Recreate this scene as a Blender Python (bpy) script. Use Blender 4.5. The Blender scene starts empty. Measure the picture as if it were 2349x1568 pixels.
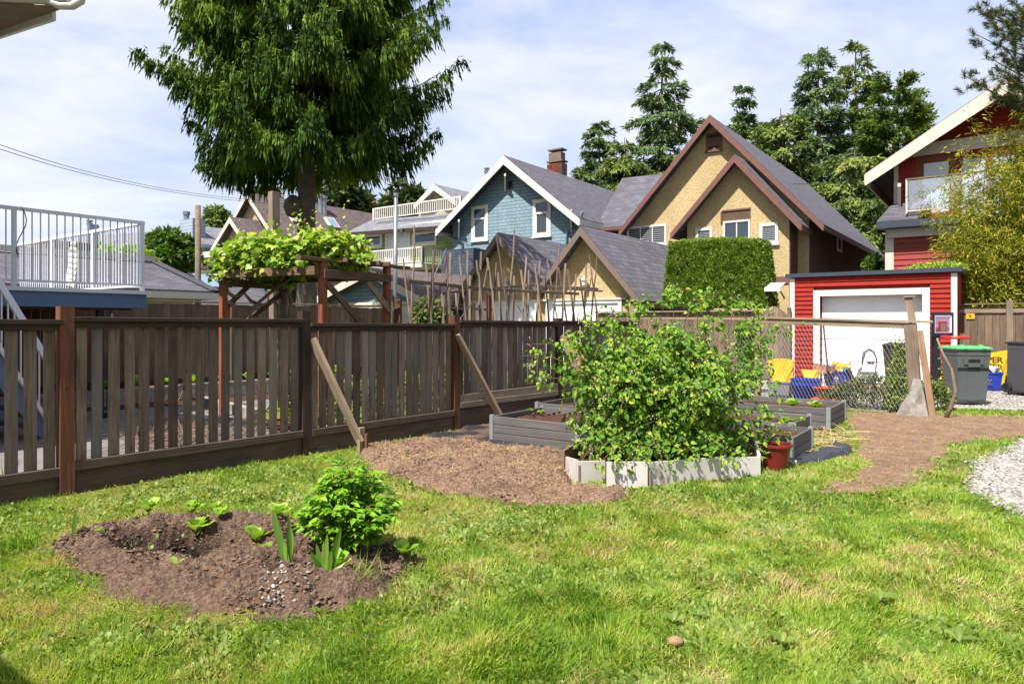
import bpy, math, random
import numpy as np
from mathutils import Vector, Matrix

random.seed(7)
RNG = np.random.default_rng(11)
R = random.uniform
S = bpy.context.scene
COL = S.collection

# ------------------------------------------------------------------ camera, sky, sun, exposure
HC = 1.55                      # eye height
F, CX, HY = 1565.333, 1174.0, 740.0
cam = bpy.data.cameras.new('camera'); cam.lens = 24; cam.sensor_width = 36
cam.shift_y = -(HY - 783.8) / 2348.0 * -1.0
cam.clip_end = 2000
co = bpy.data.objects.new('camera', cam); COL.objects.link(co)
co.location = (0, 0, HC); co.rotation_euler = (math.radians(90), 0, 0)
S.camera = co

SUN = Vector((-0.60 * 0.53, -0.80 * 0.53, 0.848)).normalized()
sun = bpy.data.lights.new('sun', 'SUN'); sun.energy = 5.0; sun.angle = math.radians(0.55); sun.color = (1, 0.95, 0.88)
so = bpy.data.objects.new('sun', sun); COL.objects.link(so); so.location = (0, 0, 40)
so.rotation_euler = SUN.to_track_quat('Z', 'Y').to_euler()

W = bpy.data.worlds.new('World'); S.world = W; W.use_nodes = True
wt = W.node_tree; wt.nodes.clear()
def wn(t, **k):
    n = wt.nodes.new(t)
    for a, b in k.items(): setattr(n, a, b)
    return n
sky = wn('ShaderNodeTexSky', sky_type='NISHITA'); sky.sun_disc = False
sky.sun_elevation = math.asin(SUN.z); sky.sun_rotation = math.atan2(SUN.x, SUN.y)
sky.air_density = 1.0; sky.dust_density = 1.5; sky.ozone_density = 1.0
bg = wn('ShaderNodeBackground'); bg.inputs[1].default_value = 0.1
out = wn('ShaderNodeOutputWorld')
tc = wn('ShaderNodeTexCoord'); mp = wn('ShaderNodeMapping'); mp.inputs['Scale'].default_value = (1.2, 1.2, 3.4)
mp.inputs['Location'].default_value = (1.7, 0.35, 0.4)
nz = wn('ShaderNodeTexNoise'); nz.inputs['Scale'].default_value = 1.9; nz.inputs['Detail'].default_value = 10; nz.inputs['Roughness'].default_value = 0.58; nz.inputs['Distortion'].default_value = 0.4
cr = wn('ShaderNodeValToRGB'); cr.color_ramp.elements[0].position = 0.36; cr.color_ramp.elements[1].position = 0.62
cr.color_ramp.elements[0].color = (0, 0, 0, 1); cr.color_ramp.elements[1].color = (1, 1, 1, 1)
mx = wn('ShaderNodeMixRGB'); mx.inputs[2].default_value = (3.62, 3.85, 4.55, 1)
L = wt.links.new
L(tc.outputs['Generated'], mp.inputs[0]); L(mp.outputs[0], nz.inputs['Vector']); L(nz.outputs[0], cr.inputs[0])
# thin cloud over the whole sky: pale blue gaps between whiter banks, a little of the clear sky's own colour in both
thin = wn('ShaderNodeMixRGB'); thin.inputs[1].default_value = (2.35, 2.95, 4.6, 1); thin.inputs[2].default_value = (4.7, 4.72, 4.9, 1)
mx.inputs[0].default_value = 0.85
L(cr.outputs[0], thin.inputs[0]); L(sky.outputs[0], mx.inputs[1]); L(thin.outputs[0], mx.inputs[2]); L(mx.outputs[0], bg.inputs[0]); L(bg.outputs[0], out.inputs[0])
S.view_settings.view_transform = 'Standard'; S.view_settings.look = 'None'; S.view_settings.gamma = 1
S.view_settings.use_curve_mapping = False
S.view_settings.exposure = 1.15
S.render.engine = 'CYCLES'
S.cycles.max_bounces = 6; S.cycles.diffuse_bounces = 3; S.cycles.glossy_bounces = 3; S.cycles.transmission_bounces = 4; S.cycles.transparent_max_bounces = 8

# ------------------------------------------------------------------ geometry of the place
A = Vector((0.5888, 0.8083, 0)).normalized()      # the lots run this way (back)
B = Vector((0.8083, -0.5888, 0)).normalized()     # the lane and the house fronts run this way
UP = Vector((0, 0, 1))
def g(x, y, z=0.0):
    Y = F * (HC - z) / (y - HY)
    return Vector(((x - CX) / F * Y, Y, z))
def d(x, y, Y): return Vector(((x - CX) / F * Y, Y, HC - (y - HY) / F * Y))
class Wall:
    "a vertical plane: o on the ground, u along it, n out of it"
    def __init__(s, o, u=B, n=None):
        s.o = Vector((o[0], o[1], 0)); s.u = Vector(u).normalized(); s.n = Vector(n).normalized() if n is not None else -A
    def at(s, x, y, off=0.0):
        r = Vector(((x - CX) / F, 1.0, -(y - HY) / F)); c = Vector((0, 0, HC)); o = s.o + s.n * off
        t = (o - c).dot(s.n) / r.dot(s.n)
        return c + r * t
    def back(s, b): return Wall(s.o - s.n * b, s.u, s.n)
def wall_at(x, Y, u=B, n=None): return Wall(d(x, HY, Y), u, n)

# ------------------------------------------------------------------ objects
def link(o): COL.objects.link(o); return o
def tag(o, label=None, cat=None, group=None, kind=None):
    if label: o['label'] = label
    if cat: o['category'] = cat
    if group: o['group'] = group
    if kind: o['kind'] = kind
    return o
def thing(name, label, cat, loc=(0, 0, 0), group=None, rz=0.0):
    o = bpy.data.objects.new(name, None); o.location = loc; o.rotation_euler = (0, 0, rz); o.empty_display_size = 0.1
    link(o); return tag(o, label, cat, group)
def wmat(o):
    m = Matrix.LocRotScale(o.location, o.rotation_euler, o.scale)
    return (wmat(o.parent) @ m) if o.parent else m
def put(o, parent, M=None):
    "link o under parent; M is its matrix in the world"
    link(o); o.parent = parent
    if M is None: M = Matrix.Identity(4)
    if parent is not None: M = wmat(parent).inverted() @ M
    l, r, s = M.decompose(); o.location = l; o.rotation_euler = r.to_euler(); o.scale = s
    return o
class MB:
    def __init__(s): s.v = []; s.f = []; s.uv = []
    def face(s, pts, uv=None):
        n = len(s.v); s.v += [tuple(p) for p in pts]; s.f.append(tuple(range(n, n + len(pts))))
        s.uv += list(uv) if uv else [(p[0], p[2]) for p in pts]
    def box(s, o, ax, ay, az):
        "corner o and the three edge vectors"
        o, ax, ay, az = map(Vector, (o, ax, ay, az))
        if ax.cross(ay).dot(az) < 0: ax, ay = ay, ax
        p = [o, o + ax, o + ax + ay, o + ay]; q = [a + az for a in p]
        for f in ([p[3], p[2], p[1], p[0]], q, [p[0], p[1], q[1], q[0]], [p[1], p[2], q[2], q[1]], [p[2], p[3], q[3], q[2]], [p[3], p[0], q[0], q[3]]):
            e1 = (f[1] - f[0]).length; e2 = (f[3] - f[0]).length
            s.face(f, [(0, 0), (e1, 0), (e1, e2), (0, e2)])
        return s
    def cbox(s, c, sx, sy, sz, u=Vector((1, 0, 0)), w=UP):
        "box centred on c, u is its x axis"
        u = Vector(u).normalized(); v = Vector(w).cross(u).normalized(); w = u.cross(v)
        return s.box(Vector(c) - u * sx / 2 - v * sy / 2 - w * sz / 2, u * sx, v * sy, w * sz)
    def beam(s, p, q, w, h, up=UP):
        p, q = Vector(p), Vector(q); u = (q - p); l = u.length; u /= l
        v = Vector(up).cross(u)
        v = v.normalized() if v.length > 1e-4 else Vector((0, 1, 0)); ww = u.cross(v)
        return s.box(p - v * w / 2 - ww * h / 2, u * l, v * w, ww * h)
    def prism(s, pts, ext):
        "flat outline pushed along ext"
        pts = [Vector(p) for p in pts]; ext = Vector(ext)
        nrm = Vector((0, 0, 0))
        for i in range(len(pts)): nrm += pts[i].cross(pts[(i + 1) % len(pts)])
        if nrm.dot(ext) > 0: pts = pts[::-1]
        u = (pts[1] - pts[0]).normalized()
        s.face(pts); q = [p + ext for p in pts]; s.face(q[::-1])
        for i in range(len(pts)):
            j = (i + 1) % len(pts); s.face([pts[j], pts[i], q[i], q[j]])
        return s
    def tube(s, pts, rad, n=8, cap=True, wob=0.0):
        pts = [Vector(p) for p in pts]; k = len(pts)
        rr = rad if hasattr(rad, '__len__') else [rad] * k
        base = len(s.v); prev = None
        for i, p in enumerate(pts):
            t = (pts[min(i + 1, k - 1)] - pts[max(i - 1, 0)]).normalized()
            a = t.cross(UP) if prev is None else prev - t * prev.dot(t)
            if a.length < 1e-4: a = Vector((1, 0, 0))
            a.normalize(); prev = a; b = t.cross(a)
            for j in range(n):
                th = 2 * math.pi * j / n; r_ = rr[i] * (1 + wob * R(-1, 1))
                s.v.append(tuple(p + (a * math.cos(th) + b * math.sin(th)) * r_))
        for i in range(k - 1):
            for j in range(n):
                a0 = base + i * n + j; a1 = base + i * n + (j + 1) % n
                s.f.append((a0, a1, a1 + n, a0 + n)); s.uv += [(j / n, i), ((j + 1) / n, i), ((j + 1) / n, i + 1), (j / n, i + 1)]
        if cap:
            s.f.append(tuple(base + j for j in range(n))[::-1]); s.uv += [(0, 0)] * n
            s.f.append(tuple(base + (k - 1) * n + j for j in range(n))); s.uv += [(0, 0)] * n
        return s
    def lathe(s, c, prof, n=20, sx=1, sy=1):
        c = Vector(c); base = len(s.v)
        for r_, z in prof:
            for j in range(n):
                th = 2 * math.pi * j / n; s.v.append((c.x + sx * r_ * math.cos(th), c.y + sy * r_ * math.sin(th), c.z + z))
        for i in range(len(prof) - 1):
            for j in range(n):
                a0 = base + i * n + j; a1 = base + i * n + (j + 1) % n
                s.f.append((a0, a1, a1 + n, a0 + n)); s.uv += [(0, 0)] * 4
        return s
    def mesh(s, name, mat, smooth=False):
        m = bpy.data.meshes.new(name); m.from_pydata(s.v, [], s.f)
        ul = m.uv_layers.new(name='UVMap'); ul.data.foreach_set('uv', np.array(s.uv, dtype=np.float32).ravel())
        if mat: m.materials.append(mat)
        if smooth: m.polygons.foreach_set('use_smooth', [True] * len(m.polygons))
        m.update(); return m
    def build(s, name, mat, parent=None, label=None, smooth=False, kind=None, bevel=0.0):
        "vertices are in world coordinates"
        if parent is not None:
            Mi = wmat(parent).inverted(); s.v = [tuple(Mi @ Vector(v)) for v in s.v]; loc = (0, 0, 0)
        o = bpy.data.objects.new(name, s.mesh(name, mat, smooth)); link(o); o.parent = parent
        if label: o['label'] = label
        if kind: o['kind'] = kind
        if bevel:
            b = o.modifiers.new('bevel', 'BEVEL'); b.width = bevel; b.segments = 2; b.limit_method = 'ANGLE'
        return o

_bc = {}
def boxmesh(l, w, h, mat, ch=0.004, taper=None):
    "a plank: long along its own x, with chamfered ends and corners"
    key = (round(l, 2), round(w, 3), round(h, 3), mat.name, ch)
    if key in _bc: return _bc[key]
    l, w, h = key[0], key[1], key[2]
    m = MB(); c = min(ch, w / 3, h / 3)
    sec = [(-w/2 + c, -h/2), (w/2 - c, -h/2), (w/2, -h/2 + c), (w/2, h/2 - c), (w/2 - c, h/2), (-w/2 + c, h/2), (-w/2, h/2 - c), (-w/2, -h/2 + c)]
    for x in (-l / 2, l / 2):
        for a, b in sec: m.v.append((x, a, b))
    for j in range(8):
        k = (j + 1) % 8; m.f.append((j, k, k + 8, j + 8)); m.uv += [(0, j), (0, j + 1), (l, j + 1), (l, j)]
    m.f.append(tuple(range(8))[::-1]); m.uv += [(0, 0)] * 8
    m.f.append(tuple(range(8, 16))); m.uv += [(0, 0)] * 8
    me = m.mesh('plank', mat); _bc[key] = me; return me
def beam(name, p, q, w, h, mat, parent=None, up=UP, label=None, roll=0.0):
    "w across, h along up"
    p, q = Vector(p), Vector(q); u = q - p; l = u.length; u.normalize()
    v = Vector(up).cross(u)
    v = v.normalized() if v.length > 1e-4 else Vector((0, 1, 0)); w3 = u.cross(v)
    M = Matrix((u, v, w3)).transposed().to_4x4()
    if roll: M = M @ Matrix.Rotation(roll, 4, 'X')
    M.translation = (p + q) / 2
    me = boxmesh(l, w, h, mat); o = bpy.data.objects.new(name, me)
    if abs(l / round(l, 2) - 1) > 1e-4: M = M @ Matrix.Diagonal((l / round(l, 2), 1, 1, 1))
    put(o, parent, M)
    if label: o['label'] = label
    return o

# ------------------------------------------------------------------ materials
KA = 0.72
def lin(r, g_, b): 
    f = lambda c: ((c / 255 + 0.055) / 1.055) ** 2.4 if c > 10 else c / 255 / 12.92
    return (f(r) * KA, f(g_) * KA, f(b) * KA, 1)
class NT:
    def __init__(s, name):
        s.m = bpy.data.materials.new(name); s.m.use_nodes = True; s.t = s.m.node_tree; s.t.nodes.clear()
        s.o = s.n('ShaderNodeOutputMaterial')
    def n(s, t, **k):
        x = s.t.nodes.new(t)
        for a, b in k.items():
            if a.startswith('_'): x.inputs[a[1:].replace('_', ' ')].default_value = b
            else: setattr(x, a, b)
        return x
    def l(s, a, b): s.t.links.new(a, b)
    def ramp(s, src, stops):
        r = s.n('ShaderNodeValToRGB'); e = r.color_ramp.elements
        while len(e) < len(stops): e.new(0.5)
        for i, (p, c) in enumerate(stops): e[i].position = p; e[i].color = c if len(c) == 4 else (*c, 1)
        s.l(src, r.inputs[0]); return r.outputs[0]
    def noise(s, vec, scale, detail=4, rough=0.55):
        x = s.n('ShaderNodeTexNoise', _Scale=scale, _Detail=detail, _Roughness=rough); s.l(vec, x.inputs['Vector']); return x.outputs[0]
    def mapping(s, vec, scale=(1, 1, 1), loc=None):
        x = s.n('ShaderNodeMapping'); x.inputs['Scale'].default_value = scale; s.l(vec, x.inputs[0])
        if loc is not None: s.l(loc, x.inputs['Location'])
        return x.outputs[0]
    def mix(s, f, a, b, mode='MIX'):
        x = s.n('ShaderNodeMixRGB', blend_type=mode)
        for i, v in enumerate((f, a, b)):
            if isinstance(v, (int, float)): x.inputs[i].default_value = v if i == 0 else (v, v, v, 1)
            elif isinstance(v, tuple): x.inputs[i].default_value = v
            else: s.l(v, x.inputs[i])
        return x.outputs[0]
    def bump(s, h, strength=0.3, dist=0.01):
        x = s.n('ShaderNodeBump', _Strength=strength, _Distance=dist); s.l(h, x.inputs['Height']); return x.outputs[0]
    def prin(s, col, rough=0.7, normal=None, metal=0.0, spec=0.4):
        p = s.n('ShaderNodeBsdfPrincipled'); p.inputs['Metallic'].default_value = metal
        if isinstance(col, tuple): p.inputs['Base Color'].default_value = col
        else: s.l(col, p.inputs['Base Color'])
        if isinstance(rough, (int, float)): p.inputs['Roughness'].default_value = rough
        else: s.l(rough, p.inputs['Roughness'])
        p.inputs['Specular IOR Level'].default_value = spec
        if normal: s.l(normal, p.inputs['Normal'])
        s.l(p.outputs[0], s.o.inputs[0]); return p
    def obj(s): return s.n('ShaderNodeTexCoord').outputs['Object']
    def uv(s): return s.n('ShaderNodeTexCoord').outputs['UV']
    def pos(s): return s.n('ShaderNodeNewGeometry').outputs['Position']
    def rand(s): return s.n('ShaderNodeObjectInfo').outputs['Random']
def C3(c, k=1.0): return (c[0] * k, c[1] * k, c[2] * k, 1)
def wood(name, c1, c2, c3=None, rough=0.8, var=0.35, knots=True, grain=14, silver=None):
    t = NT(name); o = t.obj(); rn = t.rand()
    off = t.n('ShaderNodeVectorMath', operation='SCALE'); off.inputs[0].default_value = (31, 17, 9); t.l(rn, off.inputs['Scale'])
    v = t.mapping(o, (1.2, grain * 2.2, grain * 2.2), off.outputs[0])
    n1 = t.noise(v, 2.0, 6, 0.62)
    v2 = t.mapping(o, (1.0, 3, 3), off.outputs[0]); n2 = t.noise(v2, 2.1, 3)
    col = t.ramp(n1, [(0.28, c1), (0.55, c2), (0.78, c3 or C3(c2, 1.35))])
    col = t.mix(0.45, col, t.ramp(n2, [(0.3, C3(c1, 0.8)), (0.7, c2)]))
    if silver:     # some boards have weathered further towards grey
        q = t.n('ShaderNodeMath', operation='MULTIPLY'); t.l(rn, q.inputs[0]); q.inputs[1].default_value = 7.31
        q2 = t.n('ShaderNodeMath', operation='FRACT'); t.l(q.outputs[0], q2.inputs[0])
        f1 = t.ramp(q2.outputs[0], [(0.45, (0, 0, 0)), (0.95, (.85, .85, .85))]); f2 = t.mix(1.0, f1, t.ramp(t.noise(t.mapping(o, (.7, 5, 5), off.outputs[0]), 2.4, 4), [(0.32, (0, 0, 0)), (0.62, (1, 1, 1))]), 'MULTIPLY')
        col = t.mix(f2, col, silver)
    if knots:
        vv = t.n('ShaderNodeTexVoronoi', _Scale=3.2); t.l(t.mapping(o, (1, 2.4, 2.4), off.outputs[0]), vv.inputs['Vector'])
        k = t.ramp(vv.outputs['Distance'], [(0.05, (0.25, 0.25, 0.25, 1)), (0.13, (1, 1, 1, 1))]); col = t.mix(0.8, col, k, 'MULTIPLY')
    vr = t.ramp(rn, [(0, (1 - var,) * 3), (1, (1 + var * 0.6,) * 3)]); col = t.mix(1.0, col, vr, 'MULTIPLY')
    t.prin(col, rough, t.bump(n1, 0.5, 0.004), spec=0.25); return t.m
def plain(name, c, rough=0.6, var=0.12, scale=6, bump=0.0, metal=0.0, spec=0.4, dirt=None, dscale=2.0, drange=(0.5, 0.75)):
    t = NT(name); p = t.pos(); n1 = t.noise(p, scale, 5)
    col = t.ramp(n1, [(0.3, C3(c, 1 - var)), (0.7, C3(c, 1 + var * 0.6))])
    if dirt:
        n2 = t.noise(t.mapping(p, (1, 1, 0.6)), dscale, 7, 0.65)
        f = t.ramp(n2, [(drange[0], (0, 0, 0)), (drange[1], (1, 1, 1))]); col = t.mix(f, col, dirt)
    t.prin(col, rough, t.bump(n1, bump, 0.01) if bump else None, metal, spec); return t.m
def leafmat(name, stops, transl=0.3, rough=0.5, spec=0.35, var=0.2, tcol=(1.15, 1.25, 0.6)):
    t = NT(name); a = t.n('ShaderNodeAttribute', attribute_name='rnd').outputs['Fac']
    a2 = t.n('ShaderNodeMath', operation='ADD'); t.l(a, a2.inputs[0]); 
    nn = t.noise(t.pos(), 3.0, 3); s2 = t.n('ShaderNodeMath', operation='MULTIPLY_ADD'); t.l(nn, s2.inputs[0]); s2.inputs[1].default_value = var * 2; s2.inputs[2].default_value = -var
    t.l(s2.outputs[0], a2.inputs[1])
    col = t.ramp(a2.outputs[0], stops)
    p = t.prin(col, rough, spec=spec)
    tr = t.n('ShaderNodeBsdfTranslucent'); t.l(t.mix(1.0, col, (*tcol, 1), 'MULTIPLY'), tr.inputs[0])
    m = t.n('ShaderNodeMixShader'); m.inputs[0].default_value = transl
    t.l(p.outputs[0], m.inputs[1]); t.l(tr.outputs[0], m.inputs[2]); t.l(m.outputs[0], t.o.inputs[0]); return t.m
def objleafmat(name, stops, transl=0.3, rough=0.45, spec=0.4):
    "leaves that are objects of their own: the colour differs from object to object"
    t = NT(name); col = t.ramp(t.rand(), stops); v = t.uv()
    p = t.prin(col, rough, spec=spec)
    tr = t.n('ShaderNodeBsdfTranslucent'); t.l(t.mix(1.0, col, (1.15, 1.25, 0.6, 1), 'MULTIPLY'), tr.inputs[0])
    m = t.n('ShaderNodeMixShader'); m.inputs[0].default_value = transl
    t.l(p.outputs[0], m.inputs[1]); t.l(tr.outputs[0], m.inputs[2]); t.l(m.outputs[0], t.o.inputs[0]); return t.m
def shingles(name, c, w=0.3, h=0.14, var=0.3):
    t = NT(name); uv = t.uv()
    b = t.n('ShaderNodeTexBrick', offset=0.5, _Scale=1.0); b.inputs['Brick Width'].default_value = w; b.inputs['Row Height'].default_value = h
    b.inputs['Mortar Size'].default_value = 0.012; b.inputs['Mortar Smooth'].default_value = 0.3; b.inputs['Bias'].default_value = 0.0
    b.inputs['Color1'].default_value = C3(c, 1 - var); b.inputs['Color2'].default_value = C3(c, 1 + var); b.inputs['Mortar'].default_value = C3(c, 0.35)
    t.l(uv, b.inputs['Vector'])
    n1 = t.noise(uv, 1.3, 5); n2 = t.noise(uv, 60, 2)
    col = t.mix(1.0, b.outputs['Color'], t.ramp(n1, [(0.3, (0.78, 0.78, 0.78)), (0.7, (1.15, 1.15, 1.15))]), 'MULTIPLY')
    col = t.mix(0.35, col, t.ramp(n2, [(0.35, C3(c, 0.5)), (0.65, C3(c, 1.6))]))
    # each course steps up towards its lower edge
    sx = t.n('ShaderNodeSeparateXYZ'); t.l(uv, sx.inputs[0])
    fr = t.n('ShaderNodeMath', operation='DIVIDE'); t.l(sx.outputs[1], fr.inputs[0]); fr.inputs[1].default_value = h
    f2 = t.n('ShaderNodeMath', operation='FRACT'); t.l(fr.outputs[0], f2.inputs[0])
    f3 = t.n('ShaderNodeMath', operation='SUBTRACT'); f3.inputs[0].default_value = 1.0; t.l(f2.outputs[0], f3.inputs[1])
    t.prin(col, 0.95, t.bump(f3.outputs[0], 0.9, 0.02), spec=0.15); return t.m
def lapped(name, c, h=0.12, var=0.12, kind='lap', w=0.2, dirt=0.2):
    "siding or wall shingles too far off to tell apart"
    t = NT(name); uv = t.uv(); sx = t.n('ShaderNodeSeparateXYZ'); t.l(uv, sx.inputs[0])
    fr = t.n('ShaderNodeMath', operation='DIVIDE'); t.l(sx.outputs[1], fr.inputs[0]); fr.inputs[1].default_value = h
    f2 = t.n('ShaderNodeMath', operation='FRACT'); t.l(fr.outputs[0], f2.inputs[0])
    inv = t.n('ShaderNodeMath', operation='SUBTRACT'); inv.inputs[0].default_value = 1.0; t.l(f2.outputs[0], inv.inputs[1])
    groove = t.ramp(f2.outputs[0], [(0.0, (1, 1, 1)), (0.84, (1, 1, 1)), (0.94, (0.35, 0.35, 0.35))])
    if kind == 'shake':
        b = t.n('ShaderNodeTexBrick', offset=0.37, _Scale=1.0); b.inputs['Brick Width'].default_value = w; b.inputs['Row Height'].default_value = h
        b.inputs['Mortar Size'].default_value = 0.008; b.inputs['Color1'].default_value = C3(c, 1 - var); b.inputs['Color2'].default_value = C3(c, 1 + var); b.inputs['Mortar'].default_value = C3(c, 0.4)
        t.l(uv, b.inputs['Vector']); col = b.outputs['Color']
    else:
        col = t.ramp(t.noise(t.mapping(uv, (0.6, 8, 1)), 1.5, 4), [(0.3, C3(c, 1 - var)), (0.7, C3(c, 1 + var))])
    col = t.mix(1.0, col, groove, 'MULTIPLY')
    col = t.mix(dirt, col, t.ramp(t.noise(t.pos(), 1.1, 5), [(0.3, C3(c, 0.6)), (0.7, C3(c, 1.25))]))
    t.prin(col, 0.75, t.bump(inv.outputs[0], 0.8, 0.015), spec=0.2); return t.m
def stucco(name, c):
    t = NT(name); p = t.pos(); n = t.noise(p, 14, 6, 0.6); n2 = t.noise(t.mapping(p, (1, 1, 0.35)), 0.9, 5)
    col = t.mix(1.0, t.ramp(n, [(0.3, C3(c, 0.72)), (0.6, C3(c, 1.08))]), t.ramp(n2, [(0.3, (0.86, 0.85, 0.84)), (0.7, (1.06, 1.05, 1.03))]), 'MULTIPLY')
    t.prin(col, 0.95, t.bump(n, 0.9, 0.03), spec=0.1); return t.m
def glass(name, c=(0.03, 0.04, 0.05, 1), rough=0.04):
    t = NT(name); n = t.noise(t.pos(), 0.9, 2)
    t.prin(c, rough, t.bump(n, 0.15, 0.05), spec=0.9); return t.m
def paint(name, c, rough=0.45, dirt=0.25):
    t = NT(name); p = t.pos(); n = t.noise(p, 5, 6, 0.65)
    col = t.mix(dirt, c, t.ramp(n, [(0.35, C3(c, 0.62)), (0.65, C3(c, 1.1))])); t.prin(col, rough, spec=0.35); return t.m

M = {}
M['picket'] = wood('weathered_picket_wood', lin(76, 62, 52), lin(142, 121, 104), lin(184, 166, 148), var=0.5, silver=lin(142, 136, 130))
M['rail'] = wood('dark_rail_wood', lin(44, 34, 29), lin(78, 62, 52), lin(108, 90, 78), var=0.2)
M['kick'] = wood('kick_board_wood', lin(66, 52, 42), lin(106, 88, 74), lin(132, 114, 98), var=0.15)
M['post_red'] = wood('cedar_post_wood', lin(70, 42, 28), lin(124, 80, 56), lin(156, 110, 84), var=0.2)
M['brace'] = wood('pale_brace_wood', lin(118, 98, 78), lin(172, 150, 126), lin(200, 182, 160), var=0.12)
M['grey_wood'] = wood('grey_old_wood', lin(92, 78, 64), lin(150, 132, 112), lin(182, 164, 142), var=0.3)
M['old_fence'] = wood('grey_brown_fence_wood', lin(84, 68, 54), lin(134, 112, 92), lin(164, 144, 122), var=0.25)
M['red_fence'] = wood('reddish_fence_wood', lin(76, 48, 38), lin(118, 80, 62), lin(140, 102, 84), var=0.25)
M['orange_post'] = wood('orange_stained_wood', lin(112, 60, 36), lin(160, 96, 62), lin(186, 124, 88), var=0.15)
M['pergola'] = wood('brown_beam_wood', lin(78, 58, 44), lin(122, 98, 78), lin(152, 128, 104), var=0.2)
M['stick'] = wood('trellis_stick_wood', lin(92, 74, 62), lin(150, 130, 114), lin(190, 172, 154), var=0.45, knots=False)
M['red_siding'] = plain('red_siding_paint', lin(158, 46, 36), 0.7, 0.16, 9, 0.1, spec=.12, dirt=lin(206, 160, 140), dscale=7, drange=(0.70, 0.80))
M['white_trim'] = paint('white_trim_paint', lin(226, 222, 212), 0.5, 0.2)
M['white_board'] = plain('flaking_white_board', lin(214, 208, 200), 0.6, 0.08, 7, 0.1, dirt=lin(92, 78, 66), dscale=6, drange=(0.56, 0.70))
M['white_door'] = paint('white_door_paint', (.74, .74, .74, 1), 0.4, 0.12)
M['cream_door'] = paint('cream_door_paint', lin(222, 212, 194), 0.5, 0.1)
M['rail_white'] = paint('white_railing_metal', lin(226, 227, 232), 0.35, 0.08)
M['blue_fascia'] = paint('blue_grey_fascia_paint', lin(92, 118, 150), 0.45, 0.12)
M['tread'] = paint('blue_grey_tread_paint', lin(106, 120, 146), 0.5, 0.12)
M['brown_trim'] = paint('brown_trim_paint', lin(124, 84, 76), 0.6, 0.4)
M['taupe_trim'] = paint('taupe_trim_paint', lin(124, 106, 98), 0.6, 0.25)
M['offwhite_trim'] = paint('offwhite_trim_paint', lin(218, 206, 190), 0.55, 0.3)
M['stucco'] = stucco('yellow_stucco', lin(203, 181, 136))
M['stucco_shade'] = stucco('shaded_stucco', lin(112, 92, 78))  # yellow stucco darkened: the shade of the side walls is in its colour
M['roof'] = shingles('grey_asphalt_shingles', lin(98, 96, 104))
M['roof_big'] = shingles('grey_laminated_shingles', lin(100, 98, 106), 0.4, 0.2)
M['roof_brown'] = shingles('brown_grey_shingles', lin(104, 92, 92))
M['roof_light'] = shingles('pale_grey_shingles', lin(128, 128, 134))
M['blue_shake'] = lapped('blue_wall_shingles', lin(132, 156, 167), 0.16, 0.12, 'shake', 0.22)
M['navy_shade'] = lapped('navy_and_shaded_shingles', lin(70, 82, 98), 0.16, 0.16, 'shake', 0.22)  # the porch's own navy; also the blue side wall with its shade painted in
M['green_shake'] = lapped('green_wall_shingles', lin(134, 156, 96), 0.18, 0.1, 'shake', 0.26)
M['beige_lap'] = lapped('beige_lap_siding', lin(190, 172, 136), 0.2, 0.08)
M['blue_lap'] = lapped('pale_blue_siding', lin(160, 172, 186), 0.25, 0.08)
M['white_stucco'] = plain('white_plaster', lin(222, 218, 210), 0.8, 0.08, 2, 0.2)
M['tan_wall'] = plain('tan_wall_paint', lin(176, 166, 138), 0.8, 0.1, 2)
M['glass'] = glass('window_glass'); M['skylight'] = glass('skylight_glass', lin(120, 150, 168), 0.06)
M['blind'] = lapped('window_blind', lin(168, 176, 180), 0.075, 0.05)
M['frost'] = glass('frosted_glass', lin(196, 206, 214), 0.25)
M['dark'] = plain('dark_interior', lin(40, 38, 40), 0.8, 0.1)
M['wood_trim'] = wood('brown_window_wood', lin(100, 54, 34), lin(146, 86, 56), lin(164, 104, 72), var=0.1)
M['black_metal'] = plain('black_metal', lin(34, 34, 38), 0.5, 0.1)
M['flash'] = plain('dark_grey_flashing', lin(72, 80, 92), 0.4, 0.1, metal=0.3)
M['gutter_white'] = paint('white_gutter_metal', lin(210, 204, 196), 0.45, 0.15)
M['galv'] = plain('galvanised_metal', lin(150, 154, 158), 0.4, 0.15, 9, metal=0.6)
M['alu'] = plain('aluminium_bracket', lin(176, 182, 188), 0.4, 0.08, 9, metal=0.5)
M['wpc'] = wood('grey_composite_board', lin(88, 84, 82), lin(112, 108, 106), lin(124, 120, 118), 0.6, var=0.12, knots=False, grain=9)
M['concrete'] = plain('concrete', lin(166, 160, 152), 0.9, 0.22, 11, 0.5, dirt=lin(112, 104, 92), dscale=5, drange=(.48, .66))
M['patio'] = plain('patio_concrete', lin(126, 120, 120), 0.85, 0.14, 1.5, 0.2, dirt=lin(96, 88, 82), dscale=1.4)
def soilmat(name, c1, c2, c3, wet=None):
    t = NT(name); p = t.pos(); n = t.noise(p, 38, 8, 0.7); n2 = t.noise(p, 3.1, 5)
    v = t.n('ShaderNodeTexVoronoi', _Scale=55); t.l(p, v.inputs['Vector'])
    col = t.ramp(n, [(0.28, c1), (0.5, c2), (0.75, c3)])
    col = t.mix(1.0, col, t.ramp(n2, [(0.3, (0.72, 0.70, 0.70)), (0.7, (1.12, 1.1, 1.08))]), 'MULTIPLY')
    if wet:
        w_ = t.n('ShaderNodeAttribute', attribute_name='rnd').outputs['Fac']; col = t.mix(w_, col, wet)
    h = t.mix(0.4, n, v.outputs['Distance']); t.prin(col, 0.97, t.bump(h, 1.0, 0.03), spec=0.08); return t.m
M['soil'] = soilmat('dark_garden_soil', lin(64, 50, 42), lin(112, 91, 77), lin(154, 132, 115), lin(36, 28, 24))
M['dug'] = soilmat('turned_earth', lin(78, 62, 51), lin(134, 109, 90), lin(176, 150, 128))
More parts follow.
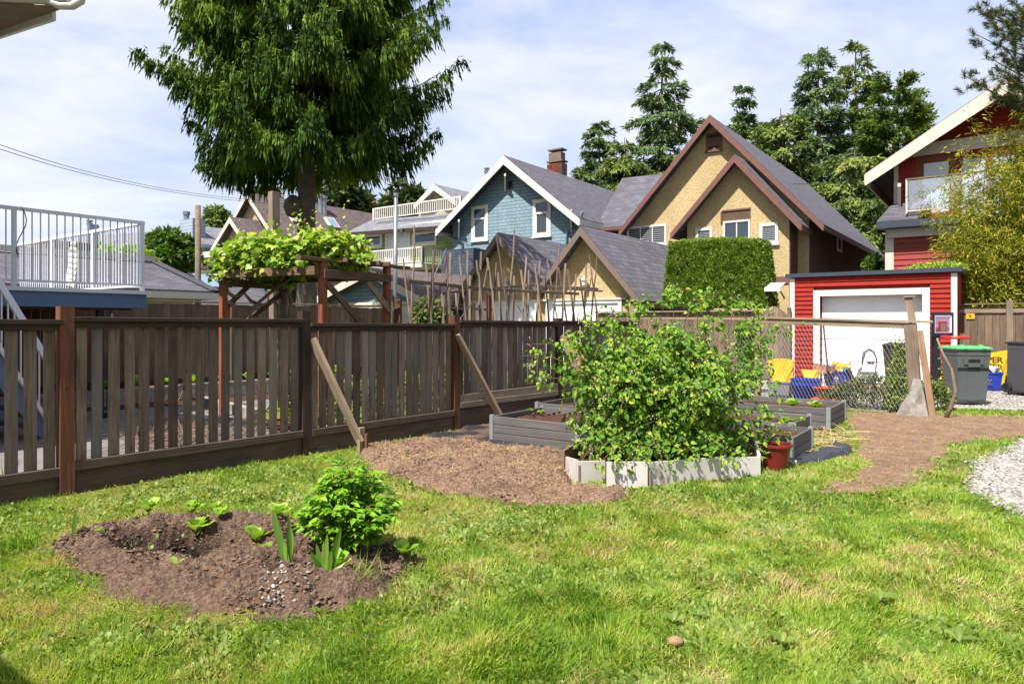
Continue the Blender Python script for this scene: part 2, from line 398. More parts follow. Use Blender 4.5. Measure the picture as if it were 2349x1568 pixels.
M['dirt'] = soilmat('pale_bare_dirt', lin(98, 76, 60), lin(144, 118, 97), lin(182, 158, 134))
M['bedsoil'] = soilmat('bed_soil', lin(56, 38, 32), lin(92, 66, 54), lin(130, 102, 86))
t = NT('lawn_thatch'); p_ = t.pos(); n_ = t.noise(p_, 26, 6, 0.7); n2_ = t.noise(p_, 1.6, 4)
c_ = t.ramp(n_, [(0.3, lin(68, 78, 30)), (0.5, lin(112, 118, 48)), (0.75, lin(166, 152, 96))])
c_ = t.mix(1.0, c_, t.ramp(n2_, [(0.3, (0.8, 0.82, 0.7)), (0.7, (1.15, 1.1, 1.1))]), 'MULTIPLY')
t.prin(c_, 0.95, t.bump(n_, 0.8, 0.02), spec=0.1); M['thatch'] = t.m
t = NT('gravel_ground'); p_ = t.pos(); v_ = t.n('ShaderNodeTexVoronoi', _Scale=30); t.l(p_, v_.inputs['Vector'])
n_ = t.noise(p_, 2, 5)
c_ = t.mix(1.0, t.ramp(v_.outputs['Color'], [(0.2, lin(134, 126, 116)), (0.8, lin(206, 200, 192))]), t.ramp(n_, [(0.3, (0.75, 0.74, 0.72)), (0.7, (1.1, 1.1, 1.1))]), 'MULTIPLY')
t.prin(c_, 0.95, t.bump(v_.outputs['Distance'], 0.8, 0.02), spec=0.1); M['gravel'] = t.m
M['blindw'] = paint('window_blind_slats', lin(160, 160, 158), .6, .05)

# ------------------------------------------------------------------ scattering many small faces into one mesh
def vnoise(x, y, seed=0, oct=4):
    "smooth noise in 0..1 of two arrays"
    tot = 0; amp = 1; s = 0
    for o in range(oct):
        f = 2 ** o; X = x * f + seed * 13.7; Y = y * f + seed * 7.3
        xi = np.floor(X).astype(np.int64); yi = np.floor(Y).astype(np.int64); fx = X - xi; fy = Y - yi
        fx = fx * fx * (3 - 2 * fx); fy = fy * fy * (3 - 2 * fy)
        def h(a, b):
            n = (a * 374761393 + b * 668265263 + (seed + o) * 1274126177) & 0xffffffff
            n = ((n ^ (n >> 13)) * 1274126177) & 0xffffffff
            return ((n ^ (n >> 16)) & 0xffff) / 65535.0
        v = h(xi, yi) * (1 - fx) * (1 - fy) + h(xi + 1, yi) * fx * (1 - fy) + h(xi, yi + 1) * (1 - fx) * fy + h(xi + 1, yi + 1) * fx * fy
        tot = tot + v * amp; s += amp; amp *= 0.5
    return tot / s
def nrm(a): return a / np.maximum(np.linalg.norm(a, axis=1, keepdims=True), 1e-9)
def fast_mesh(name, V, faces_flat, sizes, mat, rnd=None, smooth=False):
    m = bpy.data.meshes.new(name); m.vertices.add(len(V)); m.vertices.foreach_set('co', V.astype(np.float32).ravel())
    m.loops.add(len(faces_flat)); m.loops.foreach_set('vertex_index', faces_flat.astype(np.int32))
    m.polygons.add(len(sizes)); m.polygons.foreach_set('loop_start', np.concatenate([[0], np.cumsum(sizes)[:-1]]).astype(np.int32))
    try: m.polygons.foreach_set('loop_total', sizes.astype(np.int32))
    except Exception: pass
    if rnd is not None:
        a = m.attributes.new('rnd', 'FLOAT', 'POINT'); a.data.foreach_set('value', rnd.astype(np.float32))
    m.materials.append(mat)
    if smooth: m.polygons.foreach_set('use_smooth', np.ones(len(sizes), dtype=bool))
    m.update(calc_edges=True); return m
def scatter(name, tmpl, P, D, N, SC, rnd, mat, parent=None, kind=None, label=None, smooth=False):
    "copies of a small template: x along D, z near N; SC (n,3)"
    TV, TF = tmpl; TV = np.array(TV, float); n = len(P)
    D = nrm(D); Yv = nrm(np.cross(N, D)); Z = np.cross(D, Yv)
    V = (P[:, None, :] + TV[None, :, 0, None] * (D * SC[:, :1])[:, None, :] + TV[None, :, 1, None] * (Yv * SC[:, 1:2])[:, None, :]
         + TV[None, :, 2, None] * (Z * SC[:, 2:3])[:, None, :]).reshape(-1, 3)
    k = len(TV); flat = np.concatenate([np.array(f) for f in TF]); sz = np.array([len(f) for f in TF])
    FF = (flat[None, :] + (np.arange(n) * k)[:, None]).ravel(); SZ = np.tile(sz, n)
    if parent is not None:
        Mi = np.array(wmat(parent).inverted()); V = V @ Mi[:3, :3].T + Mi[:3, 3]
    o = bpy.data.objects.new(name, fast_mesh(name, V, FF, SZ, mat, np.repeat(rnd, k), smooth)); link(o); o.parent = parent
    if kind: o['kind'] = kind
    if label: o['label'] = label
    return o
T_BLADE2 = ([(0, -.22, 0), (0, .22, 0), (.42, .5, .07), (1, 0, .34), (.42, -.5, .07)], [(0, 4, 3, 2, 1)])
T_BLADE = ([(0, -.5, 0), (0, .5, 0), (.55, -.38, .10), (.55, .38, .10), (1, 0, .34)], [(0, 2, 3, 1), (2, 4, 3)])
T_CARD = ([(0, -.3, 0), (.35, -.5, .05), (1, 0, -.05), (.35, .5, .05), (0, .3, 0)], [(0, 1, 2, 3, 4)])
T_LEAF = ([(0, 0, 0), (.22, -.42, .10), (.6, -.5, .06), (.85, -.2, -.06), (1.08, 0, -.16), (.85, .2, -.06), (.6, .5, .06), (.22, .42, .10), (.5, 0, -.05), (.12, -.2, .03), (.12, .2, .03)],
          [(0, 9, 1, 8), (1, 2, 8), (2, 3, 8), (3, 4, 8), (8, 4, 5), (8, 5, 6), (8, 6, 7), (8, 7, 10, 0)])
T_LANCE = ([(0, 0, 0), (.3, -.5, .03), (1, 0, -.12), (.3, .5, .03)], [(0, 1, 2), (0, 2, 3)])
T_FING = ([(-.02, 0, 0), (.16, -.5, .05), (.42, 0, 0), (.16, .5, -.05), (.0, 0, 0), (.2, .05, -.5), (.5, 0, 0), (.2, -.05, .5), (.3, 0, 0), (.46, -.44, .1), (.76, 0, 0), (.46, .44, -.1), (.58, 0, 0), (.72, -.2, -.3), (1, 0, 0), (.72, .2, .3)], [(0, 1, 2, 3), (4, 5, 6, 7), (8, 9, 10, 11), (12, 13, 14, 15)])
T_CHIP = ([(-.5, -.15, 0), (.05, -.5, 0), (.5, -.05, 0), (.25, .48, 0), (-.35, .4, 0), (-.05, .02, .42), (.22, -.1, .34)], [(0, 1, 6, 5), (1, 2, 6), (2, 3, 5, 6), (3, 4, 5), (4, 0, 5)])
T_STONE = ([(-.5, -.1, 0), (-.1, -.5, .02), (.45, -.3, 0), (.5, .2, 0), (.1, .5, 0), (-.35, .4, 0), (-.2, -.2, .38), (.25, -.12, .42), (.2, .25, .36), (-.18, .22, .4)],
           [(0, 1, 7, 6), (1, 2, 7), (2, 3, 8, 7), (3, 4, 8), (4, 5, 9, 8), (5, 0, 6, 9), (6, 7, 8, 9)])
def rdir(n, spread=1.0, base=(0, 0, 1)):
    return nrm(np.array(base)[None, :] + RNG.normal(0, spread, (n, 3)))
def inpoly(px, py, poly):
    c = np.zeros(len(px), bool); n = len(poly)
    for i in range(n):
        x1, y1 = poly[i][0], poly[i][1]; x2, y2 = poly[(i + 1) % n][0], poly[(i + 1) % n][1]
        k = ((y1 > py) != (y2 > py)) & (px < (x2 - x1) * (py - y1) / (y2 - y1 + 1e-12) + x1); c ^= k
    return c
def sdist(px, py, poly):
    dd = np.full(px.shape, 1e9); n = len(poly)
    for i in range(n):
        x1, y1 = poly[i][0], poly[i][1]; x2, y2 = poly[(i + 1) % n][0], poly[(i + 1) % n][1]
        ex, ey = x2 - x1, y2 - y1; t_ = np.clip(((px - x1) * ex + (py - y1) * ey) / (ex * ex + ey * ey + 1e-12), 0, 1)
        dd = np.minimum(dd, np.hypot(px - x1 - t_ * ex, py - y1 - t_ * ey))
    return np.where(inpoly(px.ravel(), py.ravel(), poly).reshape(px.shape), dd, -dd)
def GP(pts): return [tuple(g(x, y))[:2] for x, y in pts]
def patch(name, poly, res, hf, mat, edge=0.12, wet=None, kind='structure', wob=0.08, seed=3, label=None, cat=None):
    "bare ground that rises out of the lawn with an uneven edge"
    xs = [p[0] for p in poly]; ys = [p[1] for p in poly]
    X, Y = np.meshgrid(np.arange(min(xs) - .2, max(xs) + .2, res), np.arange(min(ys) - .2, max(ys) + .2, res), indexing='ij')
    sd = sdist(X, Y, poly) + (vnoise(X * 3.5, Y * 3.5, seed) - .5) * wob * 4
    k = np.clip((sd + edge * .3) / edge, 0, 1); k = k * k * (3 - 2 * k)
    Z = hf(X, Y, np.maximum(sd, 0)) * k - (1 - k) * 0.03
    keep = sd > -edge * .6; idx = -np.ones(X.shape, int); nx, ny = X.shape
    q = keep[:-1, :-1] & keep[1:, :-1] & keep[1:, 1:] & keep[:-1, 1:]
    ids = np.arange(nx * ny).reshape(nx, ny)
    Fc = np.stack([ids[:-1, :-1][q], ids[1:, :-1][q], ids[1:, 1:][q], ids[:-1, 1:][q]], 1)
    used, inv = np.unique(Fc, return_inverse=True); V = np.stack([X.ravel(), Y.ravel(), Z.ravel()], 1)[used]
    o = bpy.data.objects.new(name, fast_mesh(name, V, inv.ravel(), np.full(len(Fc), 4), mat, wet(V[:, 0], V[:, 1]) if wet else None, True)); link(o); tag(o, label, cat, None, kind)
    return o

# ------------------------------------------------------------------ the ground
FP = [g(150, 1130), g(700, 1040)]
FDv = (FP[1] - FP[0]); FSTEP = FDv.length; FD = FDv.normalized(); FN = Vector((FD.y, -FD.x, 0))
POSTS = [FP[0] + FD * FSTEP * k for k in (-2, -1, 0, 1, 2, 3, 4)]          # the main fence, from behind the camera to the back
CH = [POSTS[6].copy(), d(1738, HY, 12.9), d(2092, HY, 11.5)]               # the wire fence
for c_ in CH: c_.z = 0
lane = [(CH[0].x + .2, CH[0].y + .3), (CH[1].x, CH[1].y + .2), (CH[2].x, CH[2].y + .25), (CH[2].x + .4, CH[2].y + .4), tuple(g(2170, 935))[:2], tuple(g(2348, 940))[:2], (24, 9), (40, 4), (50, 30), (-10, 60), (-20, 50), (2, 20)]
m = MB(); m.face([(x, y, -.006) for x, y in lane]); o = m.build('lane', M['gravel']); o['kind'] = 'structure'
P_SOIL = GP([(95, 1250), (205, 1205), (320, 1186), (430, 1178), (560, 1172), (700, 1190), (850, 1225), (985, 1285), (935, 1325), (845, 1372), (760, 1400), (650, 1425), (520, 1408), (380, 1380), (255, 1345), (150, 1300)])
P_DUG = GP([(838, 1030), (960, 1008), (1130, 1020), (1330, 1040), (1300, 1075), (1330, 1115), (1430, 1125), (1415, 1150), (1300, 1158), (1150, 1150), (1010, 1125), (900, 1095), (845, 1068)])
P_PATH = GP([(1830, 1128), (1950, 1095), (1985, 1040), (1965, 1000), (1935, 975), (1960, 945), (2100, 942), (2180, 950), (2330, 955), (2420, 965), (2420, 1000), (2260, 1005), (2190, 1020), (2135, 1062), (2090, 1108), (2000, 1130), (1900, 1135)])
P_GRAV = GP([(2440, 985), (2330, 1012), (2235, 1062), (2215, 1115), (2270, 1150), (2370, 1195), (2600, 1260), (2900, 1100)])
P_TARP = GP([(960, 1003), (1045, 988), (1130, 960), (1240, 940), (1420, 930), (1480, 1000), (1340, 1040), (1280, 1034), (1130, 1020)])
def h_soil(X, Y, s):
    hx, hy = g(440, 1245)[:2]; h2 = g(600, 1322)[:2]; h3 = g(690, 1222)[:2]
    wx = X + (vnoise(X * 3, Y * 3, 40, 3) - .5) * .25; wy = Y + (vnoise(X * 3, Y * 3, 41, 3) - .5) * .18
    e = ((wx - hx) / .52) ** 2 + ((wy - hy) / .36) ** 2; e2 = ((wx - h2[0]) / .36) ** 2 + ((wy - h2[1]) / .13) ** 2; e3 = ((wx - h3[0]) / .2) ** 2 + ((wy - h3[1]) / .1) ** 2
    front = np.clip(((hx + .3 - X) * .5 + (hy - .15 - Y) * 1.1) / .35, 0, 1)
    z = .04 * np.clip(s / .3, 0, 1) + .05 * front * np.clip(s / .3, 0, 1)
    z = z - .36 * np.exp(-e ** 2.6) - .10 * np.exp(-e2) - .08 * np.exp(-e3)
    inside = np.exp(-e * .45) + np.exp(-e2 * .6)
    c = vnoise(X * 8, Y * 8, 5, 4) - .5; c2 = vnoise(X * 34, Y * 34, 8, 3) - .5; c3 = np.abs(vnoise(X * 14, Y * 14, 12, 3) - .5) * 2
    amt = .34 + .9 * np.clip(inside, 0, 1) + .35 * np.clip((X - g(560, 1300)[0]) / .2, 0, 1)
    return z + c * .17 * amt + np.abs(c2) * .06 * amt - c3 * .06 * amt + .02 * amt + .012
def zsoil(x, y):
    X, Y = np.array([x]), np.array([y]); s = np.maximum(sdist(X, Y, P_SOIL), 0); return float(h_soil(X, Y, s)[0]) * min(1, float(s[0]) / .1)
def wetness(X, Y):
    hx, hy = g(400, 1235)[:2]; h2 = g(570, 1345)[:2]; h3 = g(700, 1240)[:2]; n_ = (vnoise(X * 4, Y * 4, 70, 4) - .5)
    e = ((X - hx) / .42) ** 2 + ((Y - hy) / .26) ** 2; e2 = ((X - h2[0]) / .40) ** 2 + ((Y - h2[1]) / .05) ** 2; e3 = ((X - h3[0]) / .30) ** 2 + ((Y - h3[1]) / .14) ** 2
    return np.clip(np.maximum(np.maximum(1.25 - e, .95 - e2), .9 - e3) + n_ * 2.2, 0, 1)
patch('soil_bed', P_SOIL, .010, h_soil, M['soil'], .22, wetness, wob=.11)
gm = MB(); gx0, gx1, gy0, gy1 = -3.4, .2, 3.0, 6.0; cs = .1
for q in ((-400, -60, 500, gy0), (-400, gy1, 500, 900), (-400, gy0, gx0, gy1), (gx1, gy0, 500, gy1)):
    gm.face([(q[0], q[1], -.012), (q[2], q[1], -.012), (q[2], q[3], -.012), (q[0], q[3], -.012)])
for i_ in range(int(round((gx1 - gx0) / cs))):
    for j_ in range(int(round((gy1 - gy0) / cs))):
        x_, y_ = gx0 + i_ * cs, gy0 + j_ * cs
        if min(sdist(np.array([x_, x_ + cs]), np.array([y_, y_ + cs]), P_SOIL)) < .22: gm.face([(x_, y_, -.012), (x_ + cs, y_, -.012), (x_ + cs, y_ + cs, -.012), (x_, y_ + cs, -.012)])
o = gm.build('ground', M['thatch']); o['kind'] = 'structure'
h_dug = lambda X, Y, s: .03 * np.clip(s / .4, 0, 1) + .03 + (vnoise(X * 2.4, Y * 2.4, 2, 3) - .5) * .15 + (vnoise(X * 11, Y * 11, 9, 4) - .5) * .10 + np.abs(vnoise(X * 30, Y * 30, 4, 2) - .5) * .04
patch('dug_earth', P_DUG, .016, h_dug, M['dug'], .14, seed=6)
h_path = lambda X, Y, s: .012 + (vnoise(X * 2, Y * 2, 2, 4) - .5) * .03 + (vnoise(X * 14, Y * 14, 9, 3) - .5) * .018
patch('bare_path', P_PATH, .03, h_path, M['dirt'], .2, wob=.12, seed=9)
patch('gravel_drive', P_GRAV, .03, lambda X, Y, s: .01 + 0 * X + (vnoise(X * 4, Y * 4, 2) - .5) * .02, M['gravel'], .15, wob=.06, seed=12)
t = NT('black_landscape_fabric'); n_ = t.noise(t.pos(), 2.2, 5); c_ = t.ramp(n_, [(0.45, lin(46, 44, 46)), (0.6, lin(112, 90, 76))])
t.prin(c_, 0.55, t.bump(n_, 0.6, 0.03), spec=0.4); M['fabric'] = t.m
o = patch('landscape_fabric', P_TARP, .03, lambda X, Y, s: .022 + (vnoise(X * 3, Y * 3, 7, 3) - .5) * .05 + np.abs(vnoise(X * 7 + Y * 3, Y * 2, 3, 2) - .5) * .04, M['fabric'], .05, kind=None, wob=.02, seed=14)
tag(o, 'black landscape fabric wrinkled on the ground along the picket fence foot', 'ground cover fabric')
o = patch('black_plastic_sheet', GP([(1800, 1062), (1850, 1045), (1925, 1020), (1952, 1024), (1948, 1042), (1880, 1060), (1830, 1066)]), .012, lambda X, Y, s: .03 + (vnoise(X * 6, Y * 6, 7, 3) - .3) * .10, plain('crumpled_black_plastic', lin(52, 54, 60), 0.35, 0.2, 5, 0.3), .05, kind=None, wob=.02, seed=15)
tag(o, 'crumpled black plastic sheet lying in front of the raised bed corner', 'plastic sheet')

# ------------------------------------------------------------------ houses
def roofslab(mb, e0, e1, r1, r0, th=0.1):
    "a sloping slab: eave e0-e1, ridge r1-r0, laid with uv in metres"
    e0, e1, r1, r0 = map(Vector, (e0, e1, r1, r0)); L1 = (e1 - e0).length; H = (r0 - e0).length; L2 = (r1 - e0).dot((e1 - e0).normalized()); L0 = (r0 - e0).dot((e1 - e0).normalized())
    n = (e1 - e0).cross(r0 - e0).normalized(); n = n if n.z > 0 else -n
    top = [e0, e1, r1, r0]; bot = [p - UP * th for p in top]
    mb.face(top, [(0, 0), (L1, 0), (L2, H), (L0, H)]); mb.face(bot[::-1])
    for i in range(4):
        j = (i + 1) % 4; mb.face([top[i], top[j], bot[j], bot[i]], [(0, 0), (1, 0), (1, .05), (0, .05)])
def gable(par, w, ap, le, ri, depth, over, mroof, mtrim, wall=None, mwall=None, zb=0.0, board=0.24, soffit=True, base_off=0.0, name='roof', wall_depth=None, side_wall=None):
    """gable front in wall plane w. ap/le/ri are pixels of the outer apex and eave tips on the roof's front edge, which stands over in
    front of the wall; wall=(x0,x1) pixels of its corners"""
    a = w.at(*ap, off=over); l = w.at(*le, off=over); r = w.at(*ri, off=over)
    back = A * (depth + over); mb = MB()
    roofslab(mb, l, l + back, a + back, a, .12); roofslab(mb, r, r + back, a + back, a, .12)
    rf = mb.build(name, mroof, par)
    fb = MB()      # rake boards with a mitre at the top, proud of the roof edge
    f = w.n * .035; dn = Vector((0, 0, -board))
    up_ = UP * .02
    for tip in (l, r):
        fb.prism([a + up_ - UP * .05, tip + up_ - UP * .05, tip + dn - UP * .02, a + dn * 1.25 - UP * .02], f)
        fb.beam(tip - UP * (board * .5) , tip + back - UP * (board * .5), .05, board * .8)
    fb.build('rake_board', mtrim, rf)
    if wall:
        x0, x1 = wall; s0 = w.at(x0, HY); s1 = w.at(x1, HY)
        def roofz(p):        # height of the roof underside over a point of the wall line
            t_ = (p - a).dot(w.u); tl = (l - a).dot(w.u); tr = (r - a).dot(w.u)
            return a.z + (l.z - a.z) * t_ / tl if t_ < 0 else a.z + (r.z - a.z) * t_ / tr
        pts = [Vector((s0.x, s0.y, zb)), Vector((s1.x, s1.y, zb)), Vector((s1.x, s1.y, roofz(s1) - .15)), Vector((*(w.at(ap[0], HY)[:2]), 0)), Vector((s0.x, s0.y, roofz(s0) - .15))]
        ax = (a - w.n * over); pts[3] = Vector((ax.x, ax.y, a.z - .15))
        mw = MB(); mw.prism(pts, A * (wall_depth or depth)); 
        mw.build('wall', mwall, par)
        if side_wall:
            q = w.u; e = MB(); zt = roofz(s1) - .2
            e.box(Vector((s1.x, s1.y, zb)) + q * .003 + A * .004, q * .03, A * ((wall_depth or depth) - .02), UP * (zt - zb)); e.build('side_wall', side_wall, par)  # thin skin over the side wall, shade put into its darker colour
    return rf
def window(par, w, x0, y0, x1, y1, fr=.09, mfr=None, mpane=None, cols=1, rows=1, sill=True, proud=.05, name='window', inset=0.0, bar=.04, slats=0):
    "a window whose outer frame covers these pixels"
    mfr = mfr or M['white_trim']; mpane = mpane or M['glass']
    a = w.at(x0, y0, inset); b = w.at(x1, y1, inset); u = w.u; n = w.n
    W_ = (b - a).dot(u); H_ = a.z - b.z
    if H_ <= 0: H_ = abs(H_)
    o0 = Vector((a.x, a.y, a.z - H_)); mb = MB()
    mb.box(o0, u * W_, n * proud, UP * fr); mb.box(o0 + UP * (H_ - fr), u * W_, n * proud, UP * fr)
    mb.box(o0 + UP * fr, u * fr, n * proud, UP * (H_ - 2 * fr)); mb.box(o0 + u * (W_ - fr) + UP * fr, u * fr, n * proud, UP * (H_ - 2 * fr))
    iw, ih = W_ - 2 * fr, H_ - 2 * fr
    for c in range(1, cols): mb.box(o0 + u * (fr + iw * c / cols - bar / 2) + UP * fr, u * bar, n * (proud * .7), UP * ih)
    for c in range(1, rows): mb.box(o0 + u * fr + UP * (fr + ih * c / rows - bar / 2), u * iw, n * (proud * .68), UP * bar)
    wi = mb.build(name, mfr, par)
    MB().box(o0 + u * fr + UP * fr + n * .003, u * iw, n * (proud * .25), UP * ih).build('pane', mpane, wi)
    sb = MB()
    for k in range(slats): sb.box(o0 + u * fr + UP * (fr + ih * (k + .3) / slats) + n * (.003 + proud * .27), u * iw, n * .008, UP * (ih / slats * .34))
    if slats: sb.build('blind', M['blindw'], wi)
    if sill: MB().box(o0 - u * .04 - UP * .06, u * (W_ + .08), n * (proud + .05), UP * .057).build('sill', mfr, wi)
    return wi
def pipe(par, pts, r, mat, name='downpipe'): return MB().tube(pts, r, 8).build(name, mat, par, smooth=True)
def bracket(par, w, x, y, drop, out, mat):
    p = w.at(x, y, out); b_ = w.at(x, y); pts = [Vector((p.x, p.y, p.z)), p - UP * .12, Vector((b_.x, b_.y, p.z - drop)), Vector((b_.x, b_.y, p.z))]
    MB().prism([q + w.u * .05 for q in pts], w.u * -.1).build('bracket', mat, par)

# --- yellow house
w = wall_at(1627, 27.5)
yh = thing('stucco_house', 'tall yellow stucco house with brown trimmed double gable and grey roof', 'house', w.o)
gable(yh, w, (1627, 263), (1419.5, 528), (1887.6, 513), 15, .55, M['roof'], M['brown_trim'], (1440, 1855), M['stucco'], side_wall=M['stucco_shade'])
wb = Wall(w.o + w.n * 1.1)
gable(yh, wb, (1684, 353), (1538, 533.6), (1836.7, 513), 1.1, .5, M['roof'], M['brown_trim'], (1575.6, 1809.7), M['stucco'], wall_depth=1.08, side_wall=M['stucco_shade'])
v = window(yh, w, 1619.6, 308, 1655.5, 342.6, .09, M['brown_trim'], M['dark'], 2, 1, name='gable_vent')
sb = MB(); a_ = w.at(1624, 338); b_ = w.at(1651, 313)
for k in range(9): sb.box(Vector((a_.x, a_.y, a_.z + (b_.z - a_.z) * k / 9)) + w.n * .02, w.u * (b_ - a_).dot(w.u), w.n * .03, UP * .035)
sb.build('louver', M['brown_trim'], v)
window(yh, w, 1438, 521, 1529, 560, .09, cols=3, mpane=M['glass'], slats=8)
window(yh, wb, 1595.6, 523.8, 1634.5, 562, .11, mpane=M['glass'], slats=8)
window(yh, wb, 1659, 508, 1721, 556, .07, cols=2, mpane=M['glass'])
window(yh, wb, 1742, 513, 1785, 558, .11, mpane=M['glass'], slats=8)
rb = MB(); a_ = wb.at(1656, 486); b_ = wb.at(1721.5, 507)
rb.box(Vector((a_.x, a_.y, b_.z)) + wb.n * .004, wb.u * (b_ - a_).dot(wb.u), wb.n * .012, UP * (a_.z - b_.z)); rb.build('recess_shade', M['stucco_shade'], yh)  # flat panel, the shade of the recess painted as darker stucco
rb = MB(); rb.box(Vector((a_.x, a_.y, a_.z)) + wb.n * .004, wb.u * (b_ - a_).dot(wb.u), wb.n * .05, UP * .06); rb.box(Vector((a_.x, a_.y, b_.z)) + wb.n * .004 - wb.u * .05, wb.u * .05, wb.n * .05, UP * (a_.z - b_.z)); rb.build('trim', M['brown_trim'], yh)
a_ = wb.at(1577, 650); b_ = wb.at(1809, 650)
MB().box(a_ + wb.n * .003, (b_ - a_), wb.n * .04, UP * .25).build('belt_board', M['brown_trim'], yh)
p0 = w.at(1818, 640, .12); p1 = w.at(1818, 520, .12); pipe(yh, [p0, p1, w.at(1826, 509, .3), w.at(1838, 504, .5)], .045, M['brown_trim'])
# left wing with its roof to the front
wl = w.back(.9); wr = w.back(4.2)
e0 = wl.at(1365, 523); e1 = wl.at(1470, 514.5); r0 = wr.at(1426.5, 408.5); r1 = wr.at(1530, 397)
mb = MB(); roofslab(mb, e0, e1, r1, r0, .14); rf = mb.build('roof', M['roof_big'], yh, 'grey roof slope of the side wing')
MB().beam(e0 - UP * .1 + w.n * .06, e1 - UP * .1 + w.n * .06, .1, .13).build('gutter', M['brown_trim'], rf)
ws = wl.back(.5); c0 = ws.at(1377, HY); c1 = ws.at(1445, HY); c0.z = 0; c1.z = 0
MB().box(c0, c1 - c0, A * 6, UP * (e0.z - .15)).build('wing_wall', M['stucco_shade'], yh)
# right wall windows and a lower part behind
cr_ = w.at(1855, HY); cr_.z = 0; wrt = Wall(cr_, A, B)
for (x0, y0, x1, y1) in ((1916.6, 539, 1926.5, 579),): window(yh, wrt, x0, y0, x1, y1, .1, proud=.09, sill=False)
bw = thing('rear_house', 'low dark house with a small window behind the yellow stucco house', 'house', d(1960, HY, 44))
wq = wall_at(1925, 40, A, B); q0 = wq.at(1925, HY); q1 = wq.at(2003, HY); q0.z = q1.z = 0; zt = wq.at(1960, 556).z
MB().box(q0, q1 - q0, -B * 6, UP * zt).build('wall', M['stucco_shade'], bw)
mb = MB(); e0 = Vector((*q0[:2], zt)) + B * .5 - A * .5; e1 = Vector((*q1[:2], zt)) + B * .5 + A * .5; roofslab(mb, e0 - UP * .2, e1 - UP * .2, e1 - B * 3.5 + UP * 2.4, e0 - B * 3.5 + UP * 2.4); mb.build('roof', M['roof'], bw)
window(bw, wq, 1935.5, 570, 1944.5, 604, .1, proud=.08, sill=False)

# --- blue house
w = wall_at(1155, 33)
bh = thing('shingle_house', 'blue shingled house with white rake boards, two tall windows and brick chimney', 'house', w.o)
gable(bh, w, (1154.8, 355.6), (999.4, 525.8), (1328.3, 499.7), 16, .65, M['roof'], M['white_trim'], (1038.7, 1337), M['blue_shake'], board=.34, side_wall=M['navy_shade'])
for (x0, y0, x1, y1) in ((1081.8, 474.4, 1119.7, 550), (1222.6, 459, 1263.8, 540)):
    wi = window(bh, w, x0, y0, x1, y1, .17, mpane=M['glass'], rows=1)
    a_ = w.at(x0, y0); b_ = w.at(x1, y1); H_ = a_.z - b_.z; W_ = (b_ - a_).dot(w.u)
    MB().box(Vector((a_.x, a_.y, b_.z + H_ * .6)) + w.u * .17 + w.n * .02, w.u * (W_ - .34), w.n * .045, UP * .09).build('transom_bar', M['white_trim'], wi)
    MB().box(Vector((a_.x, a_.y, b_.z + .17)) + w.u * .172 + w.n * .018, w.u * .06, w.n * .03, UP * (H_ * .6 - .18)).build('sash', M['white_trim'], wi)
    MB().box(Vector((a_.x, a_.y, b_.z + .17)) + w.u * (W_ - .235) + w.n * .018, w.u * .06, w.n * .03, UP * (H_ * .6 - .18)).build('sash', M['white_trim'], wi)
window(bh, w, 1167, 416, 1175, 434, .04, M['navy_shade'], M['dark'], sill=False, name='gable_vent')
for x, y, dr in ((1158, 398, .7), (1052, 503, .9), (1309, 480, .9)): bracket(bh, w, x, y, dr, .6, M['white_trim'])
ch = w.back(9.5); a_ = ch.at(1254, 406); b_ = ch.at(1288, 372)
cm = wood('chimney_brick_colours', lin(92, 46, 34), lin(140, 76, 56), lin(166, 110, 88), knots=False, var=.3)
chn = MB().box(a_ + A * .02 - UP * 1.2, (b_ - a_).dot(w.u) * w.u, A * .62, UP * (b_.z - a_.z + 1.2)).build('chimney', plain('mortar', lin(110, 92, 84), .9), bh)
cw = (b_ - a_).dot(w.u)
for k in range(11):
    for j in range(3):
        z_ = b_.z - .075 * (k + 1); off = (.5 if k % 2 else 0) * cw / 3
        x_ = max(0, j * cw / 3 - off + .01)
        MB().box(Vector((a_.x, a_.y, z_)) + w.u * x_ + w.n * .012, w.u * (cw / 3 - .02), A * .04, UP * .062).build('brick', cm, chn)
c2 = ch.at(1257, 372); c3_ = ch.at(1285, 346)
MB().box(c2 + A * .06 - UP * .02, w.u * (c3_ - c2).dot(w.u), A * .5, UP * (c3_.z - c2.z)).box(ch.at(1253, 374) , w.u * cw * 1.05, A * .7, UP * .1).box(ch.at(1255.5, 347), w.u * cw * .95, A * .64, UP * .09).build('chimney_cap', plain('chimney_render', lin(120, 104, 92), .9, .2, 3), bh)
vc = w.back(5); p0 = vc.at(1116, 405); MB().lathe(p0, [(.12, -.6), (.12, .25), (.16, .25), (.16, .33), (.1, .33), (.1, .42), (.17, .42), (.17, .5), (0, .52)], 12).build('flue', M['galv'], bh, smooth=False)
a_ = w.at(1039, 626); b_ = w.at(1112, 572)
MB().box(Vector((a_.x, a_.y, 0)) + w.n * .01, w.u * (b_ - a_).dot(w.u), w.n * .9, UP * b_.z).build('porch', M['navy_shade'], bh)
pipe(bh, [w.at(1336, 486, .35), w.at(1330, 505, .1), w.at(1300, 530, .06), w.at(1299, 600, .06)], .06, M['blue_shake'])
pipe(bh, [w.at(1040, 505, .5), w.at(1041, 545, .1), w.at(1060, 555, .08), w.at(1060, 620, .08)], .05, M['navy_shade'])

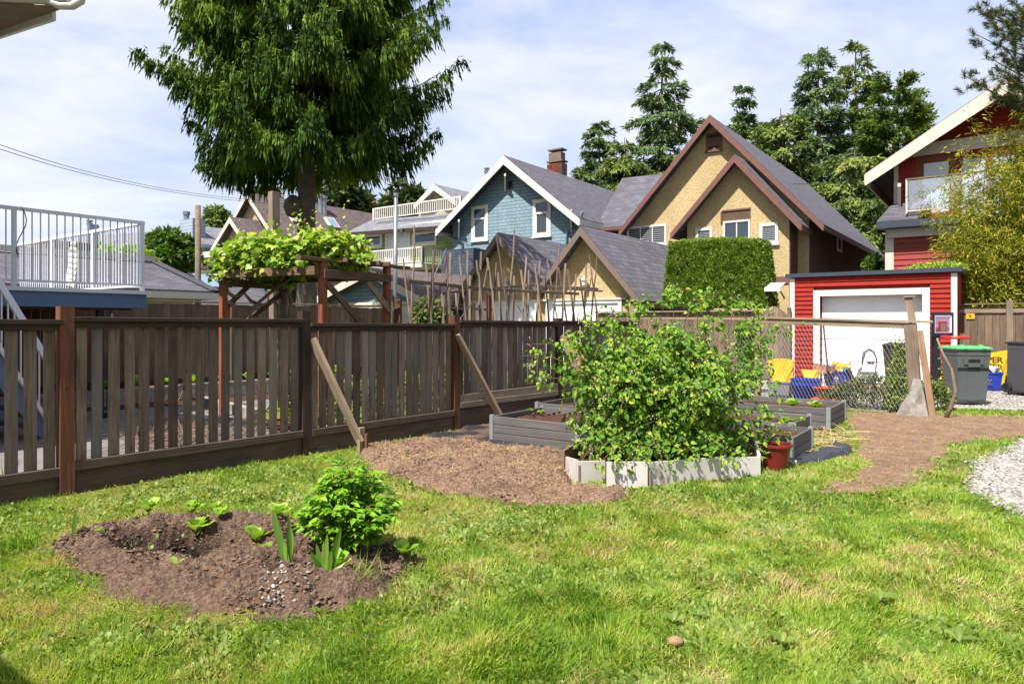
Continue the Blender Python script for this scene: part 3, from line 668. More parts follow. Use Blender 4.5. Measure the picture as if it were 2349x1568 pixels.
# --- green house
w = wall_at(930, 38)
gh = thing('green_house', 'light green house with two white railed balconies beside the blue house', 'house', w.o)
a_ = w.at(822, HY); b_ = w.at(1050, HY); zt = w.at(900, 528).z
MB().box(Vector((a_.x, a_.y, 0)), w.u * (b_ - a_).dot(w.u), A * 9, UP * zt).build('wall', M['green_shake'], gh)
e0 = w.at(793, 534, .7); e1 = w.at(1040, 516, .7); wk = w.back(1.4); r0 = wk.at(850, 505); r1 = wk.at(1045, 488)
mb = MB(); roofslab(mb, e0, e1, r1, r0, .16); rf = mb.build('roof', M['roof_light'], gh)
MB().beam(e0 - UP * .1 + w.n * .05, e1 - UP * .1 + w.n * .05, .12, .2).build('gutter', plain('dark_brown_gutter', lin(58, 46, 44), .5), rf)
MB().box(Vector((a_.x, a_.y, zt)), w.u * (b_ - a_).dot(w.u) , A * 7, UP * .25).build('deck_floor', M['white_trim'], gh)
def railing(par, p, q, h, mat, bar=.03, gap=.13, post=.1, name='balcony_railing', mid=0, low=.08, posts=True, rail=.07):
    rt = MB(); 
    L_ = (q - p).length; u = (q - p) / L_
    rl = MB().beam(p + UP * h, q + UP * h, rail, rail).build(name, mat, par); beam('bottom_rail', p + UP * low, q + UP * low, rail * .8, rail * .7, mat, rl)
    k = 1; pts = [0, L_] + ([L_ * i / (mid + 1) for i in range(1, mid + 1)])
    while k * gap < L_ - gap * .3:
        beam('baluster', p + u * k * gap + UP * (low + .01), p + u * k * gap + UP * (h - .03), bar, bar, mat, rl if par else rl, up=u); k += 1
    if posts:
        for s_ in pts: beam('post', p + u * s_, p + u * s_ + UP * (h + .02), post, post, mat, rl, up=u)
    return rl
wt_ = w.back(.4)
p0 = wt_.at(858, 506); p1 = wt_.at(1056, 485); railing(gh, p0, Vector((p1.x, p1.y, p0.z)), wt_.at(858, 479).z - p0.z, M['white_trim'], .05, .16, .14)
w2 = Wall(w.o + w.n * 1.6)
p0 = w2.at(849, 611); p1 = w2.at(968, 600); p1.z = p0.z; hh = w2.at(849, 577).z - p0.z
railing(gh, p0, p1, hh, M['white_trim'], .05, .16, .14); railing(gh, p1, p1 + A * 1.55, hh, M['white_trim'], .05, .16, .14)
MB().box(Vector((p0.x, p0.y, p0.z - .2)), p1 - p0, A * 1.58, UP * .2).build('balcony_floor', M['white_trim'], gh)
window(gh, w, 836, 539, 877, 566, .16); window(gh, w, 884, 535, 942, 600, .16, cols=2, sill=False, name='door', bar=.16, mpane=M['frost']); window(gh, w, 945, 534, 1001.8, 558, .14)
wd = w.back(3.2)
gable(gh, wd, (994.7, 421), (949.4, 468), (1045.5, 458.5), 6, .6, M['roof_light'], M['white_trim'], (960, 1035), M['tan_wall'], zb=zt, board=.3, name='dormer_roof')

# --- beige house
w = wall_at(594, 44.8)
be = thing('beige_house', 'beige lap sided house with two stacked gables and skylights in its brown grey roof', 'house', w.o)
gable(be, w, (565.5, 440), (500, 562), (640, 559), 14, .6, M['roof_brown'], M['offwhite_trim'], (512, 630), M['beige_lap'], board=.3)
wb = Wall(w.o + w.n * 1.6)
gable(be, wb, (526.8, 496.4), (475.5, 585), (578, 577), 1.6, .6, M['roof_brown'], M['offwhite_trim'], (486, 570), M['beige_lap'], board=.3)
ap = w.at(565.5, 440, .6); ri = w.at(640, 559, .6)
ex = ri + (ri - ap) * .42
mb = MB(); bk = A * 14.6; roofslab(mb, ex, ex + bk, ri + bk, ri, .1); mb.build('lower_roof', M['roof_brown'], be)
ap2 = ap + A * 14.6 - UP * 1.3; ex2 = ex + A * 14.6
mb = MB(); roofslab(mb, ex2, ex2 + A * 9, ap2 + A * 9, ap2, .1); mb.build('rear_roof', M['roof_brown'], be)
MB().box(Vector((ex.x, ex.y, 0)) - B * .6 + A * .5, -B * 6, A * 22, UP * (ex.z - .2)).build('side_wall', M['beige_lap'], be)
nr = (ri - ap).cross(A).normalized(); nr = nr if nr.z > 0 else -nr; dsl = (ri - ap).normalized()
def onroof(x, y):
    r_ = Vector(((x - CX) / F, 1.0, -(y - HY) / F)); c = Vector((0, 0, HC)); return c + r_ * ((ap - c).dot(nr) / r_.dot(nr))
for (x, y, x2, y2) in ((655, 487, 675, 507), (741, 501, 761, 522)):
    p = onroof(x, y); q = onroof(x2, y2); hl = max(1.0, abs((q - p).dot(dsl))); 
    sk = MB().box(p + nr * .01, A * .85, dsl * hl, nr * .16).build('skylight', M['offwhite_trim'], be)
    MB().box(p + nr * .175 + A * .1 + dsl * .1, A * .65, dsl * (hl - .2), nr * .012).build('pane', M['skylight'], sk)
for x, y in ((735, 484), (743, 488)):
    p = onroof(x, y); MB().lathe(p, [(.22, -.2), (.17, .35), (.17, 1.0), (.24, 1.0), (.24, 1.2), (0, 1.25)], 12).build('roof_vent', M['galv'], be)

# --- white porch with a flat roof and small far houses
w = wall_at(440, 36)
wp = thing('flat_roofed_annex', 'white flat roofed annex with dark windows before the beige house', 'building', w.o)
a_ = w.at(416, 627); b_ = w.at(512, 600); zt = w.at(440, 597).z
MB().box(Vector((a_.x, a_.y, 0)), w.u * (b_ - a_).dot(w.u), A * 5, UP * zt).build('wall', M['white_stucco'], wp)
MB().box(Vector((*w.at(401, HY, .5)[:2], zt)), w.u * ((b_ - a_).dot(w.u) + 1.1), A * 6, UP * .28).build('roof', M['white_trim'], wp)
window(wp, w, 426, 597, 439, 626, .06, M['white_trim'], M['dark'], sill=False); window(wp, w, 465, 597, 478, 622, .06, M['white_trim'], M['dark'], sill=False)
w = wall_at(430, 52)
fh = thing('chimney_house', 'small grey roofed house with pale siding chimney and metal flue', 'house', w.o)
gable(fh, w, (412, 512), (388, 570), (462, 560), 16, .5, M['roof_light'], M['blue_lap'], (395, 455), M['blue_lap'])
a_ = w.at(412, 560, .6); MB().box(Vector((a_.x, a_.y, 0)), w.u * (w.at(441, 560) - w.at(412, 560)).dot(w.u), A * 1.0, UP * w.at(425, 508).z).build('chimney', M['blue_lap'], fh)
p0 = w.at(427.5, 508, .2); MB().lathe(p0, [(.2, -.1), (.2, .5), (.26, .5), (.26, .75), (0, .78)], 12).build('flue', M['galv'], fh)
w = wall_at(230, 46)
rh = thing('grey_roofed_house', 'grey shingle roofed house with small dormers seen through the deck railing', 'house', w.o)
e0 = w.at(150, 600, .5); e1 = w.at(372, 597, .5); wk = w.back(4.5); r0 = wk.at(182, 540); r1 = wk.at(358, 531)
MB().box(Vector((e0.x, e0.y, 0)) + A * .5, w.u * (e1 - e0).dot(w.u), A * 8, UP * (e0.z - .1)).build('wall', M['blue_lap'], rh)
mb = MB(); roofslab(mb, e0, e1, r1, r0, .12); mb.build('roof', M['roof_light'], rh)
for x in (222, 290): gable(rh, w.back(.8), (x, 556), (x - 14, 580), (x + 16, 578), 2.2, .2, M['roof_light'], M['white_trim'], (x - 10, x + 12), M['blue_lap'], zb=5.0, board=.2, name='dormer_roof')
a_ = w.at(199, 590, .8); MB().box(Vector((a_.x, a_.y, 4)), w.u * .38, A * .6, UP * (w.at(205, 522).z - 4)).build('chimney', M['blue_lap'], rh)
p0 = w.at(205.5, 522, .5); MB().lathe(p0, [(.12, -.1), (.12, .15), (.2, .2), (.2, .3), (.12, .3), (.12, .4), (.2, .4), (.2, .5), (0, .5)], 12).build('flue', M['galv'], rh)
w = wall_at(80, 40)
th_ = thing('tan_building', 'tan flat topped building far behind the white deck railing', 'building', w.o)
a_ = w.at(62, HY); MB().box(Vector((a_.x, a_.y, 0)), w.u * 1.0, A * 4, UP * w.at(80, 551).z).build('wall', M['tan_wall'], th_)
MB().box(Vector((a_.x, a_.y, 0)) + w.u * 1.004, w.u * 1.7, A * 4, UP * (w.at(80, 553).z)).build('side_wall', M['stucco_shade'], th_)

# --- long garage beyond the board fence, and the one with a skylight
ga = thing('long_garage', 'long low garage with grey hip roof and white ridge strip behind the deck', 'garage')
w = wall_at(340, 17.3, A, B)
e0 = w.at(-260, 655); e1 = w.at(492, 668); e0.z = e1.z
wk = Wall(w.o - B * 2.6, A, B); r0 = wk.at(-260, 560); r1 = wk.at(352, 601); r0.z = r1.z
mb = MB(); roofslab(mb, e0, e1, r1, r0, .1)
e2 = e1 - B * 5.2; roofslab(mb, e1, e2, r1 + Vector((0, 0, .001)), r1, .1); rf = mb.build('roof', M['roof'], ga)
MB().beam(r0 + UP * .09, r1 + UP * .09, .26, .14).build('ridge_cap', M['gutter_white'], rf)
hp = MB()
for k in range(14):
    p = r1.lerp(e1, k / 14); q = r1.lerp(e1, (k + 1.15) / 14); hp.beam(p + UP * .05, q + UP * .035, .26, .03)
hp.build('hip_cap', M['roof'], rf)
MB().beam(e0 - UP * .14 + B * .07, e1 - UP * .14 + B * .07 + A * .05, .12, .17).beam(e1 - UP * .14 + A * .07, e2 - UP * .14 + A * .07, .12, .17).build('gutter', M['gutter_white'], rf)
b0 = e0 - B * .4; b1 = e1 - B * .4 - A * .4; b0.z = b1.z = 0
MB().box(b0, b1 - b0, -B * 4.4, UP * (e1.z - .12)).build('wall', M['offwhite_trim'], ga)
sg = thing('skylight_garage', 'garage with grey shingle roof and one skylight behind the board fence', 'garage')
w = wall_at(475, 21.5, A, B); e0 = w.at(380, 682); e1 = w.at(684, 704); e0.z = e1.z
wk = Wall(w.o - B * 2.8, A, B); r0 = wk.at(345, 620); r1 = wk.at(640, 640); r0.z = r1.z
mb = MB(); roofslab(mb, e0, e1, r1, r0, .1); roofslab(mb, e1, e1 - B * 5.6, r1 + Vector((0, 0, .001)), r1, .1); rf = mb.build('roof', M['roof'], sg)
b0 = e0 - B * .4; b1 = e1 - B * .4 - A * .4; b0.z = b1.z = 0
MB().box(b0, b1 - b0, -B * 4.8, UP * (e1.z - .12)).build('wall', M['tan_wall'], sg)
MB().beam(e0 - UP * .12 + B * .06, e1 - UP * .12 + B * .06, .1, .14).build('gutter', plain('dark_gutter', lin(56, 52, 54), .5), rf)
nr = (e1 - e0).cross(r0 - e0).normalized(); nr = nr if nr.z > 0 else -nr; dsl = (r0 - e0) - A * (r0 - e0).dot(A); dsl.normalize()
r_ = Vector(((497 - CX) / F, 1.0, -(671 - HY) / F)); c = Vector((0, 0, HC)); p = c + r_ * ((e0 - c).dot(nr) / r_.dot(nr))
sk = MB().box(p - A * .3, A * .7, dsl * 1.5, nr * .15).build('skylight', M['black_metal'], sg)
MB().box(p - A * .2 + dsl * .12 + nr * .16, A * .5, dsl * 1.26, nr * .012).build('pane', M['skylight'], sk)

# --- blue garage
w = wall_at(843, 28.9)
bg_ = thing('blue_garage', 'blue shingled garage with cream panelled doors under a low gable', 'garage', w.o)
gable(bg_, w, (843, 612), (717, 684), (969, 681), 7, .5, M['roof_brown'], M['offwhite_trim'], (761, 957), M['blue_shake'], board=.3)
def garage_door(par, w, x0, y0, x1, z0, rows, cols, mat, name='garage_door', frame=.12, mframe=None, recess=0.0, panels=True):
    a_ = w.at(x0, y0); b_ = w.at(x1, y0); u = w.u; W_ = (b_ - a_).dot(u); H_ = a_.z - z0
    dr = MB().box(Vector((a_.x, a_.y, z0)) + w.n * (.004 + recess), u * W_, w.n * .03, UP * H_).build(name, mat, par)
    if panels:
        for i in range(rows):
            for j in range(cols):
                pw = W_ / cols; ph = H_ / rows
                MB().box(Vector((a_.x, a_.y, z0)) + w.n * (.034 + recess) + u * (pw * j + pw * .08) + UP * (ph * i + ph * .12), u * pw * .84, w.n * .02, UP * ph * .72).build('panel', mat, dr)
    mf = mframe or mat
    MB().box(Vector((a_.x, a_.y, a_.z)) - u * frame + w.n * .005, u * (W_ + 2 * frame), w.n * .09, UP * frame).box(Vector((a_.x, a_.y, z0)) - u * frame + w.n * .005, u * frame, w.n * .09, UP * H_).box(Vector((a_.x, a_.y, z0)) + u * W_ + w.n * .005, u * frame, w.n * .09, UP * H_).build('door_frame', mf, dr)
    return dr
garage_door(bg_, w, 784, 701, 952, 0, 4, 5, M['cream_door'])

# --- twin gabled stucco garage
w = wall_at(1331, 23)
tg = thing('twin_gable_garage', 'yellow stucco garage with twin steep gables and white doors behind the bean trellis', 'garage', w.o)
gable(tg, w, (1331, 517.5), (1241.8, 646.6), (1470.5, 689), 7.2, .5, M['roof_big'], M['taupe_trim'], (1240, 1446), M['stucco'], side_wall=M['stucco_shade'])
gable(tg, w, (1140.3, 532.6), (1037, 684), (1232, 656), 7.2, .45, M['roof_big'], M['taupe_trim'], (1062, 1239), M['stucco'])
garage_door(tg, w, 1100, 699, 1228, 0, 5, 2, M['white_door'], panels=False); garage_door(tg, w, 1262, 697, 1420, 0, 5, 2, M['white_door'], panels=False)
a_ = w.at(1090, 697.5); b_ = w.at(1440, 697.5); MB().box(Vector((a_.x, a_.y, w.at(1300, 697).z + .11)) + w.n * .003, w.u * (b_ - a_).dot(w.u), w.n * .13, UP * .07).build('door_header', M['offwhite_trim'], tg)
for x, y in ((1158, 650), (1340, 647)):
    p = w.at(x, y, .16); lm = MB().lathe(p, [(0, .2), (.035, .2), (.11, .08), (.12, .06), (.07, .04), (.1, -.1), (.06, -.16), (0, -.18)], 10).build('wall_lamp', M['white_trim'], tg, smooth=False)
    MB().cbox(p - w.n * .1 - UP * .05, .07, .14, .1, u=w.u).build('lamp_bracket', M['white_trim'], lm)

# --- red garage
w = wall_at(1815, 18.2)
rg = thing('red_garage', 'red lap sided flat roofed garage with white door behind the wire fence', 'garage', w.o)
a_ = w.at(1812, HY); b_ = w.at(2195, HY); Wd = (b_ - a_).dot(w.u); zt = w.at(1815, 637).z; zt2 = zt
o0 = Vector((a_.x, a_.y, 0))
dx0 = (w.at(1866, HY) - a_).dot(w.u); dx1 = (w.at(2132.5, HY) - a_).dot(w.u); dz = w.at(1866, 666).z
ox0, ox1, oz = dx0 + .14, dx1 - .14, dz - .14
MB().box(o0 - w.n * .03, w.u * ox0, A * .2, UP * (zt - .02)).box(o0 - w.n * .03 + w.u * ox1, w.u * (Wd - ox1), A * .2, UP * (zt - .02)).box(o0 - w.n * .03 + w.u * ox0 + UP * oz, w.u * (ox1 - ox0), A * .2, UP * (zt - .02 - oz)).box(o0 + A * .3, w.u * Wd, A * 5.6, UP * (zt - .02)).build('wall', M['red_siding'], rg)
nb = 23; bhgt = (zt - .05) / nb; cb = .12
for k in range(nb):
    z0 = k * bhgt + .03
    segs = [(cb, Wd - cb)] if z0 > dz - .01 else [(cb, dx0), (dx1, Wd - cb)]
    for s0, s1 in segs:
        if z0 <= dz - .01 < z0 + bhgt and len(segs) == 2: pass
        p = o0 + w.u * s0 + UP * (z0 + bhgt / 2) + w.n * .020; q = o0 + w.u * s1 + UP * (z0 + bhgt / 2) + w.n * .020
        b2 = beam('siding_board', p, q, .022, bhgt * 1.10, M['red_siding'], rg, roll=-math.radians(15 + R(-.8, .8)))
for s_ in (0, Wd - cb): MB().box(o0 + w.u * s_ + w.n * -.028, w.u * cb, w.n * .07, UP * (zt - .03)).build('corner_board', M['white_trim'], rg)
MB().box(o0 - w.u * .1 + UP * zt + w.n * .12, w.u * (Wd + .2), A * 6.3, UP * .1).build('roof', M['flash'], rg)
fr = .155; MB().box(o0 + w.u * dx0 + w.n * .005, w.u * fr, w.n * .05, UP * (dz - .003)).box(o0 + w.u * (dx1 - fr) + w.n * .005, w.u * fr, w.n * .05, UP * (dz - .003)).box(o0 + w.u * dx0 + UP * (dz - fr) + w.n * .003, w.u * (dx1 - dx0), w.n * .055, UP * fr).build('door_frame', M['white_trim'], rg)
dr = thing('garage_door', None, None); dr.parent = rg; dr.location = (0, 0, 0)
for hx_ in (.5,): MB().cbox(o0 + w.u * ((dx0 + dx1) / 2) + A * .20 + UP * .55, .16, .03, .03, u=w.u).build('handle', M['black_metal'], dr)
for k in range(4):
    hh = (dz - fr) / 4; MB().box(o0 + w.u * (dx0 + fr + .003) + A * .21 + UP * (k * hh + .012), w.u * (dx1 - dx0 - 2 * fr - .006), A * .03, UP * (hh - .014)).build('door_panel', M['white_door'], dr)
GW = w; GO = o0

# --- red house
w = wall_at(2056, 24.2)
rd = thing('red_house', 'red sided house with glass balcony, white rake board and wooden windows', 'house', w.o)
gable(rd, w, (2313, 172), (1983.6, 397.6), (2700, 420), 14, .9, M['roof'], M['offwhite_trim'], (2056, 2640), lapped('red_lap_siding', lin(150, 44, 36), .2, .1), board=.42)
a_ = w.at(2046, 619); b_ = w.at(2700, HY); zf = w.at(2056, 497).z
sid = plain('red_board_paint', lin(154, 44, 36), .55, .12, 6)
w3 = Wall(w.o + w.n * .9); a_ = w3.at(2030, HY); b_ = w3.at(2620, HY); Wd = (b_ - a_).dot(w3.u); o3 = Vector((a_.x, a_.y, 0)); z3 = w3.at(2056, 507).z
MB().box(o3, w3.u * Wd, A * .85, UP * z3).build('lower_wall', sid, rd)
k = 0
while 1.9 + k * .19 < z3 - .1:
    z0 = 1.9 + k * .19; beam('siding_board', o3 + w3.u * .24 + w3.n * .02 + UP * z0, o3 + w3.u * Wd + w3.n * .02 + UP * z0, .025, .2, sid, rd, roll=-math.radians(9)); k += 1
k = 0; zu0 = zf; q0 = w.at(2056, HY); 
while zu0 + k * .19 < w.at(2070, 372).z:
    z0 = zu0 + k * .19; x1 = 2104; p = w.at(2058, HY, .02); q = w.at(x1, HY, .02); beam('siding_board', Vector((p.x, p.y, z0)), Vector((q.x, q.y, z0)), .025, .2, sid, rd, roll=-math.radians(9)); k += 1
MB().box(o3 + w3.n * .004, w3.u * .26, w3.n * .05, UP * z3).build('corner_board', M['offwhite_trim'], rd)
MB().box(Vector((*w.at(2050, HY)[:2], zf)) , w.u * .14, w.n * .06, UP * (w.at(2056, 380).z - zf)).build('corner_board', M['offwhite_trim'], rd)
window(rd, w3, 2047.5, 514, 2180, 560, .12, M['wood_trim'], M['frost'], cols=2, sill=False, bar=.22)
window(rd, w, 2100, 362, 2195, 500, .24, M['wood_trim'], M['frost'], cols=1, sill=False, name='balcony_door', bar=.3)
window(rd, w, 2196, 358, 2345, 500, .14, M['wood_trim'], M['frost'], cols=2, sill=False, bar=.2)
window(rd, w3, 2310, 580, 2420, 690, .12, M['wood_trim'], M['frost'], sill=True)
b0 = w.at(2078, 362, .03); b1 = w.at(2600, HY, .03); MB().box(Vector((b0.x, b0.y, b0.z)), w.u * 9, w.n * .06, UP * .42).build('belt_board', M['offwhite_trim'], rd)
bracket(rd, w, 2062, 420, 1.4, .75, M['offwhite_trim'])
e0 = w3.at(2010, 508, .5); e1 = w3.at(2700, 500, .5); e1.z = e0.z; r0 = e0 + A * 1.3 + UP * .75 + B * .3; r1 = e1 + A * 1.3 + UP * .75
mb = MB(); roofslab(mb, e0, e0 + B * 1.2, r0 + B * 1.2, r0, .2); mb.build('skirt_roof', M['roof'], rd)
MB().box(e0 - UP * .25 - w3.n * .45, w3.u * 9.5, w3.n * .5, UP * .22).build('balcony_floor', M['flash'], rd)
MB().box(e0 - UP * .55 - w3.n * .45 + w3.u * .3, w3.u * 9, w3.n * .12, UP * .29).build('fascia', M['offwhite_trim'], rd)
br = thing('balcony_railing', None, None); br.parent = rd
p0 = w3.at(2079, 490, .35); z0 = p0.z; zt = w3.at(2079, 412, .35).z; pp = [p0 + w3.u * s_ for s_ in (0, 1.9, 3.8, 5.7)]
for p in pp: beam('post', p, Vector((p.x, p.y, zt)), .06, .06, M['offwhite_trim'], br, up=w3.u)
beam('top_rail', Vector((pp[0].x, pp[0].y, zt)), Vector((pp[3].x, pp[3].y, zt)), .09, .05, M['grey_wood'], br); beam('bottom_rail', p0 + UP * .08, pp[3] + UP * .08, .05, .05, M['offwhite_trim'], br)
beam('top_rail', Vector((p0.x, p0.y, zt)), Vector((p0.x, p0.y, zt)) + A * 1.2, .08, .05, M['grey_wood'], br)
t = NT('balcony_glass'); gl = t.n('ShaderNodeBsdfGlossy', _Roughness=.02); gl.inputs[0].default_value = (.9, .95, 1, 1); tp = t.n('ShaderNodeBsdfTransparent'); ms = t.n('ShaderNodeMixShader', _Fac=.28)
t.l(tp.outputs[0], ms.inputs[1]); t.l(gl.outputs[0], ms.inputs[2]); t.l(ms.outputs[0], t.o.inputs[0]); M['clear'] = t.m
for i in range(3): MB().box(pp[i] + w3.u * .05 + UP * .12, w3.u * 1.8, w3.n * .012, UP * (zt - z0 - .17)).build('glass_panel', M['clear'], br)

# ------------------------------------------------------------------ picket fence
pf = thing('picket_fence', 'weathered brown picket fence running back along the lawn with braced posts', 'fence', POSTS[1])
pm = [M['post_red'], M['post_red'], M['post_red'], M['rail'], M['post_red'], M['rail'], M['rail']]
HT = 1.56
for i, p in enumerate(POSTS):
    h = {2: 1.70, 3: 1.69, 4: 1.66, 5: 1.63, 6: 1.62}.get(i, 1.7)
    lean = FD * R(-.01, .01) + FN * R(-.01, .01)
    beam('post', p - UP * .05, p + UP * h + lean, .125 if i == 2 else .105, .12, pm[i], pf, up=FD)
for i in range(6):
    p, q = POSTS[i] + FD * .06, POSTS[i + 1] - FD * .06; L_ = (q - p).length
    ht = [1.57, 1.57, 1.585 , 1.53, 1.57, 1.57][i] - .0
    zb = [.12, .16, .20, .20, .30, .30][i]; zc = [.13, .17, .20, .22, .26, .26][i]
    beam('top_rail', p + UP * ht - FD * .02 + FN * .02, q + UP * (ht - .012) + FD * .02 + FN * .02, .13, .04, M['rail'], pf)
    beam('top_rail', p + UP * (ht - .045) + FN * .028, q + UP * (ht - .057) + FN * .028, .03, .065, M['rail'], pf)
    beam('kick_board', p + UP * (zb * .5) , q + UP * (zb * .5), .035, zb + .08, M['kick'], pf)
    beam('bottom_rail', p + UP * (zb + .045) + FN * .03, q + UP * (zb + .045) + FN * .03, .055, .085, M['grey_wood'] if i == 4 else M['kick'], pf)
    if i == 4: beam('bottom_rail', p + UP * (zb + .14) + FN * .035, q + UP * (zb + .15) + FN * .035, .02, .12, M['grey_wood'], pf)
    n = 17 if i < 3 else 19; step = L_ / n; wdt = (.094, .094, .094, .104, .107, .107)[i]
    for k in range(n):
        s_ = (k + .5) * step + R(-.006, .006); wk = wdt * R(.94, 1.05)
        t0 = R(-.006, .006)
        beam('picket', p + FD * (s_ + t0) + UP * (zb + .03 + R(-.01, .01)) - FN * .012, p + FD * s_ + UP * (ht - .02) - FN * .012, .018, round(wk, 2) if False else wk, M['picket'], pf, up=FD)
def brace(i, off, top, fwd, side, foot=True, mat='brace', w_=.115):
    p = POSTS[i] + FD * off; a_ = p + UP * top + FN * .06; b_ = p + FN * fwd + FD * side
    return beam('brace', a_, Vector((b_.x, b_.y, .03)), .04, w_, M[mat], pf, up=FD, label='pale diagonal brace board')
b1 = g(826, 1040); b1.z = 0
beam('brace', POSTS[3] + FN * .07 + FD * .05 + UP * 1.36, b1 + UP * .14, .045, .125, M['brace'], pf, up=FN, label='pale diagonal brace board')
beam('stake', b1 - UP * .1 + A * .01, b1 + UP * .31 + Vector((.01, 0, 0)), .085, .05, M['brace'], pf, up=B, label='short pale stake in the ground')
beam('stake', b1 - UP * .1 + A * .03 + B * .07, b1 + UP * .24 + A * .03 + B * .07, .03, .05, M['post_red'], pf, up=B)
b2 = d(1150, 950, 10.3); beam('brace', POSTS[4] + FN * .07 + UP * 1.38 - FD * .04, Vector((b2.x, b2.y, .10)), .045, .125, M['brace'], pf, up=FN, label='pale diagonal brace board')
b3 = POSTS[5] + FN * .85 + FD * .1
beam('brace', POSTS[5] + FN * .07 + UP * 1.32, Vector((b3.x, b3.y, .05)), .045, .125, M['brace'], pf, up=FN, label='pale diagonal brace board')
beam('brace', POSTS[5] + FN * .07 + FD * .2 + UP * 1.32, Vector((b3.x, b3.y, .05)) + FD * .26, .045, .125, wood('tan_brace_wood', lin(150, 104, 66), lin(190, 142, 100), var=.1), pf, up=FN, label='tan diagonal brace board')

# ------------------------------------------------------------------ board fence behind the neighbour's yard
bf = thing('board_fence', 'tall close boarded brown fence behind the deck and pergola', 'fence', d(340, HY, 14))
f0 = d(340, HY, 14); f0.z = 0; f0 = f0 - FD * 5.5; Lf = 11.6
zs = lambda s_: 1.98 if s_ > 5.0 else 2.0
n = int(Lf / .145)
for k in range(n):
    s_ = k * .145 + .07; m_ = 'red_fence' if s_ < 4.6 else 'old_fence'
    beam('board', f0 + FD * s_ + UP * .05, f0 + FD * s_ + UP * (zs(s_) - .03 + R(-.008, .008)), .02, .14, M[m_], bf, up=FD)
for s_ in np.arange(0, Lf + .1, 2.42):
    beam('post', f0 + FD * s_ + FN * .06, f0 + FD * s_ + FN * .06 + UP * (2.07), .09, .09, M['pergola'] if s_ > 3 else M['red_fence'], bf, up=FD)
    if s_ + 2.4 < Lf + 1: 
        beam('top_rail', f0 + FD * s_ + UP * 2.0, f0 + FD * min(s_ + 2.42, Lf) + UP * 2.0, .09, .035, M['grey_wood'], bf)
        beam('bottom_rail', f0 + FD * s_ + UP * .35 + FN * .03, f0 + FD * min(s_ + 2.42, Lf) + UP * .35 + FN * .03, .04, .09, M['rail'], bf)

# ------------------------------------------------------------------ the neighbour's yard
yard = [tuple((POSTS[0] - FN * .06 + FD * -4)[:2]), tuple((POSTS[6] - FN * .06)[:2]), tuple((POSTS[6] - FN * 9)[:2]), tuple((f0 + FD * Lf)[:2]), tuple((f0 - FD * 6)[:2])]
m = MB(); m.face([(x, y, .0) for x, y in yard]); o = m.build('yard_soil', M['bedsoil']); o['kind'] = 'structure'
q0 = POSTS[0] - FN * .75 - FD * 4; q1 = POSTS[3] - FN * .75 + FD * .1; q2 = q1 - FN * 2.0 + FD * .8; q3 = POSTS[3] - FN * 5.2 + FD * 2.6; q4 = f0 + FN * .9 - FD * 1; 
m = MB(); m.prism([Vector((p.x, p.y, .0)) for p in (q0, q1, q2, q3, q4)], UP * .05); o = m.build('patio', M['patio']); o['kind'] = 'structure'
def edging(name, label, pts, z, mat, w_=.09, h=.12):
    e = thing(name, label, 'edging', pts[0])
    for i in range(len(pts) - 1):
        a_, b_ = Vector(pts[i]), Vector(pts[i + 1]); L_ = (b_ - a_).length; n = max(1, int(L_ / .62)); u = (b_ - a_).normalized()
        for k in range(n): beam('block', a_ + u * (L_ * k / n + .01) + UP * (z + R(-.006, .006)), a_ + u * (L_ * (k + 1) / n - .01) + UP * z, w_, h, mat, e)
    return e
edging('concrete_edging', 'pale concrete blocks edging the patio under the picket fence', [q0 + FN * .06, q1 + FN * .06], .05, M['concrete'])
edging('timber_edging', 'row of low wall blocks between patio and garden behind the pergola', [q2, q2 - FN * 2.6 + FD * .3], .10, M['concrete'], .14, .22)
edging('bed_edging', 'raised bed edge along the foot of the tall board fence', [f0 + FN * .85, f0 + FN * .85 + FD * 9.5], .16, M['concrete'], .1, .3)
m = MB(); m.prism([f0 + FN * .8, f0 + FN * .8 + FD * 9.5, f0 + FN * .05 + FD * 9.5, f0 + FN * .05], UP * .27); o = m.build('raised_soil', M['bedsoil']); o['kind'] = 'structure'
lg = [q2 + FD * .2, q2 + FD * 3.4 , q2 + FD * 3.6 - FN * 2.6, q2 - FN * 2.6 + FD * .5]
m = MB(); m.face([Vector((p.x, p.y, .03)) for p in lg]); o = m.build('yard_lawn', M['thatch']); o['kind'] = 'structure'

# ------------------------------------------------------------------ deck
dk = thing('raised_deck', 'raised deck with white metal railing and blue grey fascia', 'deck', d(338, HY, 11))
c0 = d(336, HY, 11.0); z_f = HC + (HY - 669) / F * 11.0; c0.z = z_f
la = c0 - A * 4.2; lb = c0 - B * 5.5
MB().prism([c0 + B * .02 + A * .02, la + B * .02, la - B * 5.5, lb + A * .02], UP * -.035).build('deck_floor', M['rail_white'], dk)
MB().box(c0 - UP * .265 - A * 4.2, A * 4.2, -B * .05, UP * .225).build('fascia', M['blue_fascia'], dk)
MB().box(c0 - UP * .265 - B * 5.5 , B * 5.44, A * -.05, UP * .225).build('fascia', M['blue_fascia'], dk)
MB().box(c0 + B * .04 - UP * .045 - A * 4.2, A * 4.26, -B * .03, UP * .055).build('drip_edge', M['rail_white'], dk)
MB().box(c0 - UP * .3 - A * 4.1 - B * .3, A * 4.0, -B * .08, UP * .22).box(c0 - UP * .3 - A * 1.5 - B * .4, A * .08, -B * 5, UP * .22).box(c0 - UP * .3 - A * 3.5 - B * .4, A * .08, -B * 5, UP * .22).build('joist', M['pergola'], dk)
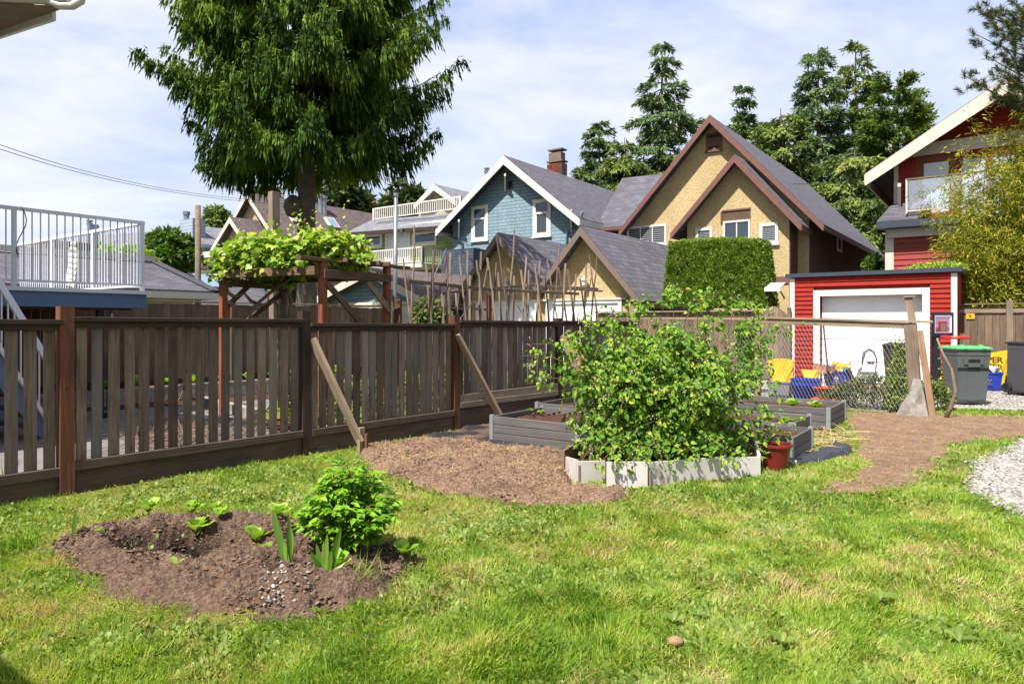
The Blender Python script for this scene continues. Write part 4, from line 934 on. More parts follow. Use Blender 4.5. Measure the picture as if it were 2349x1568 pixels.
for off in (Vector((0, 0, 0)) - A * .55 - B * .35, -A * .55 - B * 4.8):
    p = c0 + off; beam('post', Vector((p.x, p.y, .13)), p - UP * .28, .09, .09, plain('dark_post_paint', lin(56, 52, 54), .6), dk, up=A)
    MB().cbox(Vector((p.x, p.y, .09)), .16, .16, .1, u=A).build('post_foot', M['black_metal'], dk)
hh = (674 - 513) / F * 11.0
ca = c0 - A * .05 - B * .04
for p, q, pl in ((ca - A * 4.05, ca, (0.0, 1.35, 2.7)), (ca - B * 5.2, ca - B * .001, (0.0, 1.7, 3.4))):
    L_ = (q - p).length; u = (q - p).normalized()
    rl = MB().beam(p + UP * (hh - .025), q + UP * (hh - .025) + u * .03, .06, .05).build('railing', M['rail_white'], dk); beam('bottom_rail', p + UP * .1, q + UP * .1, .03, .03, M['rail_white'], rl)
    k = 1
    while k * .105 < L_: beam('baluster', p + u * k * .105 + UP * .115, p + u * k * .105 + UP * (hh - .05), .017, .017, M['rail_white'], rl, up=u); k += 1
    for s_ in [L_] + [L_ - 1.75 * j for j in (1, 2)]: beam('post', p + u * (s_ - .0), p + u * s_ + UP * (hh - .01), .055, .055, M['rail_white'], rl, up=u)
# cloth on the back railing
p = ca - B * 2.35 - A * .05 + UP * (hh * .86); mb = MB(); nn = 9
X_ = [[None] * 8 for _ in range(nn)]
for i in range(nn):
    for j in range(8):
        s_ = j / 7; t_ = i / (nn - 1); X_[i][j] = p - B * (.02 + .50 * s_ * (.25 + t_ * .75)) + A * (.03 * math.sin(j * 1.7 + i * .5)) - UP * (t_ * (.86 - .12 * s_))
for i in range(nn - 1):
    for j in range(7): mb.face([X_[i][j], X_[i][j + 1], X_[i + 1][j + 1], X_[i + 1][j]])
cl = mb.build('white_cloth', M['white_trim'], None, smooth=True); tag(cl, 'white cloth hanging from the back railing of the deck', 'cloth'); md = cl.modifiers.new('solid', 'SOLIDIFY'); md.thickness = .004
cd = [ca - A * 1.72 + UP * (hh + .01 - k * .09) + B * (.02 + .02 * math.sin(k)) + A * (.06 * math.sin(k * .7) + .05) for k in range(9)]
o = MB().tube(cd, .007, 6).build('hanging_cable', M['black_metal'], None); tag(o, 'short dark cable hanging from the deck railing post', 'cable')

# stairs down from the deck
st = thing('deck_stairs', 'deck stairs with blue grey treads and white metal handrail', 'stairs', d(60, HY, 8.7))
s0 = Vector((-6.25, 8.05, z_f)); sd_ = Vector((.16, .30, 0)).normalized(); sn = Vector((-sd_.y, sd_.x, 0))
top = Vector((-6.58, 7.9, z_f)); bot = g(112, 1012); run = Vector((bot.x - top.x, bot.y - top.y, 0)); Lr = run.length; ru = run / Lr; rs = Vector((-ru.y, ru.x, 0))
nst = 8
for k in range(nst):
    z_ = z_f * (1 - (k + 1) / (nst + 1)); c_ = top + ru * (Lr * (k + 1) / (nst + 1))
    beam('tread', Vector((c_.x, c_.y, z_)) + rs * .02, Vector((c_.x, c_.y, z_)) + rs * 1.15, .27, .05, M['tread'], st)
for o_ in (0, 1.17):
    beam('stringer', top + rs * o_ - UP * .2, Vector((bot.x, bot.y, .12)) + rs * o_, .04, .26, M['tread'], st)
    a_ = top + rs * (o_ - .05) + UP * .95; b_ = Vector((bot.x, bot.y, .98)) + rs * (o_ - .05)
    if o_ == 0:
        beam('handrail', a_, b_, .06, .075, M['rail_white'], st); beam('handrail', a_ - UP * .78, b_ - UP * .78, .045, .05, M['rail_white'], st)
        for k in range(1, 16):
            p = a_.lerp(b_, k / 16); beam('baluster', p - UP * .76, p - UP * .03, .018, .018, M['rail_white'], st, up=ru)
        beam('newel_post', b_ - UP * .98, b_ + UP * .03, .055, .055, M['rail_white'], st, up=ru)
        beam('newel_post', top - UP * .05, a_ + UP * .06, .055, .055, M['rail_white'], st, up=ru)

# neighbour's house: only its eave and gutter show
nh = thing('neighbour_house', 'house corner with white gutter and brown soffit at the top of the picture', 'house', (-9, 5, 0))
ec = d(160, 26, 7.5); ez = ec.z; E1 = Vector((-.992, -.127, 0)); E2 = Vector((-.897, .443, 0))
MB().prism([Vector((x, y, 0)) for x, y in ((-6.35, 8.0), (-9.6, 9.6), (-10.4, 6.6), (-6.45, 7.15))], UP * (ez + .01)).build('wall', M['tan_wall'], nh)
sf = ec + UP * .03 - E1 * .0
MB().prism([sf + E1 * .05, sf + E2 * 4.5, sf + E2 * 4.5 + E1 * 1.5, sf + E1 * 5], UP * .02).build('soffit', wood('soffit_boards', lin(120, 98, 84), lin(150, 126, 108), knots=False), nh)
fa = sf + E2 * .32 - UP * .06; MB().box(fa, E2 * 4.2, Vector((.443, .897, 0)) * .04, UP * .20).build('fascia', M['gutter_white'], nh)
gt_ = [ec + UP * .055 - E1 * .02, ec + UP * .055 + E1 * 5]
MB().prism([gt_[0] + Vector((0, -.0, 0)) + UP * .14, gt_[0] + UP * .14 + Vector((0, -.13, 0)), gt_[0] + Vector((0, -.11, 0)) + UP * .03, gt_[0] + Vector((0, -.06, 0)), gt_[0]], E1 * 5).build('gutter', M['gutter_white'], nh, bevel=.012)
MB().prism([sf + UP * .2 - Vector((0, .05, 0)), sf + UP * .2 + E2 * 4.5, sf + UP * 1.6 + E2 * 4 + E1 * 2.5, sf + UP * 1.6 + E1 * 5], UP * -.05).build('roof', M['roof'], nh)
e0_ = ec + UP * .06 - E1 * .10 - Vector((0, .06, 0))
pipe(nh, [e0_ + E1 * .28 + UP * .03, e0_ + E1 * .16 - UP * .035, e0_ + E1 * .04 - UP * .03, e0_ - E1 * .05 + UP * .03, e0_ - E1 * .07 + UP * .14, e0_ - E1 * .05 + UP * .5], .042, M['gutter_white'], 'downspout')
# our own house, off the picture, whose eave shades the near corner
oh = thing('own_house', 'house beside the viewer whose shade falls on the near corner of the lawn', 'house', (-5, -2, 0))
hc_ = Vector((-3.52, 1.06, 0)); MB().box(hc_ - A * 7, A * 7, -B * 1.6, UP * 3.0).build('wall', M['tan_wall'], oh)
MB().prism([hc_ + B * .5 + A * .35 + UP * 3.0, hc_ - B * 2.1 + A * .35 + UP * 3.0, hc_ - B * 2.1 - A * 7.5 + UP * 3.0, hc_ + B * .5 - A * 7.5 + UP * 3.0], UP * .25).build('roof', M['roof'], oh)

# ------------------------------------------------------------------ pergola
pg = thing('pergola', 'old timber pergola with orange posts carrying the grape vine', 'pergola', d(740, HY, 10.2))
PL1, PL2, PR1, PR2 = d(512, HY, 11.0), d(648, HY, 12.3), d(740, HY, 10.2), d(887, HY, 11.3)
for p in (PL1, PL2, PR1, PR2): p.z = 0
pb = [(PL1, 2.42), (PL2, 2.42), (PR1, 2.46), (PR2, 2.46)]
for p, h in pb: beam('post', p, p + UP * h, .10, .10, M['orange_post'], pg, up=A)
beam('post', PR2 + B * .16 + A * .1, PR2 + B * .16 + A * .1 + UP * 1.95, .14, .05, M['red_fence'], pg, up=A)
def bm(a_, b_, w_=.045, h=.13, nme='beam', m_='pergola'): beam(nme, a_, b_, w_, h, M[m_], pg)
da, db = (PR2 - PR1).normalized(), (PR1 - PL1).normalized()
bm(PR1 + UP * 2.28 - da * .05 + db * .07, PR2 + UP * 2.28 + db * .07); bm(PR1 + UP * 2.49 - da * .45, PR2 + UP * 2.49 + da * .5, .13, .05)
bm(PL1 + UP * 2.2 + db * .07, PL2 + UP * 2.2 + da * .1 + db * .07); bm(PL1 + UP * 2.42 - da * .3, PL2 + UP * 2.42 + da * .4, .12, .05)
bm(PL1 + UP * 2.33 - da * .07, PR1 + UP * 2.33 - da * .07); bm(PL2 + UP * 2.33 + da * .07, PR2 + UP * 2.33 + da * .07)
for k in range(1, 6):
    a_ = PL1.lerp(PL2, k / 6); b_ = PR1.lerp(PR2, k / 6); bm(a_ + UP * 2.5 - db * .3, b_ + UP * 2.5 + db * .25, .04, .07, 'rafter')
bm(PR1 + UP * 2.15 + da * .02 + db * .05, PR1 + UP * 1.42 + da * .85 + db * .05 , .045, .09, 'knee_brace'); bm(PR2 + UP * 1.75 + db * .06, PR2 + UP * 2.2 - da * .5 + db * .06, .045, .09, 'knee_brace', 'brace')
bm(PL2 + UP * 2.1, PL2 + UP * 1.45 - db * .0 - da * .9, .04, .08, 'knee_brace'); bm(PL1 + UP * 1.75, PL1 + UP * 2.2 + da * .5, .04, .08, 'knee_brace')

def pole(name, label, cat, x, y0, y1, Y, r, mat, top=None, square=False, lean=0):
    p = d(x, y1, Y); q = d(x + lean, y0, Y)
    e = thing(name, label, cat, (p.x, p.y, 0))
    if square: beam('shaft', Vector((p.x, p.y, 0)) if y1 > 900 else p, q, r * 2, r * 1.7, mat, e, up=B)
    else: MB().tube([Vector((p.x, p.y, 0)), p.lerp(q, .5), q], [r * 1.1, r, r * .95], 10).build('shaft', mat, e, smooth=True)
    return e, q
e, q = pole('timber_post', 'tall square grey timber post rising through the grape vine', 'post', 632, 440, 905, 13.5, .085, M['grey_wood'], square=True, lean=-4)
MB().tube([q - UP * .35 - B * .1, q - UP * .32 - B * .17, q - UP * .42 - B * .19], .015, 6).build('hook', M['black_metal'], e)
e, q = pole('utility_post', 'round brown timber pole standing behind the long garage roof', 'post', 454, 471, 900, 20, .085, M['grey_wood'])
e, q = pole('metal_pole', 'slim grey steel pole with a flat cap beside the pergola', 'pole', 903, 444, 905, 11.9, .036, M['galv'], lean=5)
MB().lathe(q, [(.045, -.05), (.045, .01), (0, .012)], 12).build('cap', M['galv'], e)
MB().tube([q - UP * .62 + B * .03, q - UP * .64 + B * .1, q - UP * .7 + B * .16, q - UP * .62 + B * .2], .012, 6).build('bracket', M['black_metal'], e)
def wire(label, pts, r=.006):
    mb = MB(); P_ = [d(*p) for p in pts]; o = mb.tube(P_, r, 5, cap=False).build('overhead_wire', M['black_metal'], None); tag(o, label, 'wire')
def sag(a_, b_, n=24, s_=10):
    return [(a_[0] + (b_[0] - a_[0]) * t_, a_[1] + (b_[1] - a_[1]) * t_ + s_ * 4 * t_ * (1 - t_), a_[2] + (b_[2] - a_[2]) * t_) for t_ in [k / n for k in range(n + 1)]]
wire('upper overhead wire sloping down to the beige house', sag((-90, 298, 14), (640, 462, 44), s_=32), .011)
wire('lower overhead wire sloping down to the beige house', sag((-90, 310, 14.2), (700, 470, 44), s_=34), .011)
wire('pale wire stretched from the red house towards the conifers', sag((1810, 422, 30), (2010, 418, 25), s_=1), .012)
wire('thin wire running from the blue house wall to the trellis', sag((960, 520, 36), (1150, 585, 30), s_=3), .012)

# ------------------------------------------------------------------ bean trellis of sticks
tr = thing('bean_trellis', 'rough bean trellis of crossed grey sticks tied to long rails', 'trellis', d(1100, HY, 12))
def T(x, y, Y): return d(939.2 + x * .2, 516.6 + y * .2, Y)
def rowY(x, y0=10.6, x0=0, k=None): # rows run back along the lots
    px = 939.2 + x * .2; s_ = (px - CX) / F
    return None
def onrow(px, org):
    s_ = (px - CX) / F; t_ = (s_ * org.y - org.x) / (A.x - s_ * A.y); return org.y + A.y * t_
r1o = d(938, HY, 10.6); r2o = d(1011, HY, 12.0)
STK = [(60, 0, 20, 1110, 1, 1), (-60, 380, 5, 1100, 1, 1), (190, 440, 245, 1110, 1, 0), (275, 290, 245, 1110, 1, 0), (410, 350, 470, 1100, 1, 0), (468, 320, 455, 985, 1, 0), (425, 270, 255, 660, 1, 2), (640, 330, 30, 1110, 1, 2),
       (570, 345, 640, 1060, 1, 0), (665, 290, 655, 1060, 1, 0), (765, 400, 850, 1080, 1, 0), (820, 300, 795, 1075, 1, 0), (890, 370, 985, 1080, 1, 0), (995, 430, 965, 900, 1, 0), (1000, 110, 1130, 1080, 1, 1), (1200, 50, 1150, 820, 1, 1),
       (880, 500, 850, 760, 2, 1), (1015, 540, 1050, 1080, 2, 0), (1275, 510, 1360, 1080, 1, 0), (1340, 370, 1290, 1080, 1, 0), (1368, 510, 1355, 1080, 2, 0), (1435, 440, 1510, 1080, 1, 0), (1495, 405, 1455, 1080, 1, 0),
       (1585, 385, 1640, 760, 2, 1), (1545, 525, 1590, 1075, 1, 1), (1720, 200, 1655, 980, 1, 1), (1710, 480, 1800, 1085, 2, 0), (1785, 435, 1750, 1085, 1, 0), (1812, 500, 1890, 1085, 1, 0), (1910, 555, 1870, 1085, 2, 0), (2025, 445, 2000, 1095, 2, 0),
       (2060, 330, 2110, 720, 2, 1), (2150, 350, 2075, 1095, 2, 1), (1955, 615, 2020, 1095, 2, 0), (370, 790, 390, 1110, 2, 0), (400, 800, 380, 1110, 2, 0), (530, 760, 545, 980, 2, 0), (565, 780, 545, 980, 2, 0), (690, 570, 690, 1070, 2, 0), (705, 580, 700, 1070, 2, 0),
       (1200, 580, 1190, 1080, 2, 0), (1170, 530, 1110, 1070, 1, 0), (720, 880, 590, 1070, 1, 2), (1980, 900, 1920, 1090, 2, 2), (1210, 880, 1330, 1070, 2, 2), (2130, 880, 2140, 1110, 2, 1), (1650, 900, 1660, 1075, 2, 1), (2110, 500, 2020, 900, 2, 2), (430, 820, 415, 1000, 2, 2)]
tie = []
for xt, yt, xb, yb, row, kind in STK:
    org = r1o if row == 1 else r2o
    pm_ = 939.2 + (xt + xb) / 2 * .2; Y0 = onrow(pm_, org) + R(-.05, .05)
    p = T(xt, yt, Y0 + R(-.06, .06)); q = T(xb, yb, Y0 + R(-.06, .06)); dr_ = (q - p); tt = (p.z + .02) / max(.2, p.z - q.z)
    q = p + dr_ * (tt if kind != 2 else 1.15)
    if kind == 0: beam('stick', p, q, .044 * R(.8, 1.15), .02, M['stick'], tr, up=A)
    else:
        r_ = .024 if kind == 1 else .012; n_ = 7
        pts = [p.lerp(q, k / n_) + Vector((R(-1, 1), R(-1, 1), 0)) * (.018 if kind == 1 else .01) for k in range(n_ + 1)]
        MB().tube(pts, [r_ * (.55 + .6 * k / n_) * R(.85, 1.15) for k in range(n_ + 1)], 6, wob=.12).build('stick', M['stick'], tr)
def rail2(p, q, w_=.02, h=.055): beam('cross_rail', p, q, w_, h, M['stick'], tr)
rail2(T(-10, 640, onrow(937, r1o)), T(980, 740, onrow(1135, r1o))); rail2(T(960, 735, onrow(1131, r1o)), T(1940, 785, onrow(1327, r1o)))
rail2(T(370, 775, onrow(1013, r2o)), T(1280, 690, onrow(1195, r2o)), .03, .035); rail2(T(1340, 685, onrow(1207, r2o)), T(2160, 730, onrow(1371, r2o))); rail2(T(1440, 700, onrow(1227, r2o) - .08), T(2210, 755, onrow(1381, r2o) - .08), .02, .045)
rail2(T(280, 935, onrow(995, r2o)), T(960, 970, onrow(1131, r2o)), .02, .05)
beam('post', T(905, 800, onrow(1120, r2o)), Vector((*T(905, 800, onrow(1120, r2o))[:2], 0)), .09, .09, M['red_fence'], tr, up=A)

# ------------------------------------------------------------------ wire fence on the lane side
cf = thing('wire_fence', 'sagging chain link fence with a timber top rail in front of the red garage', 'fence', CH[1])
zt_ = [1.64, 1.62, 1.52]
beam('top_rail', CH[0] + UP * zt_[0], CH[1] + UP * zt_[1], .09, .04, M['brace'], cf); beam('top_rail', CH[1] + UP * (zt_[1] - .03) - B * .1, CH[2] + UP * (zt_[2] - .02), .05, .10, M['brace'], cf); beam('top_rail', CH[1] + UP * (zt_[1] + .03) - B * .1, CH[2] + UP * (zt_[2] + .045) + B * .3, .10, .035, M['brace'], cf)
beam('post', CH[0] - UP * .05, CH[0] + UP * 1.9, .10, .1, M['brace'], cf, up=A); beam('post', CH[1] - UP * .05, CH[1] + UP * 1.6, .10, .10, M['brace'], cf, up=A)
c2_ = CH[2]; beam('post', c2_ + UP * .05 + B * .06, c2_ + UP * 1.52 - B * .03, .11, .19, M['grey_wood'], cf, up=B); beam('post', c2_ - UP * .05 + B * .30, c2_ + UP * 1.42 + B * .10, .05, .10, wood('tan_post_wood', lin(140, 104, 76), lin(180, 146, 116), lin(200, 170, 140), var=.1), cf, up=B)
beam('upright', c2_ + UP * 1.5 + A * .1, c2_ + UP * 1.98 - B * .07 + A * .1, .06, .11, M['brace'], cf, up=B); beam('upright_cap', c2_ + UP * 1.99 - B * .14 + A * .1, c2_ + UP * 1.995 + B * .04 + A * .1, .12, .025, M['brace'], cf)
cb0 = c2_ - B * .26; cb1 = c2_ + B * .22
mb = MB(); mb.prism([Vector((*p[:2], z)) for p, z in ((c2_ - B * .24 - A * .16, -.03), (c2_ + B * .25 - A * .16, -.03), (c2_ + B * .17 - A * .14, .42), (c2_ + B * .13 - A * .14, .60), (c2_ + B * .02 - A * .14, .62), (c2_ - B * .02 - A * .14, .40), (c2_ - B * .13 - A * .15, .22))], A * .09)
mb.build('concrete_foot', M['concrete'], cf, 'rough pale concrete footing at the leaning end post', bevel=.012)
M['wire'] = plain('dull_wire', lin(150, 147, 147), .6, .1)
def link_mesh(p, q, z0, z1a, z1b, cell=.062, r=.0030, sagz=.0):
    u = (q - p); L_ = u.length; u = u / L_; n_ = int(L_ / cell); mb = MB(); nn_ = Vector((u.y, -u.x, 0))
    for i in range(n_ + 1):
        zt2 = z1a + (z1b - z1a) * i / n_; m_ = int((zt2 - z0) / cell * 1.0)
        for k in range(m_):
            for sgn in (1, -1):
                x0 = (i + (.5 if (k % 2) else 0)) * cell
                if k % 2 == 0: xa, xb = x0, x0 + .5 * cell * sgn
                else: xa, xb = x0, x0 + .5 * cell * sgn
                ja = Vector((0, 0, 0)) + nn_ * (.012 * math.sin(i * .35 + k * .22) + .03 * math.sin(i * .11))
                zA, zB = z0 + k * cell, z0 + (k + 1) * cell
                a_ = p + u * xa + UP * zA + ja; b_ = p + u * xb + UP * zB + ja
                v_ = nn_ * r * 1.6; w_ = (b_ - a_).cross(nn_).normalized() * r
                n0 = len(mb.v); mb.v += [tuple(a_ + w_), tuple(a_ - w_ * .5 + v_), tuple(a_ - w_ * .5 - v_), tuple(b_ + w_), tuple(b_ - w_ * .5 + v_), tuple(b_ - w_ * .5 - v_)]
                for (x_, y_) in ((0, 1), (1, 2), (2, 0)): mb.f.append((n0 + x_, n0 + y_, n0 + y_ + 3, n0 + x_ + 3)); mb.uv += [(0, 0)] * 4
    return mb
mb = link_mesh(CH[1], CH[2], .08, 1.56, 1.52); o = mb.build('wire_mesh', M['wire'], cf, kind='stuff')
mb = link_mesh(CH[0] , CH[1], .08, 1.58, 1.56); o = mb.build('wire_mesh', M['wire'], cf, kind='stuff')
# things leaning on it
p0 = d(1888, 748, 13.2); p1 = d(1899, 858, 12.6); o = MB().tube([Vector((p0.x, p0.y, p0.z + .03)), Vector((p1.x + .06, p1.y, .02))], .016, 7).build('garden_stake', wood('dark_stake', lin(70, 44, 40), lin(104, 70, 60)), None, smooth=True); tag(o, 'dark thin stake leaning inside the chain link fence', 'stake')
pts = [d(x, y, 12.9) for x, y in ((2062, 900), (2066, 840), (2058, 812), (2040, 802), (2026, 812), (2019, 838))]
pts = [d(x, y, 12.9) for x, y in ((2003, 890), (2008, 850), (2010, 822), (2003, 806), (1992, 801), (1982, 808), (1978, 824), (1977, 838))]
pts[0].z = 0.0
o = MB().tube(pts, [.012, .012, .014, .02, .024, .026, .022, .008], 8).build('bent_hose', plain('grey_rubber', lin(96, 92, 100), .5), None, smooth=True); tag(o, 'grey hook shaped hose standing up against the white garage door', 'hose')
pts = [c2_ + B * x + A * -.12 + UP * z for x, z in ((.48, -.02), (.56, .2), (.62, .45), (.56, .8), (.44, 1.05), (.36, 1.3))]
o = MB().tube(pts, [.035, .032, .028, .024, .02, .014], 8, wob=.1).build('crooked_branch', M['grey_wood'], None, smooth=True); tag(o, 'crooked bare branch propped against the end post of the wire fence', 'branch')

# ------------------------------------------------------------------ raised beds
def rbed(label, c, w_, dep, h, soilz, grp='grey raised beds', first=[None]):
    "c: near right or left corner on the ground; the bed runs along w_*B and dep*A"
    c = Vector((c.x, c.y, 0)); e = thing('raised_bed', label, 'raised bed', c, grp)
    n = 2 if h < .31 else 3; bh_ = h / n
    cs = [c, c + B * w_, c + B * w_ + A * dep, c + A * dep]
    for i in range(4):
        a_, b_ = cs[i], cs[(i + 1) % 4]; u = (b_ - a_).normalized()
        for k in range(n): beam('side_board', a_ + u * .02 + UP * (bh_ * (k + .5)), b_ - u * .02 + UP * (bh_ * (k + .5)), .028, bh_ - .007, M['wpc'], e)
        MB().cbox(a_ + UP * (h / 2 + .004), .055, .055, h + .018, u=B).build('corner_bracket', M['alu'], e, bevel=.004)
    X, Y = np.meshgrid(np.linspace(.03, abs(w_) - .03, 36), np.linspace(.03, dep - .03, 30), indexing='ij')
    Z = soilz + (vnoise(X * 7 + c.x, Y * 7 + c.y, 3, 4) - .5) * .07; sg_ = 1 if w_ > 0 else -1
    V = np.stack([c.x + B.x * X * sg_ + A.x * Y - c.x, c.y + B.y * X * sg_ + A.y * Y - c.y, Z], -1).reshape(-1, 3); ids = np.arange(36 * 30).reshape(36, 30)
    Fc = np.stack([ids[:-1, :-1], ids[1:, :-1], ids[1:, 1:], ids[:-1, 1:]], -1).reshape(-1, 4)
    o = bpy.data.objects.new('soil', fast_mesh('soil', V, Fc.ravel(), np.full(len(Fc), 4), M['bedsoil'], None, True)); link(o); o.parent = e
    return e
rbed('front grey raised bed nearest the picket fence brace with red leaved seedlings', g(1129, 1010), 1.3, 1.2, .33, .25)
rbed('rear grey raised bed against the picket fence half hidden by the raspberry', d(1232, HY, 10.45), 1.3, 1.1, .33, .25)
rbed('front grey raised bed beside the red pot', g(1813, 1060), -1.35, .95, .27, .20)
rbed('middle grey raised bed with a few lettuces', Vector((3.52, 8.62, 0)), -1.5, 1.0, .28, .20)
rbed('rear grey raised bed with the biggest lettuces near the chain link', g(1900, 985), -1.9, 1.15, .31, .22)

# ------------------------------------------------------------------ white board planter round the raspberry
wp_ = thing('board_planter', 'low planter edged with flaking white boards around the raspberry bush', 'planter', g(1510, 1100))
def bd(x0, yb0, x1, yb1, h0, h1, nm='white_board', mat='white_board'):
    p = g(x0, yb0); q = g(x1, yb1); u = (q - p).normalized(); n_ = Vector((-u.y, u.x, 0))
    MB().prism([p - UP * .04, q - UP * .04, q + UP * h1, p + UP * h0], n_ * .022).build(nm, M[mat], wp_, bevel=.003)
bd(1296, 1092, 1321, 1106, .20, .22); bd(1325, 1106, 1388, 1100, .205, .19); bd(1391, 1116, 1485, 1116, .235, .24); bd(1487, 1114, 1655, 1094, .225, .205); bd(1657.5, 1095, 1744, 1090, .20, .19)
p = g(1294, 1092); q = d(1345, HY, 7.9); q.z = 0; MB().prism([p - UP * .02, q, q + UP * .22, p + UP * .26], B * -.03).build('side_board', wood('planter_side_wood', lin(130, 96, 70), lin(168, 140, 112)), wp_)
p = g(1744, 1090); q = d(1735, HY, 8.0); q.z = 0; MB().prism([p - UP * .02, q, q + UP * .2, p + UP * .2], B * -.03).build('side_board', M['white_board'], wp_)
for x, y in ((1322, 1108), (1486, 1117), (1656, 1096)):
    p = g(x, y) + A * .03; beam('stake', p - UP * .05 + A * .02, p + UP * .17 + A * .02, .02, .02, M['grey_wood'], wp_, up=B)
SOILW = [g(1300, 1088), g(1388, 1100), g(1485, 1112), g(1655, 1092), g(1740, 1088), d(1735, HY, 8.0), d(1345, HY, 7.9)]
MB().prism([Vector((p.x, p.y, .0)) for p in SOILW], UP * .09).build('soil', M['bedsoil'], wp_)

# ------------------------------------------------------------------ pots, boxes, bins
def pot(name, label, cat, p, prof, mat, n=24, group=None):
    e = thing(name, label, cat, p, group); MB().lathe(p, prof, n).build('pot_wall', mat, e, smooth=False)
    r_ = prof[-1][0]; MB().lathe(p, [(0, prof[-1][1]), (r_ * .99, prof[-1][1])], n).build('soil', M['bedsoil'], e); return e
pr = g(1778, 1072); pot('plant_pot', 'dark red plastic pot between the white planter and raised bed', 'pot', pr, [(.11, 0), (.15, .2), (.165, .235), (.175, .235), (.175, .26), (.155, .26), (.15, .2)], plain('dark_red_plastic', lin(128, 42, 40), .35, .1))
def tub(name, label, cat, p, w0, w1, d0, d1, h, mat, rim=.03, u=B, group=None, th=.012):
    "tapered open box; outer walls, rim and inner walls"
    e = thing(name, label, cat, p, group); v_ = Vector((-u.y, u.x, 0)); mb = MB()
    def ring(w_, dd, z): return [p + u * (sx * w_ / 2) + v_ * (sy * dd / 2) + UP * z for sx, sy in ((-1, -1), (1, -1), (1, 1), (-1, 1))]
    rs_ = [ring(w0, d0, 0), ring(w1, d1, h - rim), ring(w1 + .03, d1 + .03, h - rim), ring(w1 + .03, d1 + .03, h), ring(w1 - .03, d1 - .03, h), ring(w0 - .03, d0 - .03, .03)]
    mb.face(rs_[0][::-1])
    for a_, b_ in zip(rs_, rs_[1:]):
        for i in range(4): j = (i + 1) % 4; mb.face([a_[i], a_[j], b_[j], b_[i]])
    mb.face(rs_[-1]); mb.build('body', mat, e, bevel=.008); return e, v_
blue = plain('blue_plastic', lin(40, 62, 168), .4, .08)
e, v_ = tub('recycling_box', 'plain blue recycling box standing close behind the chain link', 'recycling box', d(1849, HY, 13.4) - UP * HC, .38, .50, .3, .36, .46, blue, .035, B, 'blue recycling boxes')
e2, v_ = tub('recycling_box', 'blue recycling box with a white print and rubbish heaped on top', 'recycling box', d(1922, HY, 15.6) - UP * HC + UP * .06, .42, .58, .34, .42, .40, blue, .04, B, 'blue recycling boxes')
def emblem(par, c, u, n_, s_, mat):
    "white leaf and house shaped mark with two lines of print below"
    mb = MB(); W_ = lambda x, z: c + u * (x * s_) + UP * (z * s_) + n_ * .004
    for P_ in ([(-.45, .1), (-.1, .0), (-.05, .5), (-.4, .7)], [(.45, .1), (.1, .0), (.05, .5), (.4, .7)], [(-.3, -.35), (-.05, -.1), (-.05, -.45), (-.25, -.5)], [(.3, -.35), (.05, -.1), (.05, -.45), (.25, -.5)]): mb.prism([W_(*q) for q in P_], n_ * .003)
    for z in (-.75, -.95): mb.prism([W_(-.6, z), W_(.6, z), W_(.6, z + .09), W_(-.6, z + .09)], n_ * .003)
    mb.build('printed_mark', mat, par)
nB = -A
c_ = d(1922, HY, 15.6) - UP * HC + UP * .27 + nB * .205; emblem(e2, c_, B, nB, .10, M['white_trim'])
e3, v_ = tub('recycling_box', 'blue recycling box of paper between the green lidded and the tilted bin', 'recycling box', d(2272, HY, 15.7) - UP * HC + UP * .02, .34, .46, .28, .36, .40, blue, .03, B, 'blue recycling boxes')
c_ = d(2270, HY, 15.7) - UP * HC + UP * .22 + nB * .175; emblem(e3, c_, B, nB, .08, M['galv'])
e4, v_ = tub('grey_crate', 'scuffed grey box holding a yellow bag by the gate', 'box', d(1790, HY, 13.8) - UP * HC, .36, .44, .3, .36, .38, plain('grey_plastic', lin(130, 132, 138), .5, .1), .03, B)
yel = plain('yellow_bag_plastic', lin(236, 186, 24), .45, .12, 14, .3); yel2 = plain('yellow_bag_fold', lin(226, 170, 20), .5, .15, 20, .5)
def bag(label, p, w_, h, dd, seed, name='yellow_bag', mat=None, top=1.0, group=None):
    mb = MB(); n_ = 18; rows = 9; rnd = random.Random(seed)
    ph = [rnd.uniform(0, 6) for _ in range(6)]
    grid = []
    for i in range(rows + 1):
        t_ = i / rows; row = []
        for j in range(n_):
            th = 2 * math.pi * j / n_; wr = 1 + .10 * math.sin(3 * th + ph[0] + t_ * 4) + .07 * math.sin(7 * th + ph[1] - t_ * 6)
            cx_, cy_ = math.copysign(abs(math.cos(th)) ** .6, math.cos(th)), math.copysign(abs(math.sin(th)) ** .6, math.sin(th))
            sq = (.85 + .25 * t_); x = cx_ * w_ / 2 * sq * wr; y = cy_ * dd / 2 * (1.05 - .5 * t_) * wr
            z = h * t_ * (1 + (.06 * math.sin(2 * th + ph[2]) if i == rows else 0)); row.append(p + B * x + A * y + UP * z)
        grid.append(row)
    for i in range(rows):
        for j in range(n_): k = (j + 1) % n_; mb.face([grid[i][j], grid[i][k], grid[i + 1][k], grid[i + 1][j]])
    mb.face(grid[0][::-1]); o = mb.build(name, mat or yel, None, smooth=False); tag(o, label, 'bag', group); md = o.modifiers.new('s', 'SOLIDIFY'); md.thickness = .004; return o
bag('big yellow bag standing in the grey box by the gate', d(1792, HY, 13.8) - UP * (HC - .30), .46, .50, .28, 1)
bag('small yellow bag poking out behind the plain blue box', d(1858, HY, 14.1) - UP * (HC - .38), .3, .2, .2, 2)
bag('crumpled yellow bag on top of the printed blue box', d(1931, HY, 15.6) - UP * (HC - .42), .34, .22, .26, 3)
o = bag('brown paper bag lying on the printed blue box', d(1892, HY, 15.6) - UP * (HC - .40), .44, .20, .3, 4, 'paper_bag', plain('brown_paper', lin(150, 108, 86), .8, .2, 10, .4))
